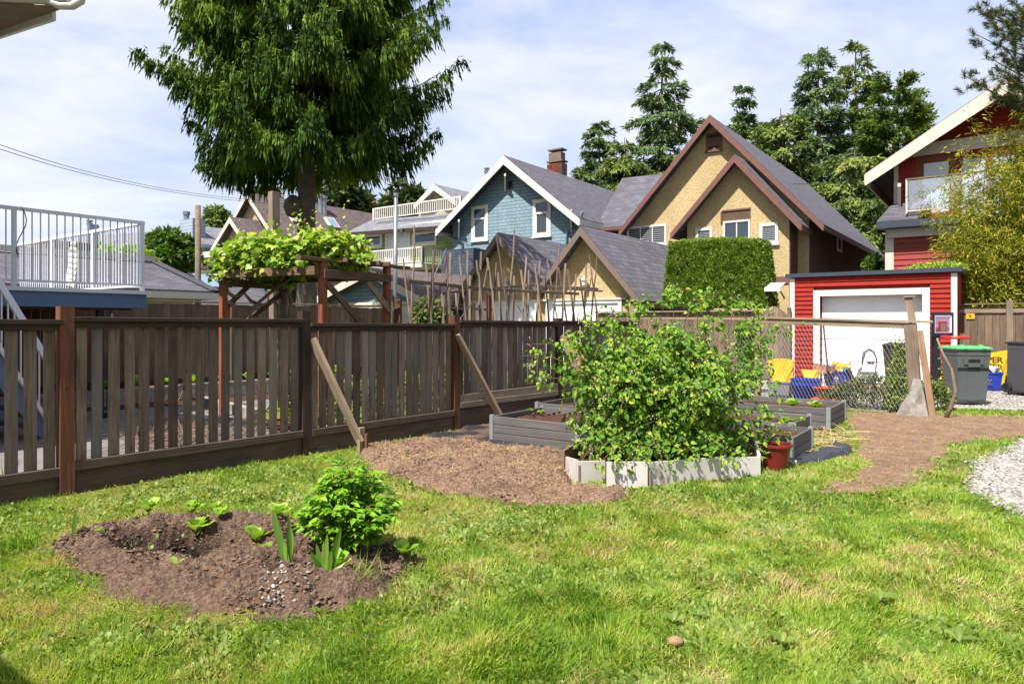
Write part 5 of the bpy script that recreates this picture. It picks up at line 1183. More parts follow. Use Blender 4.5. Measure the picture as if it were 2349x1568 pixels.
o = bag('white plastic packaging heaped beside the crumpled yellow bag', d(1950, HY, 15.5) - UP * (HC - .3), .4, .26, .3, 5, 'plastic_bag', plain('white_plastic', lin(214, 212, 216), .5, .1, 12, .3))
pb_ = bag('tall yellow paper recycling bag standing behind the blue box', d(2272, HY, 16.1) - UP * HC, .62, .86, .25, 6)
def text(s_, p, u, n_, size, mat, par, name='lettering', ext=.002, bold=.0):
    c = bpy.data.curves.new(name, 'FONT'); c.body = s_; c.size = size; c.extrude = ext; c.offset = bold; c.align_x = 'CENTER'; c.align_y = 'CENTER'
    tmp = bpy.data.objects.new('tmp', c); link(tmp); dg = bpy.context.evaluated_depsgraph_get(); me = bpy.data.meshes.new_from_object(tmp.evaluated_get(dg)); bpy.data.objects.remove(tmp); me.materials.clear(); me.materials.append(mat)
    o = bpy.data.objects.new(name, me); Mx = Matrix((u, UP, n_)).transposed().to_4x4(); Mx.translation = p; return put(o, par, Mx)
text('PAPER', d(2268, HY, 16.1) - UP * (HC - .68) + nB * .17, B, nB, .19, plain('dark_print', lin(58, 44, 36), .6), pb_, bold=.006)
wp2 = thing('paper_pile', 'white papers and cartons sticking out of the blue box', 'waste paper', d(2274, HY, 15.7))
for k in range(9):
    p = d(2272, HY, 15.7) - UP * (HC - .40) + B * R(-.16, .16) + A * R(-.1, .08); u_ = (B * R(-1, 1) + UP * R(.2, 1) + A * R(-.4, .4)).normalized()
    MB().cbox(p + UP * .04, R(.16, .28), R(.08, .14), .012, u=u_).build('sheet', M['white_door'] if k % 3 else plain('pale_green_paper', lin(160, 196, 170), .7), wp2)
def bin_(label, x, yb, Y, wd, dp, h, mbody, mlid, u, tilt=0, grp='wheeled bins', text_=None, detail=True):
    p = d(x, HY, Y); p.z = 0; e = thing('wheelie_bin', label, 'bin', p, grp); v_ = Vector((-u.y, u.x, 0)); hl = h * .93
    def ring(w_, dd, z, o_=0): return [p + u * (sx * w_ / 2) + v_ * (sy * dd / 2 + o_) + UP * z for sx, sy in ((-1, -1), (1, -1), (1, 1), (-1, 1))]
    w0, d0 = wd * .80, dp * .74
    mb = MB(); rs_ = [ring(w0 * .94, d0 * .9, .03), ring(w0, d0, .08), ring(wd * .95, dp * .93, hl * .90), ring(wd * .97, dp * .96, hl * .905), ring(wd * .97, dp * .96, hl)]
    mb.face(rs_[0][::-1]); mb.face(rs_[-1])
    for a_, b_ in zip(rs_, rs_[1:]):
        for i in range(4): j = (i + 1) % 4; mb.face([a_[i], a_[j], b_[j], b_[i]])
    bo = mb.build('body', mbody, e, bevel=.014)
    mb = MB(); rr = [ring(wd * 1.04, dp * 1.05, hl + .003), ring(wd * 1.05, dp * 1.06, hl + .03), ring(wd * .9, dp * .86, hl + .062), ring(wd * .7, dp * .6, hl + .072)]
    mb.face(rr[0][::-1]); mb.face(rr[-1])
    for a_, b_ in zip(rr, rr[1:]):
        for i in range(4): j = (i + 1) % 4; mb.face([a_[i], a_[j], b_[j], b_[i]])
    ld = mb.build('lid', mlid, e, bevel=.01)
    if detail:
        for s_ in (-.27, .27): MB().prism([p + u * (wd * s_ + a) - v_ * (dp * b) + UP * z for a, b, z in ((-.035, .54, hl + .012), (.035, .54, hl + .012), (.035, .28, hl + .078), (-.035, .28, hl + .078))], UP * .018 - v_ * .003).build('lid_strap', mlid, ld)
        fr_ = lambda z: -v_ * (d0 / 2 + (dp * .93 - d0) / 2 * (z - .08) / (hl * .9 - .08))
        darkm = plain('bin_dark', lin(30, 30, 32), .5)
        def pan(x0, x1, z0, z1, th, mt, nme): MB().prism([p + u * x0 + fr_(z0) + UP * z0, p + u * x1 + fr_(z0) + UP * z0, p + u * x1 + fr_(z1) + UP * z1, p + u * x0 + fr_(z1) + UP * z1], -v_ * th).build(nme, mt, bo, bevel=.004)
        pan(-wd * .29, wd * .29, hl * .74, hl * .88, .022, mbody, 'handle_panel'); pan(-wd * .17, wd * .17, hl * .775, hl * .83, .026, darkm, 'handle_slot'); pan(-wd * .17, wd * .17, hl * .69, hl * .765, .03, mbody, 'handle_grip'); pan(-wd * .18, wd * .18, .09, hl * .60, .010, mbody, 'front_panel')
        pan(-wd * .40, -wd * .18, .10, hl * .62, .005, mbody, 'front_panel'); pan(wd * .18, wd * .40, .10, hl * .62, .005, mbody, 'front_panel'); pan(-wd * .45, wd * .45, hl * .63, hl * .68, .012, darkm, 'band')
        if text_: text(text_, p + fr_(hl * .82) - v_ * .03 + UP * hl * .84 - u * wd * .05, u, -v_, .085, M['white_trim'], bo, bold=.003)
    ax = p + v_ * (dp * .36) + UP * .10
    beam('axle', p - u * (w0 / 2 + .03) + v_ * dp * .33 + UP * .1, p + u * (w0 / 2 + .03) + v_ * dp * .33 + UP * .1, .02, .02, M['galv'], e)
    for s_ in (-1, 1):
        c = p + u * (s_ * (w0 / 2 + .035)) + v_ * dp * .33 + UP * .105; n_ = 18; mb = MB()
        for ring_, (rr_, off) in enumerate([(.0, -.025), (.105, -.025), (.105, .025), (.0, .025)]): pass
        prof = [(.02, -.02), (.06, -.02), (.065, -.03), (.105, -.03), (.11, -.02), (.11, .02), (.105, .03), (.065, .03), (.06, .02), (.02, .02)]
        base = 0
        for r_, o_ in prof:
            for j in range(n_): th = 2 * math.pi * j / n_; mb.v.append(tuple(c + v_ * (r_ * math.cos(th)) + UP * (r_ * math.sin(th)) + u * o_))
        for i in range(len(prof) - 1):
            for j in range(n_): a0 = i * n_ + j; a1 = i * n_ + (j + 1) % n_; mb.f.append((a0, a1, a1 + n_, a0 + n_)); mb.uv += [(0, 0)] * 4
        mb.build('wheel', M['black_metal'], e)
    if tilt:
        e.rotation_euler = (0, 0, 0); Rm = Matrix.Rotation(tilt, 4, v_); l_, r_, s_ = (Matrix.Translation(p) @ Rm).decompose(); e.rotation_euler = r_.to_euler()
    return e
bdy = plain('grey_bin_plastic', lin(92, 96, 98), .45, .08, 5); blk = plain('black_bin_plastic', lin(48, 50, 56), .42, .1, 5); grn = plain('green_lid_plastic', lin(92, 172, 112), .4, .1, 6); bdk = plain('dusty_bin_plastic', lin(72, 72, 76), .5, .1, 4)
bin_('grey wheeled bin with a pale green lid on the lane edge', 2213, 927, 13.1, .62, .62, 1.12, bdy, grn, Vector((.995, -.09, 0)).normalized())
bin_('dark grey wheeled bin tilted beside the board fence with a white number', 2358, 900, 14.6, .70, .72, 1.13, bdk, blk, Vector((.98, .17, 0)).normalized(), math.radians(9), text_='CN600')
bin_('black wheeled bin behind the end post of the chain link fence', 2061, 882, 15.6, .58, .6, 1.10, blk, blk, B, detail=True)
# basketball hoop
hp = thing('basketball_hoop', 'small black basketball stand with clear backboard and red rim', 'basketball hoop', d(2150, HY, 14.6) - UP * HC)
hb = d(2150, HY, 14.6); hu = Vector((.93, .36, 0)).normalized(); hn = Vector((hu.y, -hu.x, 0))
beam('pole', Vector((hb.x, hb.y, .12)) + hn * -.05, Vector((hb.x, hb.y, 1.42)) + hn * -.05, .13, .12, M['black_metal'], hp, up=hn)
MB().prism([Vector((hb.x, hb.y, .0)) + hu * a + hn * b for a, b in ((-.3, -.3), (.3, -.3), (.35, .25), (-.25, .25))], UP * .14).build('base', M['black_metal'], hp, bevel=.03)
zb0 = HC - (770 - HY) / F * 14.6; zb1 = HC + (HY - 716) / F * 14.6; c = Vector((hb.x, hb.y, 0)) + hu * .13; bw2, bh2 = .64, zb1 - zb0
def fr4(w_, h, zc, th, dep, nme, mat, off=0.0):
    mb = MB(); o_ = c - hu * w_ / 2 + UP * (zc - h / 2) + hn * off
    mb.box(o_, hu * w_, hn * dep, UP * th).box(o_ + UP * (h - th), hu * w_, hn * dep, UP * th).box(o_ + UP * th, hu * th, hn * dep, UP * (h - 2 * th)).box(o_ + UP * th + hu * (w_ - th), hu * th, hn * dep, UP * (h - 2 * th)); return mb.build(nme, mat, hp)
zc = (zb0 + zb1) / 2
fr4(bw2, bh2, zc, .05, .03, 'backboard_frame', M['black_metal']); fr4(bw2 - .1, bh2 - .1, zc, .016, .034, 'blue_line', plain('blue_line_paint', lin(40, 60, 180), .4)); fr4(bw2 - .14, bh2 - .14, zc, .008, .034, 'white_line', M['white_door'])
fr4(.20, .22, zc - .05, .018, .036, 'target_square', plain('red_line_paint', lin(190, 34, 50), .4), .002)
MB().box(c - hu * (bw2 / 2 - .05) + UP * (zb0 + .05) + hn * .01, hu * (bw2 - .1), hn * .006, UP * (bh2 - .1)).build('backboard', M['clear'], hp)
MB().box(c - hu * .08 + UP * (zc - .14) + hn * .018, hu * .16, hn * .01, UP * .18).build('target_plate', M['galv'], hp)
rc = c + hn * .30 + UP * (zb0 - .03); red = plain('red_plastic', lin(214, 44, 36), .35)
ring_ = [rc + hu * (.23 * math.cos(t_)) + hn * (.23 * math.sin(t_)) for t_ in [2 * math.pi * k / 28 for k in range(29)]]; MB().tube(ring_, .030, 8).build('rim', red, hp, smooth=True)
MB().box(c - hu * .07 + UP * (zb0 - .06) + hn * .03, hu * .14, hn * .05, UP * .08).build('rim_bracket', red, hp)
for k in range(5): MB().cbox(Vector((hb.x, hb.y, .35 + k * .22)) + hn * .012 + hu * .03, .07, .006, .012, u=hu).build('height_mark', M['white_trim'], hp)
# orange thing, wire cages, small items
oz = d(1903, HY, 12.9) - UP * HC
o = thing('orange_tub', 'flattened orange plastic tub behind the rear raised bed', 'tub', oz); MB().lathe(oz, [(.26, 0), (.34, .06), (.36, .10), (.30, .14), (.20, .16), (.18, .24), (.30, .30), (.33, .33), (.28, .34), (.2, .28)], 24, 1.0, .7).build('tub_wall', plain('orange_plastic', lin(232, 88, 40), .4, .15, 9), o, smooth=False)
wc = thing('wire_basket', 'rusty wire basket on a round foot in front of the printed box', 'wire basket', d(1923, HY, 13.3) - UP * HC); wb0 = d(1923, HY, 13.3) - UP * (HC - .1)
prof = [(.20, 0), (.18, .06), (.09, .14), (.12, .22), (.22, .34), (.22, .58)]
rust = plain('rusty_wire', lin(86, 60, 56), .7)
mb = MB()
for k in range(16):
    th = 2 * math.pi * k / 16; mb.tube([wb0 + Vector((r_ * math.cos(th), r_ * math.sin(th), z)) for r_, z in prof], .0045, 4, cap=False)
for r_, z in ((.20, 0), (.09, .14), (.17, .28), (.22, .42), (.22, .58)): mb.tube([wb0 + Vector((r_ * math.cos(t_), r_ * math.sin(t_), z)) for t_ in [2 * math.pi * k / 24 for k in range(25)]], .0055, 4, cap=False)
mb.build('wire_frame', rust, wc)
o = thing('clear_bin', 'shallow translucent storage box on bricks by the white garage door', 'storage box', d(1985, HY, 16.0) - UP * HC); MB().cbox(d(1975, HY, 16.2) - UP * (HC - .27), .62, .35, .20, u=B).build('box', plain('milky_plastic', lin(176, 180, 182), .4), o, bevel=.01); MB().cbox(d(1975, HY, 16.2) - UP * (HC - .385), .67, .39, .03, u=B).build('lid', plain('milky_lid', lin(120, 124, 128), .4), o)
for k in range(9): MB().cbox(d(1950 + k * 8, HY, 16.1 - k * .035) - UP * (HC - .08), .075, .2, .14, u=B).build('brick', plain('pale_brick', lin(196, 140, 110), .9, .15, 8) if k % 2 else plain('pink_brick', lin(206, 160, 138), .9, .15, 8), o)
o = MB().beam(d(1943, 846, 13.0), d(1972, 898, 13.0), .05, .06).build('dark_plank', M['rail'], None); tag(o, 'dark short plank leaning behind the chain link near the weeds', 'plank')
o = MB().lathe(d(1939, 850, 13.4), [(0, -.06), (.05, -.05), (.055, .04), (.03, .07), (0, .07)], 10).build('blue_jug', plain('cyan_plastic', lin(40, 150, 206), .4), None, smooth=True); tag(o, 'small cyan plastic jug on the dark plank', 'jug')

# ------------------------------------------------------------------ gate and fences by the lane
gt = thing('arched_gate', 'arched grey board gate between the hedge and the red garage', 'gate', GO)
gw = Wall(GO + GW.n * .15, B); p0 = gw.at(1742, HY); p1 = gw.at(1807, HY); Wg = (p1 - p0).length; n = 6
for k in range(n):
    s0, s1 = Wg * k / n, Wg * (k + 1) / n - .008; zt_f = lambda s_: 1.72 + .28 * math.sin(math.pi * min(1, max(0, s_ / Wg)))
    q0 = Vector((p0.x, p0.y, .05)); MB().prism([q0 + B * s0, q0 + B * s1, q0 + B * s1 + UP * (zt_f(s1) - .05), q0 + B * s0 + UP * (zt_f(s0) - .05)], A * .025).build('board', M['grey_wood'], gt)
for s_ in (-.07, Wg + .03): beam('post', Vector((p0.x, p0.y, 0)) + B * s_, Vector((p0.x, p0.y, 1.95)) + B * s_, .09, .09, M['grey_wood'], gt, up=A)
lf = thing('low_board_fence', 'grey board fence under the tall clipped hedge', 'fence', p0)
for k in range(34):
    q = Vector((p0.x, p0.y, 0)) - B * (.2 + k * .145) + A * .05; beam('board', q, q + UP * (1.86 + R(-.01, .01)), .02, .138, M['old_fence'], lf, up=B)
beam('top_rail', Vector((p0.x, p0.y, 1.88)) - B * .1, Vector((p0.x, p0.y, 1.88)) - B * 5.1, .1, .04, M['grey_wood'], lf)
rf_ = thing('lane_fence', 'tall weathered board fence with yellow plaque beside the red garage', 'fence', d(2200, HY, 16.6) - UP * HC)
rfw = Wall(d(2193, HY, 16.7), B); r0_ = rfw.at(2190, HY); r0_.z = 0
for k in range(30):
    q = r0_ + B * (.08 + k * .148); beam('board', q, q + UP * (1.93 + R(-.015, .015)), .02, .143, M['old_fence'], rf_, up=B)
for s_ in (.02, 1.08, 3.3): beam('post', r0_ + B * s_ - A * .06, r0_ + B * s_ - A * .06 + UP * 2.08, .13, .09, M['grey_wood'], rf_, up=A)
beam('top_rail', r0_ + UP * 2.0 - A * .01, r0_ + B * 4.4 + UP * 2.0 - A * .01, .12, .035, M['grey_wood'], rf_); beam('lower_rail', r0_ + UP * 1.83 - A * .03, r0_ + B * 4.4 + UP * 1.83 - A * .03, .03, .09, M['grey_wood'], rf_)
q = r0_ + B * 2.35 - A * .04; beam('gate_brace', q + UP * .75, q + B * 1.0 + UP * 1.75, .03, .1, M['old_fence'], rf_)
pq = rfw.at(2225, 722, .03); sg_ = MB().cbox(pq, .17, .012, .19, u=B).build('plaque', plain('yellow_plaque', lin(226, 176, 50), .5, .15, 20), rf_)
text('6', pq + nB * .009 - UP * .02, B, nB, .11, M['black_metal'], sg_)
hw = thing('shed_awning', 'little white corrugated awning on the stucco wall near the hedge', 'awning', d(1778, HY, 19.3)); 
q0 = d(1766, 650, 19.0)
for k in range(6): MB().box(q0 + B * (.07 * k), B * .062, -A * .55 - UP * .16, UP * .02).build('slat', M['white_trim'], hw)
MB().box(q0 - A * .56 - UP * .24, B * .42, A * .03, UP * .09).build('front_board', M['white_trim'], hw)
MB().beam(q0 - A * .5 - UP * .2 + B * .38, q0 - UP * .42 + B * .38, .03, .04).build('strut', M['white_trim'], hw)

# ------------------------------------------------------------------ trees and plants
K = lambda *s: [(p, lin(*c)) for p, c in s]
M['bark'] = wood('tree_bark', lin(66, 60, 54), lin(116, 106, 96), lin(150, 140, 128), .95, knots=False, grain=6)
M['spruce'] = leafmat('spruce_needles', K((0.05, (26, 44, 20)), (.42, (58, 86, 32)), (.68, (106, 136, 48)), (.97, (168, 188, 76))), .14, .75, .10, .12)
M['conifer'] = leafmat('conifer_needles', K((0.05, (50, 64, 32)), (.45, (94, 114, 54)), (.8, (138, 154, 72)), (1, (160, 164, 86))), .2, .6, .2, .2)
M['conifer_blue'] = leafmat('blue_conifer_needles', K((0.05, (44, 64, 42)), (.5, (92, 118, 72)), (.9, (138, 158, 94))), .2, .6, .2, .2)
M['thuja'] = leafmat('thuja_sprays', K((0.05, (50, 70, 26)), (.5, (92, 116, 44)), (1, (136, 150, 66))), .25, .6, .2, .15)
M['pine'] = leafmat('pine_needles', K((0.0, (30, 44, 22)), (.5, (66, 84, 42)), (.88, (108, 118, 60)), (.97, (170, 116, 64))), .15, .5, .3, .1)
M['bamboo'] = leafmat('bamboo_leaves', K((0.05, (84, 100, 26)), (.4, (138, 148, 40)), (.75, (190, 182, 52)), (1, (214, 184, 60))), .35, .5, .3, .15)
M['hedge'] = leafmat('hedge_sprays', K((0.05, (64, 92, 22)), (.45, (108, 138, 42)), (.8, (144, 168, 66)), (1, (176, 190, 92))), .25, .6, .2, .15)
M['round'] = leafmat('broad_leaves', K((0.05, (40, 66, 22)), (.5, (78, 112, 36)), (1, (122, 152, 58))), .3, .5, .3, .15)
M['vine'] = leafmat('grape_leaves', K((0.0, (76, 116, 30)), (.35, (132, 168, 50)), (.7, (182, 204, 72)), (1, (212, 210, 100))), .45, .4, .35, .1)
VK = K((0.0, (62, 104, 34)), (.35, (98, 144, 48)), (.65, (144, 178, 60)), (.86, (186, 196, 72)), (1, (206, 188, 84)))
M['rasp'] = leafmat('raspberry_leaves', VK, .36, .55, .22, .1); M['rasp_obj'] = objleafmat('raspberry_leaf', VK, .36, .55, .22)
PK = K((0.0, (72, 122, 24)), (.45, (112, 164, 36)), (.8, (152, 196, 50)), (1, (182, 208, 68)))
M['peony'] = leafmat('peony_leaves', PK, .38, .4, .4, .1); M['peony_obj'] = objleafmat('peony_leaf', PK, .38, .4)
M['lett'] = objleafmat('lettuce_leaf', K((0, (116, 158, 44)), (.6, (160, 196, 70)), (1, (186, 212, 98))), .4, .45)
M['lily'] = objleafmat('sword_leaf', K((0, (78, 118, 40)), (1, (128, 162, 62))), .3, .35)
M['weed'] = leafmat('weed_leaves', K((0, (58, 76, 34)), (.6, (100, 118, 54)), (1, (146, 158, 76))), .3, .5, .3, .1)
M['flower'] = leafmat('pale_flowers', K((0, (196, 170, 150)), (1, (232, 222, 204))), .3, .6, .2, .1)
M['grass'] = leafmat('lawn_grass', K((0.02, (190, 164, 120)), (.16, (214, 200, 140)), (.24, (194, 198, 100)), (.42, (168, 190, 70)), (.65, (140, 174, 56)), (.82, (114, 152, 44)), (1, (94, 130, 38))), .40, .5, .3, .07)
M['straw'] = leafmat('dry_straw', K((0, (150, 120, 86)), (.5, (184, 154, 112)), (1, (210, 184, 142))), .1, .7, .2, .1)
M['stone'] = leafmat('white_stones', K((0, (96, 92, 88)), (.5, (150, 146, 140)), (1, (186, 182, 176))), 0, .8, .2, .1)
M['clover'] = leafmat('clover_leaves', K((0, (92, 120, 46)), (.6, (126, 150, 62)), (1, (160, 176, 84))), .35, .5, .3, .1)
M['clod'] = leafmat('soil_clods', K((0, (64, 52, 45)), (1, (132, 108, 92))), 0, .95, .1, .1)
M['stem'] = plain('plant_stem', lin(120, 104, 62), .7, .3)

def trunk(par, base, top, r0, r1, n=10, lean=.0, mat=None, name='trunk', wob=.04):
    k = 14; pts = []; base = Vector(base); top = Vector(top)
    for i in range(k + 1):
        t_ = i / k; pts.append(base.lerp(top, t_) + Vector((math.sin(t_ * 5) * lean, math.cos(t_ * 4) * lean, 0)))
    rr = [r0 + (r1 - r0) * (i / k) + (r0 * .35 * math.exp(-i * 1.2)) for i in range(k + 1)]
    return MB().tube(pts, rr, n, wob=wob).build(name, mat or M['bark'], par, smooth=True)
def conifer(par, base, H, z0, radius, tiers, per, strand=.6, subs=14, per_sub=6, cards=9, card=(.15, .06), droop=.5, mat='conifer', tip=.3, trunk_r=.3, rfun=None, ztop=None, seed=1, sublen=.42, hang=1.0, loose=.3, ragged=.5, trunkh=.97, fwd=.25, shoots=0, fing=0):
    """whorls of limbs; branchlets leave each limb on both sides, and strands of needle sprays hang from the branchlets"""
    rg_ = np.random.default_rng(seed); base = Vector(base)
    trunk(par, base, base + UP * H * trunkh, trunk_r, .03, 12)
    P, D, N, SC, RN = [], [], [], [], []; FPs, FD_, FN_, FS, FR = [], [], [], [], []; lm = MB(); up3 = np.array([0, 0, 1.])
    rfun = rfun or (lambda t_: (1 - t_) ** .85)
    for ti in range(tiers):
        t_ = (ti + rg_.uniform(-.3, .3)) / tiers; t_ = min(max(t_, 0), .995); zt_ = z0 + (H - z0) * t_
        if ztop and zt_ > ztop: continue
        Rr = radius * rfun(t_); npr = max(3, int(per * (1 if t_ < .8 else .8))); top_ = ztop or 1e9
        for li in range(npr):
            az = 2 * math.pi * (li + rg_.uniform(0, 1)) / npr + ti * 1.3; Rl = Rr * (1 - ragged * rg_.uniform(0, 1) ** 1.5) * 1.06
            dv = np.array([math.cos(az), math.sin(az), 0]); sv = np.array([-dv[1], dv[0], 0]); zj = zt_ + rg_.uniform(-.1, .1) * (H - z0) / tiers * 3; dr0 = droop * rg_.uniform(.7, 1.3); tp0 = tip * rg_.uniform(.7, 1.3)
            f = lambda s_: np.array([base.x, base.y, base.z + zj])[None] + dv[None] * (s_[:, None] * Rl) + up3[None] * ((-dr0 * Rl * s_ ** 1.2 + tp0 * Rl * s_ ** 3.0)[:, None])
            ss = np.linspace(0, 1, 7); pl = f(ss * .9)
            if Rl > .4: lm.tube([Vector(p) for p in pl], [max(.012, trunk_r * .22 * (1 - .9 * s_) * min(1, Rl / 3)) for s_ in ss], 5, cap=False)
            ns = max(4, int(subs * (Rl / radius) ** .8))
            lim = rg_.uniform(-.2, .22)
            for sbi in range(ns):
                s0 = .16 + .84 * (sbi + rg_.uniform(.2, .8)) / ns; s0 = min(s0, 1.0); sd = 1 if sbi % 2 else -1; last = sbi >= ns - 1
                c0 = f(np.array([s0]))[0]; sl_ = sublen * Rl * (1.12 - s0) * rg_.uniform(.6, 1.2) + .04 * Rl
                bd = dv * (.75 if not last else 1.2) + sv * sd * (.9 if not last else .1) * rg_.uniform(.7, 1.2) + up3 * rg_.uniform(-.2, .12)
                bd /= np.linalg.norm(bd); k = max(3, int(per_sub * (.5 + sl_ / (sublen * radius)))); u = rg_.uniform(.05, 1, k)
                p0 = c0[None] + bd[None] * (u * sl_)[:, None] - up3[None] * ((u ** 2) * sl_ * .22)[:, None]
                sl = strand * rg_.uniform(.55, 1.0) * (.45 + .75 * math.sin(math.pi * min(.88, s0))) * rg_.uniform(.6, 1.1, k)
                dr_ = nrm(dv[None] * rg_.uniform(.0, fwd * 1.6, (k, 1)) + bd[None] * fwd + rg_.normal(0, .12, (k, 3)) - up3[None] * hang)
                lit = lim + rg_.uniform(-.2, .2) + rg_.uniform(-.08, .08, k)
                if shoots:
                    m2 = k * shoots; us = rg_.uniform(.1, 1.05, m2); ps = c0[None] + bd[None] * (us * sl_)[:, None] - up3[None] * ((us ** 2) * sl_ * .22)[:, None] + rg_.normal(0, .05, (m2, 3))
                    P.append(ps); D.append(nrm(bd[None] * .9 + up3[None] * rg_.uniform(-.35, .65, (m2, 1)) + rg_.normal(0, .45, (m2, 3)))); N.append(nrm(rg_.normal(0, .5, (m2, 3)) + up3[None])); L_ = card[0] * rg_.uniform(.7, 1.35, m2)
                    SC.append(np.stack([L_, card[1] * rg_.uniform(.7, 1.1, m2), L_ * .4], 1)); RN.append(np.clip(.66 + lim * .7 + rg_.normal(0, .12, m2), 0, 1))
                if fing:
                    dF = nrm(dr_ + rg_.normal(0, .10, (k, 3))); FPs.append(p0 + rg_.normal(0, .03, (k, 3))); FD_.append(dF); FN_.append(nrm(rg_.normal(0, 1, (k, 3)))); w_ = fing * rg_.uniform(.7, 1.35, k) * (.55 + .45 * sl / strand)
                    FS.append(np.stack([sl, w_, w_], 1)); FR.append(np.clip(.44 + lit + rg_.normal(0, .05, k), 0, 1)); continue
                for c in range(cards):
                    q = c / cards; pos = p0 + dr_ * (sl * q)[:, None] + rg_.normal(0, card[0] * .13, (k, 3))
                    P.append(pos); D.append(nrm(dr_ + rg_.normal(0, loose, (k, 3)) + bd[None] * .15)); N.append(nrm(rg_.normal(0, .6, (k, 3)) + dv[None] * .8 + up3[None] * .5))
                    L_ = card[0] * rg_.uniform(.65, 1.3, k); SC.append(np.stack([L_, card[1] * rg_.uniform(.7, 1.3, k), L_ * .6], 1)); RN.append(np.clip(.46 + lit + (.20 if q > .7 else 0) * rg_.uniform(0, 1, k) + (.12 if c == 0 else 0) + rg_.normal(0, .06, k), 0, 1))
    P = np.concatenate(P); n_ = len(P)
    if fing: scatter('hanging_sprays', T_FING, np.concatenate(FPs), np.concatenate(FD_), np.concatenate(FN_), np.concatenate(FS), np.concatenate(FR), M[mat], par); print('fingers', sum(map(len, FPs)))
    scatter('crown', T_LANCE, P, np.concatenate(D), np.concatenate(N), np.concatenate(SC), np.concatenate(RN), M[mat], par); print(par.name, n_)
    lm.build('limb', M['bark'], par, smooth=True, kind='stuff')
# the big spruce
bs = d(703, HY, 21); bs.z = 0; sp = thing('spruce_tree', 'huge drooping spruce with a thick grey trunk towering over the pergola', 'tree', bs)
conifer(sp, bs, 23.5, 6.9, 4.45, 21, 9, strand=.78, subs=29, per_sub=22, card=(.13, .036), droop=.34, mat='spruce', tip=.46, trunk_r=.33, seed=17, ztop=14.2, sublen=.34, ragged=.30, shoots=1, fwd=.16, fing=.070,
        rfun=lambda t_: (1.0 if t_ < .40 else 1.0 - (t_ - .40) / .60) * (.88 + .12 * math.sin(t_ * 60)))
MB().lathe(d(672, 472, 20.8), [(0, -.38), (.20, -.3), (.30, -.05), (.26, .15), (.1, .32), (0, .34)], 12, 1, .8).build('burl', M['bark'], sp, smooth=True)
def tree(name, label, x, ytop, ybase, wpx, Y, tiers, per, **k):
    b_ = d(x, HY, Y); b_.z = 0; top = HC + (HY - ytop) / F * Y; z0 = HC + (HY - ybase) / F * Y; e = thing(name, label, 'tree', b_, 'conifers behind the houses')
    conifer(e, b_, top, max(1, z0), wpx / F * Y, tiers, per, **k); return e
TK = dict(cards=6, per_sub=8, subs=19, fwd=.7)
tree('cedar_tree', 'tall dark conifer with layered drooping boughs behind the stucco house roof', 1518, 84, 480, 150, 55, 14, 6, strand=1.1, card=(0.45, 0.128), droop=.30, tip=.02, seed=21, mat='conifer_blue', trunk_r=.45, rfun=lambda t_: (1 - t_) ** .9 * (.8 + .35 * math.sin(t_ * 37)) + .03, ragged=.3, sublen=.5, loose=.4, **TK)
tree('fir_tree', 'small ragged conifer between the blue house chimney and the layered conifer', 1375, 262, 500, 104, 58, 11, 5, strand=.9, card=(0.41, 0.128), droop=.15, tip=.2, seed=22, mat='conifer_blue', trunk_r=.3, hang=.6, loose=.5, **TK)
tree('fir_tree', 'bushy lower conifer beside the stucco house wing roof', 1432, 300, 520, 112, 52, 8, 6, strand=1.2, card=(0.41, 0.136), droop=.3, tip=.1, seed=23, mat='conifer', trunk_r=.3, loose=.5, **TK)
tree('fir_tree', 'slender conifer rising alone behind the stucco house ridge', 1706, 186, 460, 74, 62, 11, 5, strand=.9, card=(0.41, 0.136), droop=.1, tip=.2, seed=24, mat='conifer_blue', trunk_r=.3, hang=.6, loose=.5, **TK)
tree('fir_tree', 'stout dark conifer with a flat top behind the stucco house roof slope', 1790, 232, 560, 112, 58, 9, 7, strand=1.8, card=(0.45, 0.145), droop=.2, tip=.15, seed=25, mat='conifer', rfun=lambda t_: (1 - t_) ** .42, trunk_r=.35, loose=.5, **TK)
tree('fir_tree', 'tallest pointed conifer of the cluster beside the red house', 1876, 82, 600, 132, 60, 15, 6, strand=1.3, card=(0.45, 0.136), droop=.12, tip=.22, seed=26, mat='conifer_blue', rfun=lambda t_: (1 - t_) ** .7, trunk_r=.4, hang=.7, loose=.5, **TK)
tree('fir_tree', 'pointed conifer with brownish cones at its top beside the tallest one', 1962, 74, 600, 132, 63, 15, 6, strand=1.3, card=(0.45, 0.136), droop=.12, tip=.2, seed=27, mat='conifer', rfun=lambda t_: (1 - t_) ** .7, trunk_r=.4, hang=.7, loose=.5, **TK)
tree('fir_tree', 'broad light green rounded conifer next to the red house roof', 2058, 156, 620, 100, 56, 12, 8, strand=1.2, card=(0.34, 0.145), droop=-.25, tip=.25, seed=28, mat='thuja', rfun=lambda t_: max(.02, (1 - t_ ** 2.0)) ** .62, hang=-.4, trunk_r=.4, loose=.7, **TK)
tree('fir_tree', 'dark spreading conifer low behind the red house eave', 1960, 330, 640, 150, 48, 8, 8, strand=1.7, card=(0.38, 0.145), droop=.25, tip=.1, seed=29, mat='conifer', rfun=lambda t_: max(.02, 1 - t_ ** 2) ** .5, trunk_r=.3, loose=.5, **TK)
tree('fir_tree', 'dark conifer filling the gap beyond the low dark house', 1890, 440, 650, 100, 46.5, 7, 8, strand=1.5, card=(0.34, 0.136), droop=.2, tip=.1, seed=30, mat='conifer', rfun=lambda t_: max(.02, 1 - t_ ** 2) ** .5, trunk_r=.2, loose=.5, **TK)
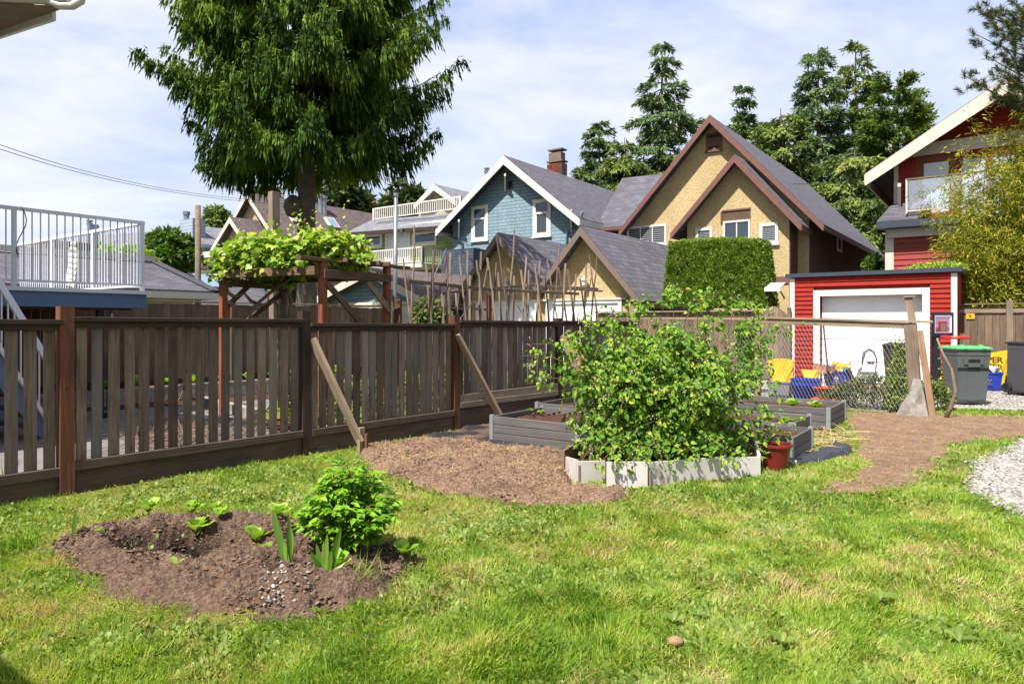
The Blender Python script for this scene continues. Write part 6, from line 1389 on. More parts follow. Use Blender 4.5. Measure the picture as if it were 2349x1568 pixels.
def blob(name, label, x, y0, y1, wpx, Y, n, size, mat, seed, group=None, irr=.25, tr_=.15, tmpl=T_CARD, up=.5):
    "broad crown built of leaf clumps spread through its volume"
    rg_ = np.random.default_rng(seed); b_ = d(x, HY, Y); b_.z = 0; e = thing(name, label, 'tree', b_, group)
    zc_, hz = HC + (HY - (y0 + y1) / 2) / F * Y, (y1 - y0) / 2 / F * Y; rx = wpx / 2 / F * Y
    trunk(e, b_, Vector((b_.x, b_.y, zc_ + hz * .5)), tr_, .03)
    nc = 70; cc = nrm(rg_.normal(0, 1, (nc, 3))) * (rg_.uniform(.35, .95, (nc, 1))); cr_ = rg_.uniform(.22, .42, nc); i = rg_.integers(0, nc, n)
    q = nrm(rg_.normal(0, 1, (n, 3))); pp = cc[i] + q * (cr_[i] * rg_.uniform(.6, 1, n))[:, None]
    P = pp * np.array([rx, rx, hz]) + np.array([b_.x, b_.y, zc_]); D = nrm(q + rg_.normal(0, .6, (n, 3)) + np.array([0, 0, -.25])); N = nrm(rg_.normal(0, .5, (n, 3)) + np.array([0, 0, up]) + q * .6)
    s_ = size * rg_.uniform(.6, 1.3, n); scatter('crown', tmpl, P, D, N, np.stack([s_, s_ * .5, s_], 1), np.clip(.5 + (cr_[i] - .32) * 1.5 + rg_.normal(0, .16, n), 0, 1), M[mat], e)
    return e
blob('maple_tree', 'rounded bright green leafy tree between deck and beige house', 392, 528, 640, 112, 30, 9000, .26, 'round', 41)
blob('leafy_shrub', 'light green shrub top behind the deck railing and garage ridge', 285, 560, 640, 120, 27, 3500, .22, 'vine', 42)
blob('willow_tree', 'thin pale green tree showing between flue and beige gable', 498, 480, 560, 70, 60, 2600, .5, 'conifer', 43)
for i, (x, y0, w_, Y, lb) in enumerate(((770, 408, 120, 64, 'grey green pine crown behind the beige house roof'), (830, 448, 90, 66, 'lower pine crown at the end of the beige house roof'), (928, 422, 110, 62, 'pine crown behind the green house upper balcony'), (610, 425, 60, 66, 'bare topped pine seen under the big spruce'))):
    blob('pine_tree', lb, x, y0, y0 + 130, w_, Y, 5200, .8, 'pine', 50 + i, 'pines behind the far houses', tmpl=T_LANCE)
blob('garden_tree', 'dark leafy bush at the foot of the spruce behind the pergola', 668, 650, 760, 90, 24, 4500, .16, 'round', 60)
blob('garden_tree', 'green bush beside the blue garage behind the bean sticks', 990, 680, 790, 95, 18, 4200, .12, 'weed', 61)
blob('garden_tree', 'small round tree top between the stucco house and the red house', 2000, 585, 640, 40, 26, 1500, .13, 'round', 62)
blob('garden_tree', 'leafy plants climbing on the fence beside the arched gate', 1715, 738, 860, 60, 15.2, 2600, .09, 'weed', 63)

# pine at the corner of the picture
pc = d(2470, HY, 19); pc.z = 0; pt = thing('corner_pine', 'long needled pine whose boughs reach in above the red house', 'tree', pc)
trunk(pt, pc, pc + UP * 13, .28, .05, lean=.2)
rg = np.random.default_rng(77); Pn, Dn, lm = [], [], MB(); ends = []
for (x, y, yy) in ((2235, 20, 18), (2230, 75, 18), (2262, 128, 17.6), (2240, 190, 17), (2290, 40, 18), (2300, 90, 18), (2320, 150, 17.5), (2330, 10, 18), (2345, 60, 18.4), (2210, 172, 17), (2275, 170, 17.2), (2290, 200, 17), (2335, 195, 17.4), (2262, 60, 17.6), (2310, 118, 17.4), (2262, 10, 18), (2400, 100, 18), (2390, 30, 18), (2390, 160, 18), (2305, 165, 17), (2345, 110, 17), (2330, 220, 17), (2345, 30, 17.3), (2310, 60, 17)):
    tp = np.array(d(x, y, yy)); st0 = np.array([pc.x, pc.y, tp[2] - rg.uniform(-.4, .9)]); mid = (tp + st0) / 2 + np.array([0, 0, -.25])
    pts = [Vector(st0 * (1 - s_) ** 2 + 2 * mid * s_ * (1 - s_) + tp * s_ * s_) for s_ in np.linspace(0, 1, 7)]; lm.tube(pts, [.035, .03, .026, .022, .017, .013, .009], 5)
    for k in range(13):
        q = rg.uniform(.45, 1.0) if k else 1.0; j = min(5, int(q * 6)); c = pts[j].lerp(pts[min(6, j + 1)], q * 6 - j); c = np.array(c) + (rg.normal(0, .17, 3) if k else 0); ends.append((c, np.array((pts[6] - pts[5]).normalized()) + rg.normal(0, .5, 3) + np.array([0, 0, .4])))
for c, dr_ in ends:
    n = 70; Pn.append(np.repeat(c[None], n, 0) + nrm(dr_[None]) * rg.uniform(-.14, .08, (n, 1))); Dn.append(nrm(nrm(dr_[None]) * .75 + rg.normal(0, .62, (n, 3))))
Pn = np.concatenate(Pn); Dn = np.concatenate(Dn); n = len(Pn); L_ = rg.uniform(.11, .19, n)
scatter('crown', T_LANCE, Pn, Dn, rdir(n, 1.0), np.stack([L_, L_ * 0 + .014, L_ * .3], 1), rg.uniform(.1, .93, n), M['pine'], pt); lm.build('limb', M['bark'], pt, smooth=True)
nco = 40; ii = rg.integers(0, len(ends), nco); Pc = np.array([ends[i][0] for i in ii]); scatter('cones', T_STONE, Pc, rdir(nco, 1), rdir(nco, 1), np.full((nco, 3), .09), np.full(nco, .98), M['pine'], pt, kind='stuff')

# bamboo
bm_ = d(2312, HY, 17.9); bm_.z = 0; bb = thing('bamboo_clump', 'yellow green bamboo clump spilling over the board fence by the red house', 'bamboo', bm_)
rg = np.random.default_rng(88); cm_ = MB(); Pl, Dl = [], []
for k in range(120):
    b0 = np.array([bm_.x + rg.uniform(-1.0, 2.2), bm_.y + rg.uniform(-.5, 1.0) - .5 * 0, 0]); hh_ = rg.uniform(3.4, 7.9) * (1 if b0[0] > bm_.x - .5 else .8); az = rg.uniform(0, 2 * math.pi); ln = rg.uniform(.25, 1.2); lv = np.array([math.cos(az) - .25, math.sin(az) - .2, 0]) * ln
    pts = [b0 + lv * (s_ ** 2.3) + np.array([0, 0, hh_ * (s_ - .10 * s_ ** 4)]) for s_ in np.linspace(0, 1, 8)]
    cm_.tube([Vector(p) for p in pts], [.014 - .0014 * j for j in range(8)], 5)
    for j in range(78):
        s_ = rg.uniform(.28, 1.0); i = min(6, int(s_ * 7)); c = pts[i] + (pts[i + 1] - pts[i]) * (s_ * 7 - i); o_ = nrm(rg.normal(0, 1, (1, 3)) * np.array([[1, 1, .35]]))[0]; rr_ = rg.uniform(.05, .62) * (1.15 - .5 * s_); cc = c + o_ * rr_; m_ = 9
        Pl.append(np.repeat(cc[None], m_, 0) + rg.normal(0, .07, (m_, 3))); Dl.append(nrm(o_[None] * .8 + np.array([[0, 0, -.35]]) + rg.normal(0, .5, (m_, 3))))
Pl = np.concatenate(Pl); Dl = np.concatenate(Dl); n = len(Pl); L_ = rg.uniform(.09, .17, n); zz = Pl[:, 2]
scatter('foliage', T_LANCE, Pl, Dl, rdir(n, .7), np.stack([L_, L_ * .2, L_ * .5], 1), np.clip(rg.normal(.5, .22, n), 0, 1), M['bamboo'], bb); cm_.build('canes', plain('bamboo_cane', lin(140, 130, 60), .5, .2), bb, smooth=True)

# hedge
hw_ = wall_at(1640, 19.4); q = [hw_.at(1519, 705), hw_.at(1754, 705), hw_.at(1735, 550), hw_.at(1536, 556)]
hd = thing('tall_hedge', 'tall clipped flat topped green hedge before the stucco house', 'hedge', (q[0].x, q[0].y, 0))
zb_, zt_ = q[0].z - .05, q[2].z; rg = np.random.default_rng(99)
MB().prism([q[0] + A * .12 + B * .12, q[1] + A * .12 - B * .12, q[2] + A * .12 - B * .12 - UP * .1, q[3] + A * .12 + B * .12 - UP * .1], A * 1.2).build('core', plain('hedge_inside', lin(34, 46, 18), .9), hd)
n = 46000; a_ = rg.uniform(0, 1, n); b2_ = rg.uniform(0, 1, n); qq = [np.array(v) for v in q]
fp = (qq[0][None] * (1 - a_[:, None]) + qq[1][None] * a_[:, None]) * (1 - b2_[:, None]) + (qq[3][None] * (1 - a_[:, None]) + qq[2][None] * a_[:, None]) * b2_[:, None]
bumpy = (vnoise(a_ * 14, b2_ * 9, 4) - .5) * .26 - .10 * np.clip((b2_ - .85) / .15, 0, 1) ** 2; fp[:, 2] -= .10 * (np.abs(a_ * 2 - 1) ** 4) * b2_; nA = -np.array(A); fp = fp + nA[None] * (bumpy + rg.uniform(-.10, .03, n))[:, None]
n2 = 12000; a2 = rg.uniform(0, 1, n2); c2 = rg.uniform(0, 1.2, n2); tp_ = qq[3][None] * (1 - a2[:, None]) + qq[2][None] * a2[:, None] + np.array(A)[None] * c2[:, None] + np.array([0, 0, 1])[None] * (rg.uniform(-.08, .04, n2) + (vnoise(a2 * 20, c2 * 5, 7) - .5) * .14 - .10 * np.abs(a2 * 2 - 1) ** 4)[:, None]
n3 = 12000; b3 = rg.uniform(0, 1, n3); c3 = rg.uniform(0, 1.2, n3); rp = qq[1][None] * (1 - b3[:, None]) + qq[2][None] * b3[:, None] + np.array(A)[None] * c3[:, None] + np.array(B)[None] * rg.uniform(-.08, .04, n3)[:, None]
n4 = 5000; b4 = rg.uniform(0, 1, n4); c4 = rg.uniform(0, 1.2, n4); lp = qq[0][None] * (1 - b4[:, None]) + qq[3][None] * b4[:, None] + np.array(A)[None] * c4[:, None]
P = np.concatenate([fp, tp_, rp, lp]); D = np.concatenate([nrm(nA[None] * .5 + np.array([[0, 0, .9]]) + rg.normal(0, .45, (n, 3))), nrm(np.array([[0, 0, 1.]]) + rg.normal(0, .35, (n2, 3))), nrm(np.array(B)[None] * .5 + np.array([[0, 0, .8]]) + rg.normal(0, .4, (n3, 3))), nrm(-np.array(B)[None] * .5 + np.array([[0, 0, .8]]) + rg.normal(0, .4, (n4, 3)))])
N = np.concatenate([nrm(nA[None] + rg.normal(0, .5, (n, 3))), rdir(n2, .5, nA), nrm(np.array(B)[None] + rg.normal(0, .5, (n3, 3))), rdir(n4, .5, nA)]); m_ = len(P); s_ = rg.uniform(.05, .11, m_)
scatter('foliage', T_LANCE, P, D, N, np.stack([s_ * 1.1, s_ * .5, s_], 1), np.clip(rg.normal(.5, .2, m_), 0, 1), M['hedge'], hd)
for s_ in (.2, .4, .6, .8): p = q[0].lerp(q[1], s_) + A * .6; MB().tube([Vector((p.x, p.y, 0)), Vector((p.x, p.y, zb_ + .3))], .06, 7).build('trunk', M['bark'], hd, smooth=True)

# leaves that are objects of their own plus the rest in one mesh
def leaf_meshes(tmpl, mat, nme='leaf'):
    return fast_mesh(nme, np.array(tmpl[0], float), np.concatenate([np.array(f) for f in tmpl[1]]), np.array([len(f) for f in tmpl[1]]), mat, None, False)
def leaves(par, P, D, N, SC, RN, mat, matobj, near=300, tmpl=T_LEAF, nme='leaf'):
    dist = np.linalg.norm(P - np.array([0, 0, HC]), axis=1) / SC[:, 0]; vis = -(D * 0).sum(1); order = np.argsort(dist); k = order[:near]; r_ = order[near:]
    me = leaf_meshes(tmpl, matobj)
    D_ = nrm(D); Y_ = nrm(np.cross(N, D_)); Z_ = np.cross(D_, Y_)
    for i in k:
        Mx = Matrix(((*(D_[i] * SC[i, 0]), 0), (*(Y_[i] * SC[i, 1]), 0), (*(Z_[i] * SC[i, 2]), 0), (0, 0, 0, 1))).transposed(); Mx.translation = Vector(P[i]); put(bpy.data.objects.new('leaf', me), par, Mx)
    if len(r_): scatter('foliage', tmpl, P[r_], D[r_], N[r_], SC[r_], RN[r_], mat, par, kind='stuff')
# raspberry
rb_ = d(1515, HY, 7.35); rb_.z = 0; rs = thing('raspberry_bush', 'big sprawling raspberry bush with pale flower clusters growing in the white board planter', 'bush', rb_)
rg = np.random.default_rng(123); cn = MB(); P, D, N, S_, RN, FP_ = [], [], [], [], [], []
def cane(tx, ty, tY, bx, by, m_=60, rr=.16, w_=1.0, low=.25):
    b0 = np.array([bx, by, .05]); tp = np.array(d(tx, ty, tY)); mid = np.array([(b0[0] * .62 + tp[0] * .38), (b0[1] * .62 + tp[1] * .38), max(tp[2], .5) * 1.0 + .12])
    pts = [b0 * (1 - s_) ** 2 + 2 * mid * s_ * (1 - s_) + tp * s_ * s_ for s_ in np.linspace(0, 1, 10)]; cn.tube([Vector(p) for p in pts], [.006 - .0004 * j for j in range(10)], 5)
    for _ in range(m_):
        s_ = rg.uniform(low, 1.0); i = min(8, int(s_ * 9)); c = pts[i] + (pts[i + 1] - pts[i]) * (s_ * 9 - i); tan = pts[i + 1] - pts[i]; tan /= np.linalg.norm(tan)
        o_ = nrm(rg.normal(0, 1, (1, 3)))[0]; o_ -= tan * o_.dot(tan); o_ /= np.linalg.norm(o_); c2_ = c + o_ * rr * rg.uniform(.25, 1.0) + np.array([0, 0, -.03])
        for t3 in range(3):
            dd = o_ + tan * .3 + rg.normal(0, .5, 3) + np.array([0, 0, -.55]); P.append(c2_ + rg.normal(0, .022, 3)); D.append(dd); N.append(np.array([-.30, -.50, .75]) + rg.normal(0, .42, 3)); L_ = rg.uniform(.034, .070) * w_ * (1.1 - .35 * max(0, s_ - .6)); S_.append((L_, L_ * .68, L_ * rg.uniform(.8, 2.2))); RN.append(np.clip(.40 + .35 * max(0, s_ - .7) / .3 * rg.uniform(0, 1) + rg.normal(0, .15), 0, 1))
        if s_ > .86 and rg.uniform() < .5: FP_.append(c2_ + rg.normal(0, .03, 3))
hullL = [(1210, 872), (1235, 850), (1290, 800), (1195, 812), (1225, 795), (1300, 770), (1340, 740), (1390, 722), (1440, 700), (1480, 688), (1530, 655), (1555, 670), (1600, 690), (1650, 672), (1700, 690), (1710, 720), (1745, 740), (1760, 790), (1770, 840), (1760, 880), (1775, 930), (1750, 1000), (1740, 1040), (1700, 1060), (1400, 1075), (1345, 1060), (1320, 1000), (1290, 960), (1280, 905), (1310, 880)]
for (x, y) in hullL: cane(x + rg.uniform(-8, 8), y + rg.uniform(-6, 6), rg.uniform(6.9, 7.9), rb_.x + rg.uniform(-.5, .5), rb_.y + rg.uniform(-.25, .4), (12 if y < 735 else 26) if y < 760 or x < 1300 else 40, .08, 1.0, .72 if y < 760 else .4)
for k in range(120):
    a_ = rg.uniform(0, 2 * math.pi); q_ = rg.uniform(.1, 1) ** .6; tx = 1518 + 212 * q_ * math.cos(a_); ty = 905 + 160 * q_ * math.sin(a_); cane(tx, ty, 7.35 - .95 * math.sqrt(max(0, 1 - q_ * q_)) * rg.uniform(.3, 1) + rg.uniform(0, .2), rb_.x + rg.uniform(-.55, .6), rb_.y + rg.uniform(-.3, .5), 48, .15, 1.05, .3)
for (x, y, Y_) in ((1330, 1060, 6.9), (1350, 1040, 6.8), (1370, 1065, 6.6), (1320, 1030, 7.0), (1345, 1000, 6.9), (1450, 1065, 6.4), (1520, 1062, 6.45), (1600, 1055, 6.5), (1690, 1050, 6.6), (1400, 1020, 6.6), (1830, 990, 7.4), (1800, 960, 7.2), (1790, 880, 7.4), (1425, 1078, 6.35), (1395, 1050, 6.4), (1560, 1050, 6.5), (1640, 1040, 6.6), (1480, 1040, 6.4), (1720, 1055, 6.8)): cane(x, y, Y_, rb_.x + rg.uniform(-.3, .3), rb_.y + rg.uniform(-.3, .1), 24, .10)
for (x, y) in ((1810, 765), (1850, 745), (1780, 720), (1740, 690)): cane(x, y, 8.6, rb_.x + rg.uniform(.2, .8), rb_.y + .9, 22, .09)
P, D, N, S_, RN = map(np.array, (P, D, N, S_, RN)); fdist = P[:, 2] > .04; P, D, N, S_, RN = P[fdist], D[fdist], N[fdist], S_[fdist], RN[fdist]
leaves(rs, P, D, N, S_, RN, M['rasp'], M['rasp_obj'], 300); cn.build('canes', M['stem'], rs, smooth=True)
FP_ = np.array(FP_); nf = len(FP_) * 9; fp = np.repeat(FP_, 9, 0) + rg.normal(0, .022, (nf, 3)); scatter('flowers', T_LANCE, fp, rdir(nf, 1), rdir(nf, 1), np.stack([rg.uniform(.009, .019, nf)] * 3, 1) * np.array([1, .8, 1]), rg.uniform(0, 1, nf), M['flower'], rs, kind='stuff')

# peony
pb0 = g(795, 1285); pe = thing('peony_bush', 'bright green leafy bush growing in the dug soil bed', 'bush', pb0)
rg = np.random.default_rng(321); sm = MB(); P, D, N, S_, RN = [], [], [], [], []
T_PEO = ([(0, 0, 0), (.3, -.38, .05), (.65, -.3, 0), (1.1, 0, -.18), (.65, .3, 0), (.3, .38, .05), (.45, 0, -.05)], [(0, 1, 6), (1, 2, 6), (2, 3, 6), (3, 4, 6), (4, 5, 6), (5, 0, 6)])
for k in range(92):
    a_ = rg.uniform(0, 2 * math.pi); q_ = rg.uniform(0, 1) ** .6; top = np.array([pb0.x - .02 + .31 * q_ * math.cos(a_) + .03, pb0.y + .05 + .30 * q_ * math.sin(a_), .58 * math.sqrt(max(.08, 1 - (q_ * .86) ** 2)) * rg.uniform(.72, 1.06)])
    if k < 4: top = np.array([pb0.x - .16 + .07 * k, pb0.y + rg.uniform(-.05, .1), rg.uniform(.60, .69)])
    b0 = np.array([pb0.x + rg.uniform(-.1, .1), pb0.y + rg.uniform(-.1, .1), 0]); pts = [b0 * (1 - s_) + top * s_ + np.array([0, 0, .07 * math.sin(math.pi * s_)]) for s_ in np.linspace(0, 1, 6)]; sm.tube([Vector(p) for p in pts], .0035, 4)
    for j in range(9):
        s_ = .28 + .72 * j / 8 ; i = min(4, int(s_ * 5)); c = pts[i] + (pts[i + 1] - pts[i]) * (s_ * 5 - i); az = rg.uniform(0, 2 * math.pi); o_ = np.array([math.cos(az), math.sin(az), rg.uniform(-.2, .3)])
        for t3 in range(5):
            rot = (t3 - 2) * .62; o2 = np.array([o_[0] * math.cos(rot) - o_[1] * math.sin(rot), o_[0] * math.sin(rot) + o_[1] * math.cos(rot), o_[2] - .12]); P.append(c + o_ * rg.uniform(.02, .055) + rg.normal(0, .006, 3)); D.append(o2); N.append(np.array([-.15, -.25, 1]) + rg.normal(0, .28, 3)); L_ = rg.uniform(.042, .075); S_.append((L_, L_ * .72, L_)); RN.append(np.clip(.5 + .3 * (s_ - .6) + rg.normal(0, .13), 0, 1))
leaves(pe, *map(np.array, (P, D, N, S_, RN)), M['peony'], M['peony_obj'], 300, T_PEO); sm.build('stems', plain('red_stem', lin(132, 92, 52), .6, .2), pe, smooth=True)

# grape vine
gv = thing('grape_vine', 'bright green grape vine spread over the top of the pergola', 'vine', d(660, HY, 11.2) - UP * HC)
rg = np.random.default_rng(55); P, D, N, S_, RN = [], [], [], [], []; n = 5200; T_VINE = ([(0, 0, 0), (.1, -.45, .02), (.45, -.62, -.03), (.6, -.3, .04), (1.05, 0, -.12), (.6, .3, .04), (.45, .62, -.03), (.1, .45, .02), (.4, 0, .06)], [(0, 1, 8), (1, 2, 8), (2, 3, 8), (3, 4, 8), (4, 5, 8), (5, 6, 8), (6, 7, 8), (7, 0, 8)])
x = rg.uniform(0, 1, n * 2); y = rg.uniform(-.1, 1.1, n * 2); topz = 2.55 + .42 * np.sin(np.pi * np.clip(x, .06, .95)) ** .6 * vnoise(x * 8, y * 5, 3) * 1.7 - .25 * (x > .8); lowz = 2.52 - .26 * vnoise(x * 9, y * 4, 9) * (x < .72) - .16 * (x < .12)
z = lowz + (topz - lowz) * rg.uniform(0, 1, n * 2) ** .75; keep = (x < .78) | (rg.uniform(0, 1, n * 2) < .45); x, y, z = x[keep], y[keep], z[keep]; n = len(x)
o0, eX, eY = np.array(PL1), np.array(PR1 - PL1 ), np.array(PL2 - PL1); o0 = o0 - eX * .08 
xx = x * 1.5; P = o0[None] + eX[None] * (xx * 1.0)[:, None] + eY[None] * (y + np.clip(xx - .9, 0, 1) * .9)[:, None]; P[:, 2] = z
P = P + rg.normal(0, .04, P.shape); kk = (P[:, 0] / P[:, 1] * F + CX + rg.normal(0, 8, n)) < 850 - 70 * rg.uniform(0, 1, n) ** 2; P = P[kk]; n = len(P); L_ = rg.uniform(.07, .13, n)
for k in range(26):     # shoots that stand up out of it
    i = rg.integers(0, n); c = P[i].copy(); c[2] = 2.6; h_ = rg.uniform(.25, .75); v_ = rg.normal(0, .25, 3); 
    if k < 4: c = np.array([d(700 + k * 8, HY, 11)[0], 11.0, 2.65]); h_ = .75
    m_ = int(h_ * 22); ss = np.linspace(0, 1, m_)[:, None]; P = np.concatenate([P, c[None] + np.array([[v_[0], v_[1], 1]]) * h_ * ss + rg.normal(0, .03, (m_, 3))]); L_ = np.concatenate([L_, np.linspace(.09, .035, m_)])
n = len(P); dd = rg.normal(0, .7, (n, 3)) + np.array([[-.2, -.4, -.35]]); leaves(gv, P, dd, rdir(n, .4, (-.25, -.45, .8)), np.stack([L_, L_ * .92, L_], 1), np.clip(rg.normal(.5, .2, n) + (P[:, 2] - 2.6) * .35, 0, 1), M['vine'], objleafmat('grape_leaf', K((0.0, (84, 122, 36)), (.5, (150, 184, 60)), (1, (204, 212, 94))), .45), 300, T_VINE)
mb = MB()
for pts in ([(640, 735, 12), (636, 700, 12), (628, 690, 12), (600, 700, 11.7), (575, 690, 11.4), (560, 672, 11.2), (535, 680, 11.1), (512, 660, 11)], [(600, 740, 11.5), (545, 705, 11.2), (520, 690, 11)], [(660, 740, 12.2), (668, 690, 12.2), (650, 640, 12.2)], [(575, 708, 11.4), (640, 655, 11.8), (680, 630, 12)]): mb.tube([d(*p) for p in pts], .028, 6, wob=.2)
mb.tube([d(652, 730, 12.3) - UP * 1.6, d(648, 740, 12.3), d(650, 700, 12.3), d(656, 650, 12.3)], [.12, .11, .09, .06], 9, wob=.1)
mb.build('vine_trunk', M['grey_wood'], gv, smooth=True)

# lettuces, sword leaved plants, weeds
T_LET = ([(0, -.12, 0), (0, .12, 0), (.35, -.38, .12), (.35, .38, .12), (.7, -.52, .14), (.7, .52, .14), (1, -.28, .02), (1, .28, .02), (.4, 0, .02), (.75, 0, 0)], [(0, 2, 8, 1), (1, 8, 3), (2, 4, 9, 8), (8, 9, 5, 3), (4, 6, 9), (6, 7, 9), (7, 5, 9)])
let_me = leaf_meshes(T_LET, M['lett'])
def rosette(name, label, p, r, n, me=None, cat='lettuce', grp=None, el=(.55, 1.4), seed=0, wid=.75):
    rnd = random.Random(seed); e = thing(name, label, cat, p, grp)
    for k in range(n):
        az = k * 2.4 + rnd.uniform(-.3, .3); el_ = el[0] + (el[1] - el[0]) * k / n; dv = Vector((math.cos(az) * math.cos(el_), math.sin(az) * math.cos(el_), math.sin(el_))); nn_ = Vector((-math.cos(az) * math.sin(el_), -math.sin(az) * math.sin(el_), math.cos(el_))); yv = nn_.cross(dv)
        s_ = r * rnd.uniform(.75, 1.15) * (1 - .25 * k / n); Mx = Matrix(((*(dv * s_), 0), (*(yv * s_ * wid), 0), (*(nn_ * s_), 0), (0, 0, 0, 1))).transposed(); Mx.translation = Vector(p) + UP * .01; put(bpy.data.objects.new('leaf', me or let_me), e, Mx)
    return e
def sz(x, y, up=.08): p = g(x, y, up); return p
LT = [(438, 1172, .09, 9, 'pale lettuce at the far rim of the soil bed, first from the fence post'), (452, 1198, .11, 14, 'frilly pale lettuce standing forward on the soil beside the hollow'), (540, 1218, .12, 12, 'broad pale lettuce nearest the peony among the row'), (503, 1192, .07, 8, 'small lettuce between the two larger pale ones'), (340, 1180, .10, 9, 'dark green rosette in the lawn edge before the fence'), (590, 1208, .10, 8, 'bluish round leaved cabbage seedling beside the bright bush'), (605, 1235, .08, 7, 'low seedling in front of the cabbage seedling'), (770, 1315, .10, 9, 'round leaved seedling under the bright bush by the sword leaves'), (924, 1280, .08, 8, 'lone seedling at the far right tip of the soil bed'), (580, 1250, .05, 8, 'tiny green weed in the hollow soil'), (225, 1240, .04, 7, 'tiny pale weed on the soil mound'), (402, 1312, .05, 2, 'two pale seed leaves on the smooth soil ridge'), (490, 1170, .07, 7, 'yellowish small lettuce at the back of the bed'), (545, 1250, .04, 6, 'small sprig in the middle of the dug soil'), (640, 1190, .09, 8, 'leafy seedling close behind the tall sword leaf')]
for i, (x, y, r_, n, lb) in enumerate(LT): p = sz(x, y, .04); p.z = zsoil(p.x, p.y); rosette('lettuce_plant', lb.replace('far right tip', 'outer tip'), p, r_ * 1.35, n, seed=i, grp='seedlings in the soil bed')
for i, (x, y, Y_, z_, r_, lb) in enumerate(((1815, 925, 10.5, .24, .17, 'large lettuce in the rear bed, farther from the bracket'), (1870, 930, 10.3, .24, .15, 'large lettuce in the rear bed beside the aluminium bracket'), (1752, 930, 10.3, .24, .1, 'small lettuce in the rear bed next to the raspberry'), (1800, 968, 8.9, .22, .12, 'lettuce in the middle bed near the raspberry'), (1832, 960, 9.0, .22, .10, 'round leaved lettuce at the corner of the middle bed'), (1215, 950, 9.7, .27, .07, 'yellow lettuce in the front bed by the fence'), (1240, 952, 9.5, .27, .07, 'second yellow green lettuce in the front bed by the fence'))):
    p = d(x, HY, Y_); p.z = z_; rosette('lettuce_plant', lb, p, r_, 14, seed=40 + i, grp='lettuces in the raised beds')
redl = leaf_meshes(T_LET, objleafmat('red_seedling', K((0, (84, 40, 44)), (1, (120, 70, 66))), .2))
for i in range(9): p = d(1222 + i * 12, HY, 9.4 + .1 * (i % 3)); p.z = .26; rosette('red_seedling', 'small red leaved seedling in the front bed by the fence brace', p, .05, 6, redl, 'seedling', 'red leaved seedlings', seed=70 + i)
T_SW = ([(0, -.5, 0), (0, .5, 0), (.25, -.55, .0), (.25, .55, .0), (.55, -.6, .03), (.55, .6, .03), (.82, -.4, .08), (.82, .4, .08), (1, 0, .14), (.25, 0, .25), (.55, 0, .22), (0, 0, .2), (.82, 0, .2)], [(0, 2, 9, 11), (11, 9, 3, 1), (2, 4, 10, 9), (9, 10, 5, 3), (4, 6, 12, 10), (10, 12, 7, 5), (6, 8, 12), (12, 8, 7)])
swm = leaf_meshes(([(a, b, c * .25) for a, b, c in T_SW[0]], T_SW[1]), M['lily'])
def sword(label, x, y, blades, up=.07):
    b0 = g(x, y, .04); b0.z = zsoil(b0.x, b0.y) + .01; e = thing('sword_leaved_plant', label, 'garden plant', b0, 'sword leaved plants in the soil bed')
    for (tx, ty, w_) in blades:
        tp = d(tx, ty, b0.y + R(-.05, .05)); o_ = Vector((R(-.025, .025), R(-.02, .02), -.03)); u = tp - (b0 + o_); l_ = u.length; u.normalize(); w_ *= 1.12; yv = Vector((R(.6, 1), R(-.35, .35), 0)); yv = (yv - u * yv.dot(u)).normalized(); zv = u.cross(yv)
        Mx = Matrix(((*(u * l_), 0), (*(yv * w_), 0), (*(zv * l_ * .5), 0), (0, 0, 0, 1))).transposed(); Mx.translation = b0 + o_; put(bpy.data.objects.new('leaf', swm), e, Mx)
sword('tall sword leaved plant with the single highest blade beside the bright bush', 658, 1315, [(624, 1166, .034), (668, 1208, .03), (662, 1180, .022), (650, 1240, .025)])
sword('dense clump of sword leaves in front of the bright bush', 745, 1340, [(782, 1206, .03), (772, 1240, .028), (742, 1240, .024), (706, 1270, .02), (725, 1245, .022), (690, 1295, .02), (665, 1318, .018), (760, 1260, .02), (712, 1262, .02), (750, 1222, .022), (790, 1290, .016)])
sword('short sword leaved plant alone on the mound near the fence', 165, 1235, [(174, 1168, .02), (168, 1180, .018), (160, 1195, .015)], .06)
def tuft(name, label, x, y, n, h, spr, mat='grass', z=0, seed=0, w_=.006, Y=None, cat='weed', grp=None):
    rg_ = np.random.default_rng(seed); p = g(x, y, z) if Y is None else d(x, HY, Y) - UP * (HC - z); e = thing(name, label, cat, p, grp)
    P = np.array(p)[None] + rg_.normal(0, spr * .25, (n, 3)) * np.array([1, 1, 0]); D = np.stack([rg_.normal(0, spr * 3, n), rg_.normal(0, spr * 3, n), np.ones(n)], 1); L_ = h * rg_.uniform(.5, 1.1, n)
    scatter('blades', T_BLADE, P, D, rdir(n, .3, (0, -1, .2)), np.stack([L_, np.full(n, w_), L_], 1), rg_.uniform(.4, .95, n), M[mat], e, kind='stuff')
tuft('grass_clump', 'tall coarse grass clump at the fence foot near the viewer', 10, 1145, 60, .42, .12, seed=3, w_=.012, cat='grass clump')
tuft('grass_clump', 'broad bladed grass clump beside the soil mound', 52, 1252, 110, .14, .2, seed=4, w_=.009, cat='grass clump')
tuft('grass_clump', 'long grass wisps at the pebbled end of the soil bed', 830, 1330, 40, .2, .25, seed=5, w_=.005, z=.04, cat='grass clump')
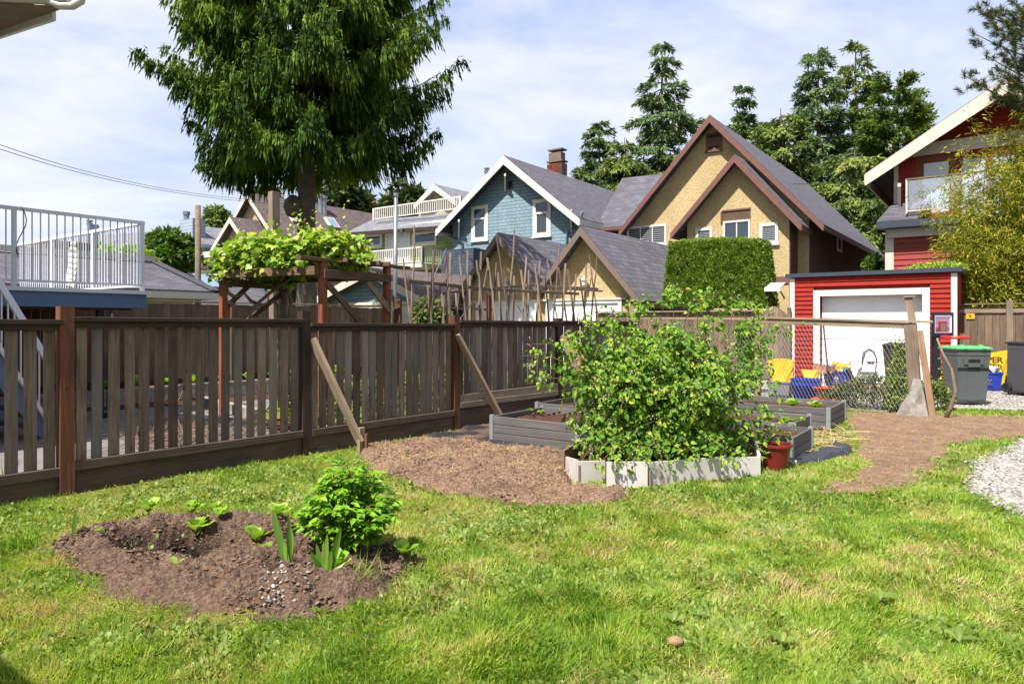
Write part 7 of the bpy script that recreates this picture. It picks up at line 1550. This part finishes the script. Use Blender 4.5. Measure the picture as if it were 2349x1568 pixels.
def herb(name, label, x, Y, w_, h, n, size, mat='weed', seed=0, z=0, flowers=0, cat='weeds', dy=.4, kind=None, y=None):
    rg_ = np.random.default_rng(seed); p = d(x, HY, Y) - UP * (HC - z); e = thing(name, label, cat, p)
    cx_ = rg_.uniform(-1, 1, n); cy_ = rg_.uniform(-1, 1, n); env = h * (1 - np.abs(cx_) ** 2.5 * .6) * (.55 + .6 * vnoise(cx_ * 5 + seed, cy_ * 3, 4)); P = np.stack([p.x + B.x * cx_ * w_ / 2 + A.x * cy_ * dy, p.y + B.y * cx_ * w_ / 2 + A.y * cy_ * dy, z + env * rg_.uniform(.02, 1, n) ** .7], 1)
    L_ = size * rg_.uniform(.5, 1.3, n); scatter('foliage', T_LEAF, P, rg_.normal(0, .8, (n, 3)) + np.array([[0, 0, .1]]), rdir(n, .5, (-.2, -.4, .8)), np.stack([L_, L_ * .6, L_], 1), rg_.uniform(0, 1, n), M[mat], e, kind='stuff')
    ns = 30; a_ = rg_.uniform(-1, 1, ns); mb = MB()
    for k in range(ns): q0 = Vector((p.x + B.x * a_[k] * w_ / 2, p.y + B.y * a_[k] * w_ / 2, z)); mb.tube([q0, q0 + Vector((rg_.normal(0, .06), rg_.normal(0, .06), h * .85))], .004, 4)
    mb.build('stems', M['stem'], e)
    if flowers:
        i = rg_.integers(0, n, flowers); Pf = P[i].copy(); Pf[:, 2] = z + env[i] * 1.02; scatter('flowers', T_CARD, Pf, rdir(flowers, .5), rdir(flowers, .5, (0, -1, .6)), np.full((flowers, 3), .035), np.full(flowers, 1.0), M['yellowf'], e, kind='stuff')
M['yellowf'] = leafmat('yellow_flowers', K((0, (236, 196, 40)), (1, (240, 210, 60))), .3, .5)
herb('weed_patch', 'thick dark green weeds growing along the foot of the wire fence', 2005, 12.4, 1.75, .62, 4200, .05, seed=1, flowers=22, dy=.35)
herb('climbing_weed', 'light green climber up the wire by the end post', 2062, 11.8, .38, 1.35, 900, .06, 'vine', seed=2, flowers=6, dy=.12)
herb('weed_patch', 'dark green weeds behind the crooked branch beside the lidded bin', 2140, 12.2, .62, .60, 1300, .05, seed=3, flowers=10, dy=.3)
herb('potted_shrub', 'colourful plants in a brown pot between hoop and lidded bin', 2165, 14.9, .4, .9, 500, .07, 'bamboo', seed=6, dy=.2, cat='plant', flowers=3)
herb('roof_plants', 'bright green plants spilling over the red garage roof edge', 2150, 17.4, 1.3, .26, 900, .07, 'vine', seed=4, z=2.86, cat='plants', dy=.4)
herb('roof_plants', 'thin dry stalks and tufts on the red garage flat roof', 2085, 18.0, .9, .14, 300, .05, 'straw', seed=5, z=2.86, cat='plants', dy=.4)
# garden plants on the neighbour's side, seen through the pickets
pl = POSTS[0] - FN * .36; k = 0
for i in range(17):
    p = pl + FD * (1.5 + i * .62 + R(-.15, .15)) + FN * R(-.1, .1); p.z = .02; rosette('lettuce_plant', 'bright lettuce in the narrow bed behind the picket fence', p, R(.13, .22), 8, grp='lettuces behind the picket fence', seed=200 + i, el=(.5, 1.3))
for i in range(16):
    p = f0 + FN * .5 + FD * (1.0 + i * .58); p.z = .3; rosette('garden_plant', 'green garden plant in the raised bed before the board fence', p, R(.16, .3), 10, grp='plants along the board fence', seed=300 + i, el=(.4, 1.3), cat='plant')
def cover(name, label, poly, n, size, mat, seed, h=.3, kind='stuff'):
    rg_ = np.random.default_rng(seed); xs = [p[0] for p in poly]; ys = [p[1] for p in poly]; X = rg_.uniform(min(xs), max(xs), n * 3); Y = rg_.uniform(min(ys), max(ys), n * 3); k = inpoly(X, Y, [(p[0], p[1]) for p in poly]) & (vnoise(X * 1.3, Y * 1.3, seed) > .42); X, Y = X[k][:n], Y[k][:n]; m_ = len(X)
    Z = h * vnoise(X * 2.2, Y * 2.2, seed + 3) * rg_.uniform(.05, 1, m_); L_ = size * rg_.uniform(.5, 1.4, m_)
    o = scatter(name, T_PEO, np.stack([X, Y, Z], 1), rg_.normal(0, .8, (m_, 3)) + np.array([[0, 0, .2]]), rdir(m_, .5, (0, -.3, .8)), np.stack([L_, L_ * .6, L_], 1), rg_.uniform(0, 1, m_), M[mat]); tag(o, label, 'ground plants', None, kind); return o
gp_ = [POSTS[3] - FN * .5 + FD * .4, POSTS[6] - FN * .3 - FD * .2, POSTS[6] - FN * 6, POSTS[3] - FN * 5.4 + FD * 3.5, POSTS[3] - FN * 2.6 + FD * 1.2]
cover('garden_foliage', 'mixed vegetable foliage on the neighbouring plot beyond the picket fence', gp_, 9000, .07, 'weed', 5, .7)
cover('garden_foliage', 'bright low foliage on the neighbouring plot under the bean sticks', gp_, 4500, .08, 'vine', 8, .5)
T_TWIG = ([(0, -.5, 0), (0, .5, 0), (1, .4, .05), (1, -.4, .05), (.5, 0, .6)], [(0, 1, 4), (1, 2, 4), (2, 3, 4), (3, 0, 4)])
def straws(name, label, poly, n, L0, w_, mat, seed, zf, cat='straw', kind='stuff', flat=.12, patchy=-1):
    rg_ = np.random.default_rng(seed); xs = [p[0] for p in poly]; ys = [p[1] for p in poly]; X = rg_.uniform(min(xs), max(xs), n * 3); Y = rg_.uniform(min(ys), max(ys), n * 3); k = inpoly(X, Y, [(p[0], p[1]) for p in poly]) & (vnoise(X * 2.6, Y * 2.6, seed + 50, 3) > patchy + rg_.uniform(-.08, .08, len(X))); X, Y = X[k][:n], Y[k][:n]; m_ = len(X); L_ = L0 * rg_.uniform(.4, 1.5, m_)
    o = scatter(name, T_TWIG, np.stack([X, Y, zf(X, Y) + rg_.uniform(0, .01, m_)], 1), np.stack([rg_.normal(0, 1, m_), rg_.normal(0, 1, m_), rg_.normal(0, flat, m_)], 1), np.tile([[0, 0, 1.]], (m_, 1)), np.stack([L_, np.full(m_, w_), np.full(m_, w_)], 1), rg_.uniform(0, 1, m_), M[mat]); tag(o, label, cat, None, kind)
straws('dry_straw', 'dry dead grass strewn over the dug earth patch', P_DUG, 6500, .05, .0032, 'straw', 1, lambda X, Y: h_dug(X, Y, np.maximum(sdist(X, Y, P_DUG), 0)) * np.clip(sdist(X, Y, P_DUG) / .12, 0, 1), flat=.4, patchy=.46)
straws('dry_straw', 'thin dry grass strewn over the bare path', P_PATH, 1600, .06, .0035, 'straw', 2, lambda X, Y: 0 * X + .02)
straws('dry_straw', 'a little dry grass on the soil bed', P_SOIL, 450, .04, .0022, 'straw', 3, lambda X, Y: h_soil(X, Y, np.maximum(sdist(X, Y, P_SOIL), 0)) * np.clip(sdist(X, Y, P_SOIL) / .1, 0, 1))
straws('stick_pile', 'loose pile of pale sticks beside the front raised bed corner', GP([(1870, 1032), (1885, 995), (1940, 990), (1960, 1005), (1915, 1030), (1880, 1045)]), 130, .32, .010, 'straw', 4, lambda X, Y: 0 * X + .03, 'stick pile', None)
straws('twig_pile', 'heap of dark pruned twigs on the ground behind the picket fence', [tuple((POSTS[3] - FN * a + FD * b)[:2]) for a, b in ((.9, -1.5), (.9, .3), (2.6, .3), (2.4, -1.2))], 500, .5, .010, 'clod', 7, lambda X, Y: 0 * X + .08, 'twig pile', 'stuff', .35)
# stones
def stones(name, label, poly, n, s0, s1, seed, zf, mat='stone', kind='stuff', cat='stones', tm=None):
    tm = tm or (T_STONE if n < 500 else T_CHIP)
    rg_ = np.random.default_rng(seed); xs = [p[0] for p in poly]; ys = [p[1] for p in poly]; X = rg_.uniform(min(xs), max(xs), n * 4); Y = rg_.uniform(min(ys), max(ys), n * 4)
    sd_ = sdist(X, Y, poly) + (vnoise(X * 4, Y * 4, seed) - .5) * .25; k = sd_ > rg_.uniform(-.06, .02, len(X)); X, Y = X[k][:n], Y[k][:n]; m_ = len(X); s_ = rg_.uniform(0, 1, m_) ** 2 * (s1 - s0) + s0
    o = scatter(name, tm, np.stack([X, Y, zf(X, Y)], 1), np.stack([rg_.normal(0, 1, m_), rg_.normal(0, 1, m_), rg_.normal(0, .2, m_)], 1), rdir(m_, .3), np.stack([s_, s_ * rg_.uniform(.6, .95, m_), s_ * rg_.uniform(.6, 1, m_)], 1), rg_.uniform(0, 1, m_), M[mat]); tag(o, label, cat, None, kind)
stones('gravel', 'pale grey crushed gravel of the drive', P_GRAV, 20000, .012, .045, 1, lambda X, Y: 0 * X + .008, cat='gravel')
stones('lane_gravel', 'loose pale gravel on the lane by the wheeled bins', GP([(2160, 895), (2348, 893), (2420, 900), (2420, 936), (2348, 934), (2165, 928)]), 6500, .012, .04, 2, lambda X, Y: 0 * X, cat='gravel')
stones('lane_gravel', 'loose gravel and pebbles behind the chain link fence', GP([(1745, 905), (1800, 885), (1950, 895), (1960, 925), (1750, 925)]), 6000, .012, .04, 3, lambda X, Y: 0 * X, cat='gravel')
for i, pl_ in enumerate((GP([(610, 1360), (660, 1345), (700, 1375), (690, 1402), (640, 1395)]), GP([(560, 1335), (690, 1300), (720, 1330), (600, 1395)]), GP([(280, 1215), (700, 1240), (720, 1350), (480, 1330)]))):
    stones('pebbles', ['cluster of white pebbles at the near rim of the soil bed', 'scattered white pebbles in front of the sword leaves', 'few small pale stones in the dug hollow'][i], pl_, (70, 46, 26)[i], .012, (.032, .028, .02)[i], 20 + i, lambda X, Y: h_soil(X, Y, np.maximum(sdist(X, Y, P_SOIL), 0)) * np.clip(sdist(X, Y, P_SOIL) / .1, 0, 1) - .002, kind='stuff', cat='pebbles')
stones('soil_crumbs', 'crumbs and small clods lying over the soil bed', P_SOIL, 6500, .006, .042, 31, lambda X, Y: h_soil(X, Y, np.maximum(sdist(X, Y, P_SOIL), 0)) * np.clip(sdist(X, Y, P_SOIL) / .1, 0, 1) - .004, 'clod', cat='soil')
stones('earth_clods', 'clods lying over the dug earth patch', P_DUG, 8000, .008, .045, 32, lambda X, Y: h_dug(X, Y, np.maximum(sdist(X, Y, P_DUG), 0)) * np.clip(sdist(X, Y, P_DUG) / .12, 0, 1) - .006, 'clod', cat='soil')

# ------------------------------------------------------------------ the lawn
T_B1 = ([(0, -.42, 0), (0, .42, 0), (.5, .40, .09), (1, 0, .34)], [(0, 3, 2), (0, 2, 1)])
def lawn(name, label, npts, lenf, wid, seed, weight, tmpl=T_B1, mat='grass', rn=None, lean=.55, kind='stuff'):
    rg_ = np.random.default_rng(seed)
    # even in the ground, thinned with distance; points lie on the ground itself
    Y = 2.5 + (15.5 - 2.5) * rg_.uniform(0, 1, npts) ** 1.9; X = (rg_.uniform(-.86, .86, npts)) * Y
    k = np.ones(npts, bool)
    side = (X - POSTS[0].x) * FN.x + (Y - POSTS[0].y) * FN.y; k &= side > .05 + (vnoise(X * 3, Y * 3, 3) - .5) * .1
    n1 = (vnoise(X * 5, Y * 5, 77, 4) - .5) * .40; n2 = -np.abs(rg_.normal(0, .09, npts)) + .03; n2 = np.where(rg_.uniform(0, 1, npts) < .018, -9 * (vnoise(X * 2.5, Y * 2.5, 19) > .5), n2)
    for pl_, q_ in ((P_SOIL, .35), (P_DUG, .8), (P_PATH, .8)): k &= (sdist(X, Y, pl_) + n1 * q_ + n2) < .0
    k &= (sdist(X, Y, P_GRAV) + n1 * .9 + n2) < .03; k &= sdist(X, Y, P_TARP) < .0
    k &= ~inpoly(X, Y, [(p.x, p.y) for p in SOILW]); k &= ~inpoly(X, Y, lane)
    bx = [(g(1129, 1010)), g(1813, 1060) - B * 1.35, g(1900, 985) - B * 1.9]
    beds = [(g(1129, 1010), 1.3, 1.2), (d(1232, HY, 10.45), 1.3, 1.1), (g(1813, 1060), -1.35, .95), (Vector((3.52, 8.62, 0)), -1.5, 1.0), (g(1900, 985), -1.9, 1.15)]
    for c, w_, dp in beds: q = [c, c + B * w_, c + B * w_ + A * dp, c + A * dp]; k &= ~inpoly(X, Y, [(p.x, p.y) for p in q])
    tri = [tuple(POSTS[4][:2]), tuple(g(1340, 1030)[:2]), tuple(g(1750, 1060)[:2]), tuple(g(1800, 1063)[:2]), tuple(g(1905, 985)[:2]), tuple(g(1960, 945)[:2]), (CH[2].x, CH[2].y), (CH[1].x, CH[1].y), (CH[0].x, CH[0].y)]
    k &= ~inpoly(X, Y, tri)
    X, Y = X[k], Y[k]; w_ = weight(X, Y); k = rg_.uniform(0, 1, len(X)) < w_; X, Y = X[k], Y[k]; m_ = len(X)
    pn = vnoise(X * 1.9, Y * 1.9, 21, 4); p2 = vnoise(X * 7, Y * 7, 31, 3); p3 = vnoise(X * 3.3, Y * 3.3, 61, 2)
    L_ = lenf(X, Y, rg_) * rg_.uniform(.45, 1.35, m_)
    fl = vnoise(X * 3.1, Y * 3.1, 91, 2) * 4 * math.pi; az = np.where(rg_.uniform(0, 1, m_) < .6, fl + rg_.normal(0, .6, m_), rg_.uniform(0, 2 * math.pi, m_)); ln = np.abs(rg_.normal(lean, .4, m_))
    D = np.stack([np.cos(az) * ln, np.sin(az) * ln, np.ones(m_)], 1); N = rdir(m_, .5, (-.2, -1.0, .5))
    rr = rn(X, Y, rg_, pn, p2) if rn else np.clip(.50 + 1.15 * (pn - .5) + .8 * (p2 - .5) + rg_.normal(0, .13, m_), 0.02, 1)
    if rn is None: L_ = L_ * np.where(p3 > .70, 1.35, .92)
    sc_ = 1 + np.clip((Y - 4) / 8, 0, 1) * .9
    o = scatter(name, tmpl, np.stack([X, Y, np.full(m_, -.012)], 1), D, N, np.stack([L_, wid * sc_ * rg_.uniform(.7, 1.3, m_), L_], 1), rr, M[mat]); tag(o, label, 'grass', None, kind); return o
bald = lambda X, Y: np.clip((vnoise(X * 1.7, Y * 1.7, 14, 4) - .30) * 6, .22, 1)
lawn('lawn_grass', 'mown sunlit grass of the lawn in front of the fence and beds', 560000, lambda X, Y, r: .030 + .05 * vnoise(X * 2.6, Y * 2.6, 6, 3) ** 1.5, .0044, 1, bald, lean=.95)
lawn('dry_lawn_grass', 'dead tan blades lying between the green grass', 110000, lambda X, Y, r: .042 + 0 * X, .0036, 2, lambda X, Y: np.clip((.62 - vnoise(X * 1.7, Y * 1.7, 14, 4)) * 3, .15, 1), lean=2.0, rn=lambda X, Y, r, a, b: r.uniform(0, .17, len(X)))
T_CLO = ([(0, 0, 0), (.4, -.45, .1), (.9, -.3, .05), (1, .2, .0), (.6, .5, .08)], [(0, 1, 2, 3, 4)])
for i in (0, 1):
    lawn('lawn_clover', ('low clover and small weeds spread through the lawn', 'darker broad leaved weeds in patches of the lawn')[i], (150000, 60000)[i], lambda X, Y, r: .022 + .02 * r.uniform(0, 1, len(X)), (.020, .028)[i], 3 + i, lambda X, Y: np.clip((vnoise(X * 2.1 + i * 9, Y * 2.1, 44, 4) - .52) * 12, 0.03, 1), tmpl=T_CLO, mat='clover', lean=.8, rn=lambda X, Y, r, a, b: r.uniform(.2, 1, len(X)))
dock_me = leaf_meshes(T_LET, objleafmat('dock_leaf', K((0, (96, 122, 44)), (1, (130, 150, 64))), .3))
for i, (x, y, r_, lb) in enumerate(((2020, 1380, .09, 'broad dock leaf rosette in the lawn near the gravel drive'), (1795, 1480, .08, 'dock leaf rosette in the lawn towards the picture bottom'), (1545, 1430, .07, 'dock leaf rosette in the middle of the lawn'), (2200, 1475, .09, 'large dark dock rosette in the lawn near the bottom corner'), (1600, 1415, .05, 'small pale dock leaf pair in the lawn'))):
    rosette('dock_weed', lb, g(x, y, .01), r_, 4, seed=500 + i, cat='weed', el=(.3, .8), wid=.5, me=dock_me)
o = MB().lathe(g(1549, 1478, .0), [(0, 0), (.035, .005), (.032, .03), (.012, .042), (0, .044)], 9, 1.2, .8).build('leaf_litter', plain('dead_leaf', lin(160, 124, 90), .8, .2, 40, .3), None, smooth=True); tag(o, 'small brown dead clump lying in the lawn', 'dead leaf')
print('tris', sum(len(o.data.loops) - 2 * len(o.data.polygons) for o in S.objects if o.type == 'MESH'), 'objects', len(S.objects))
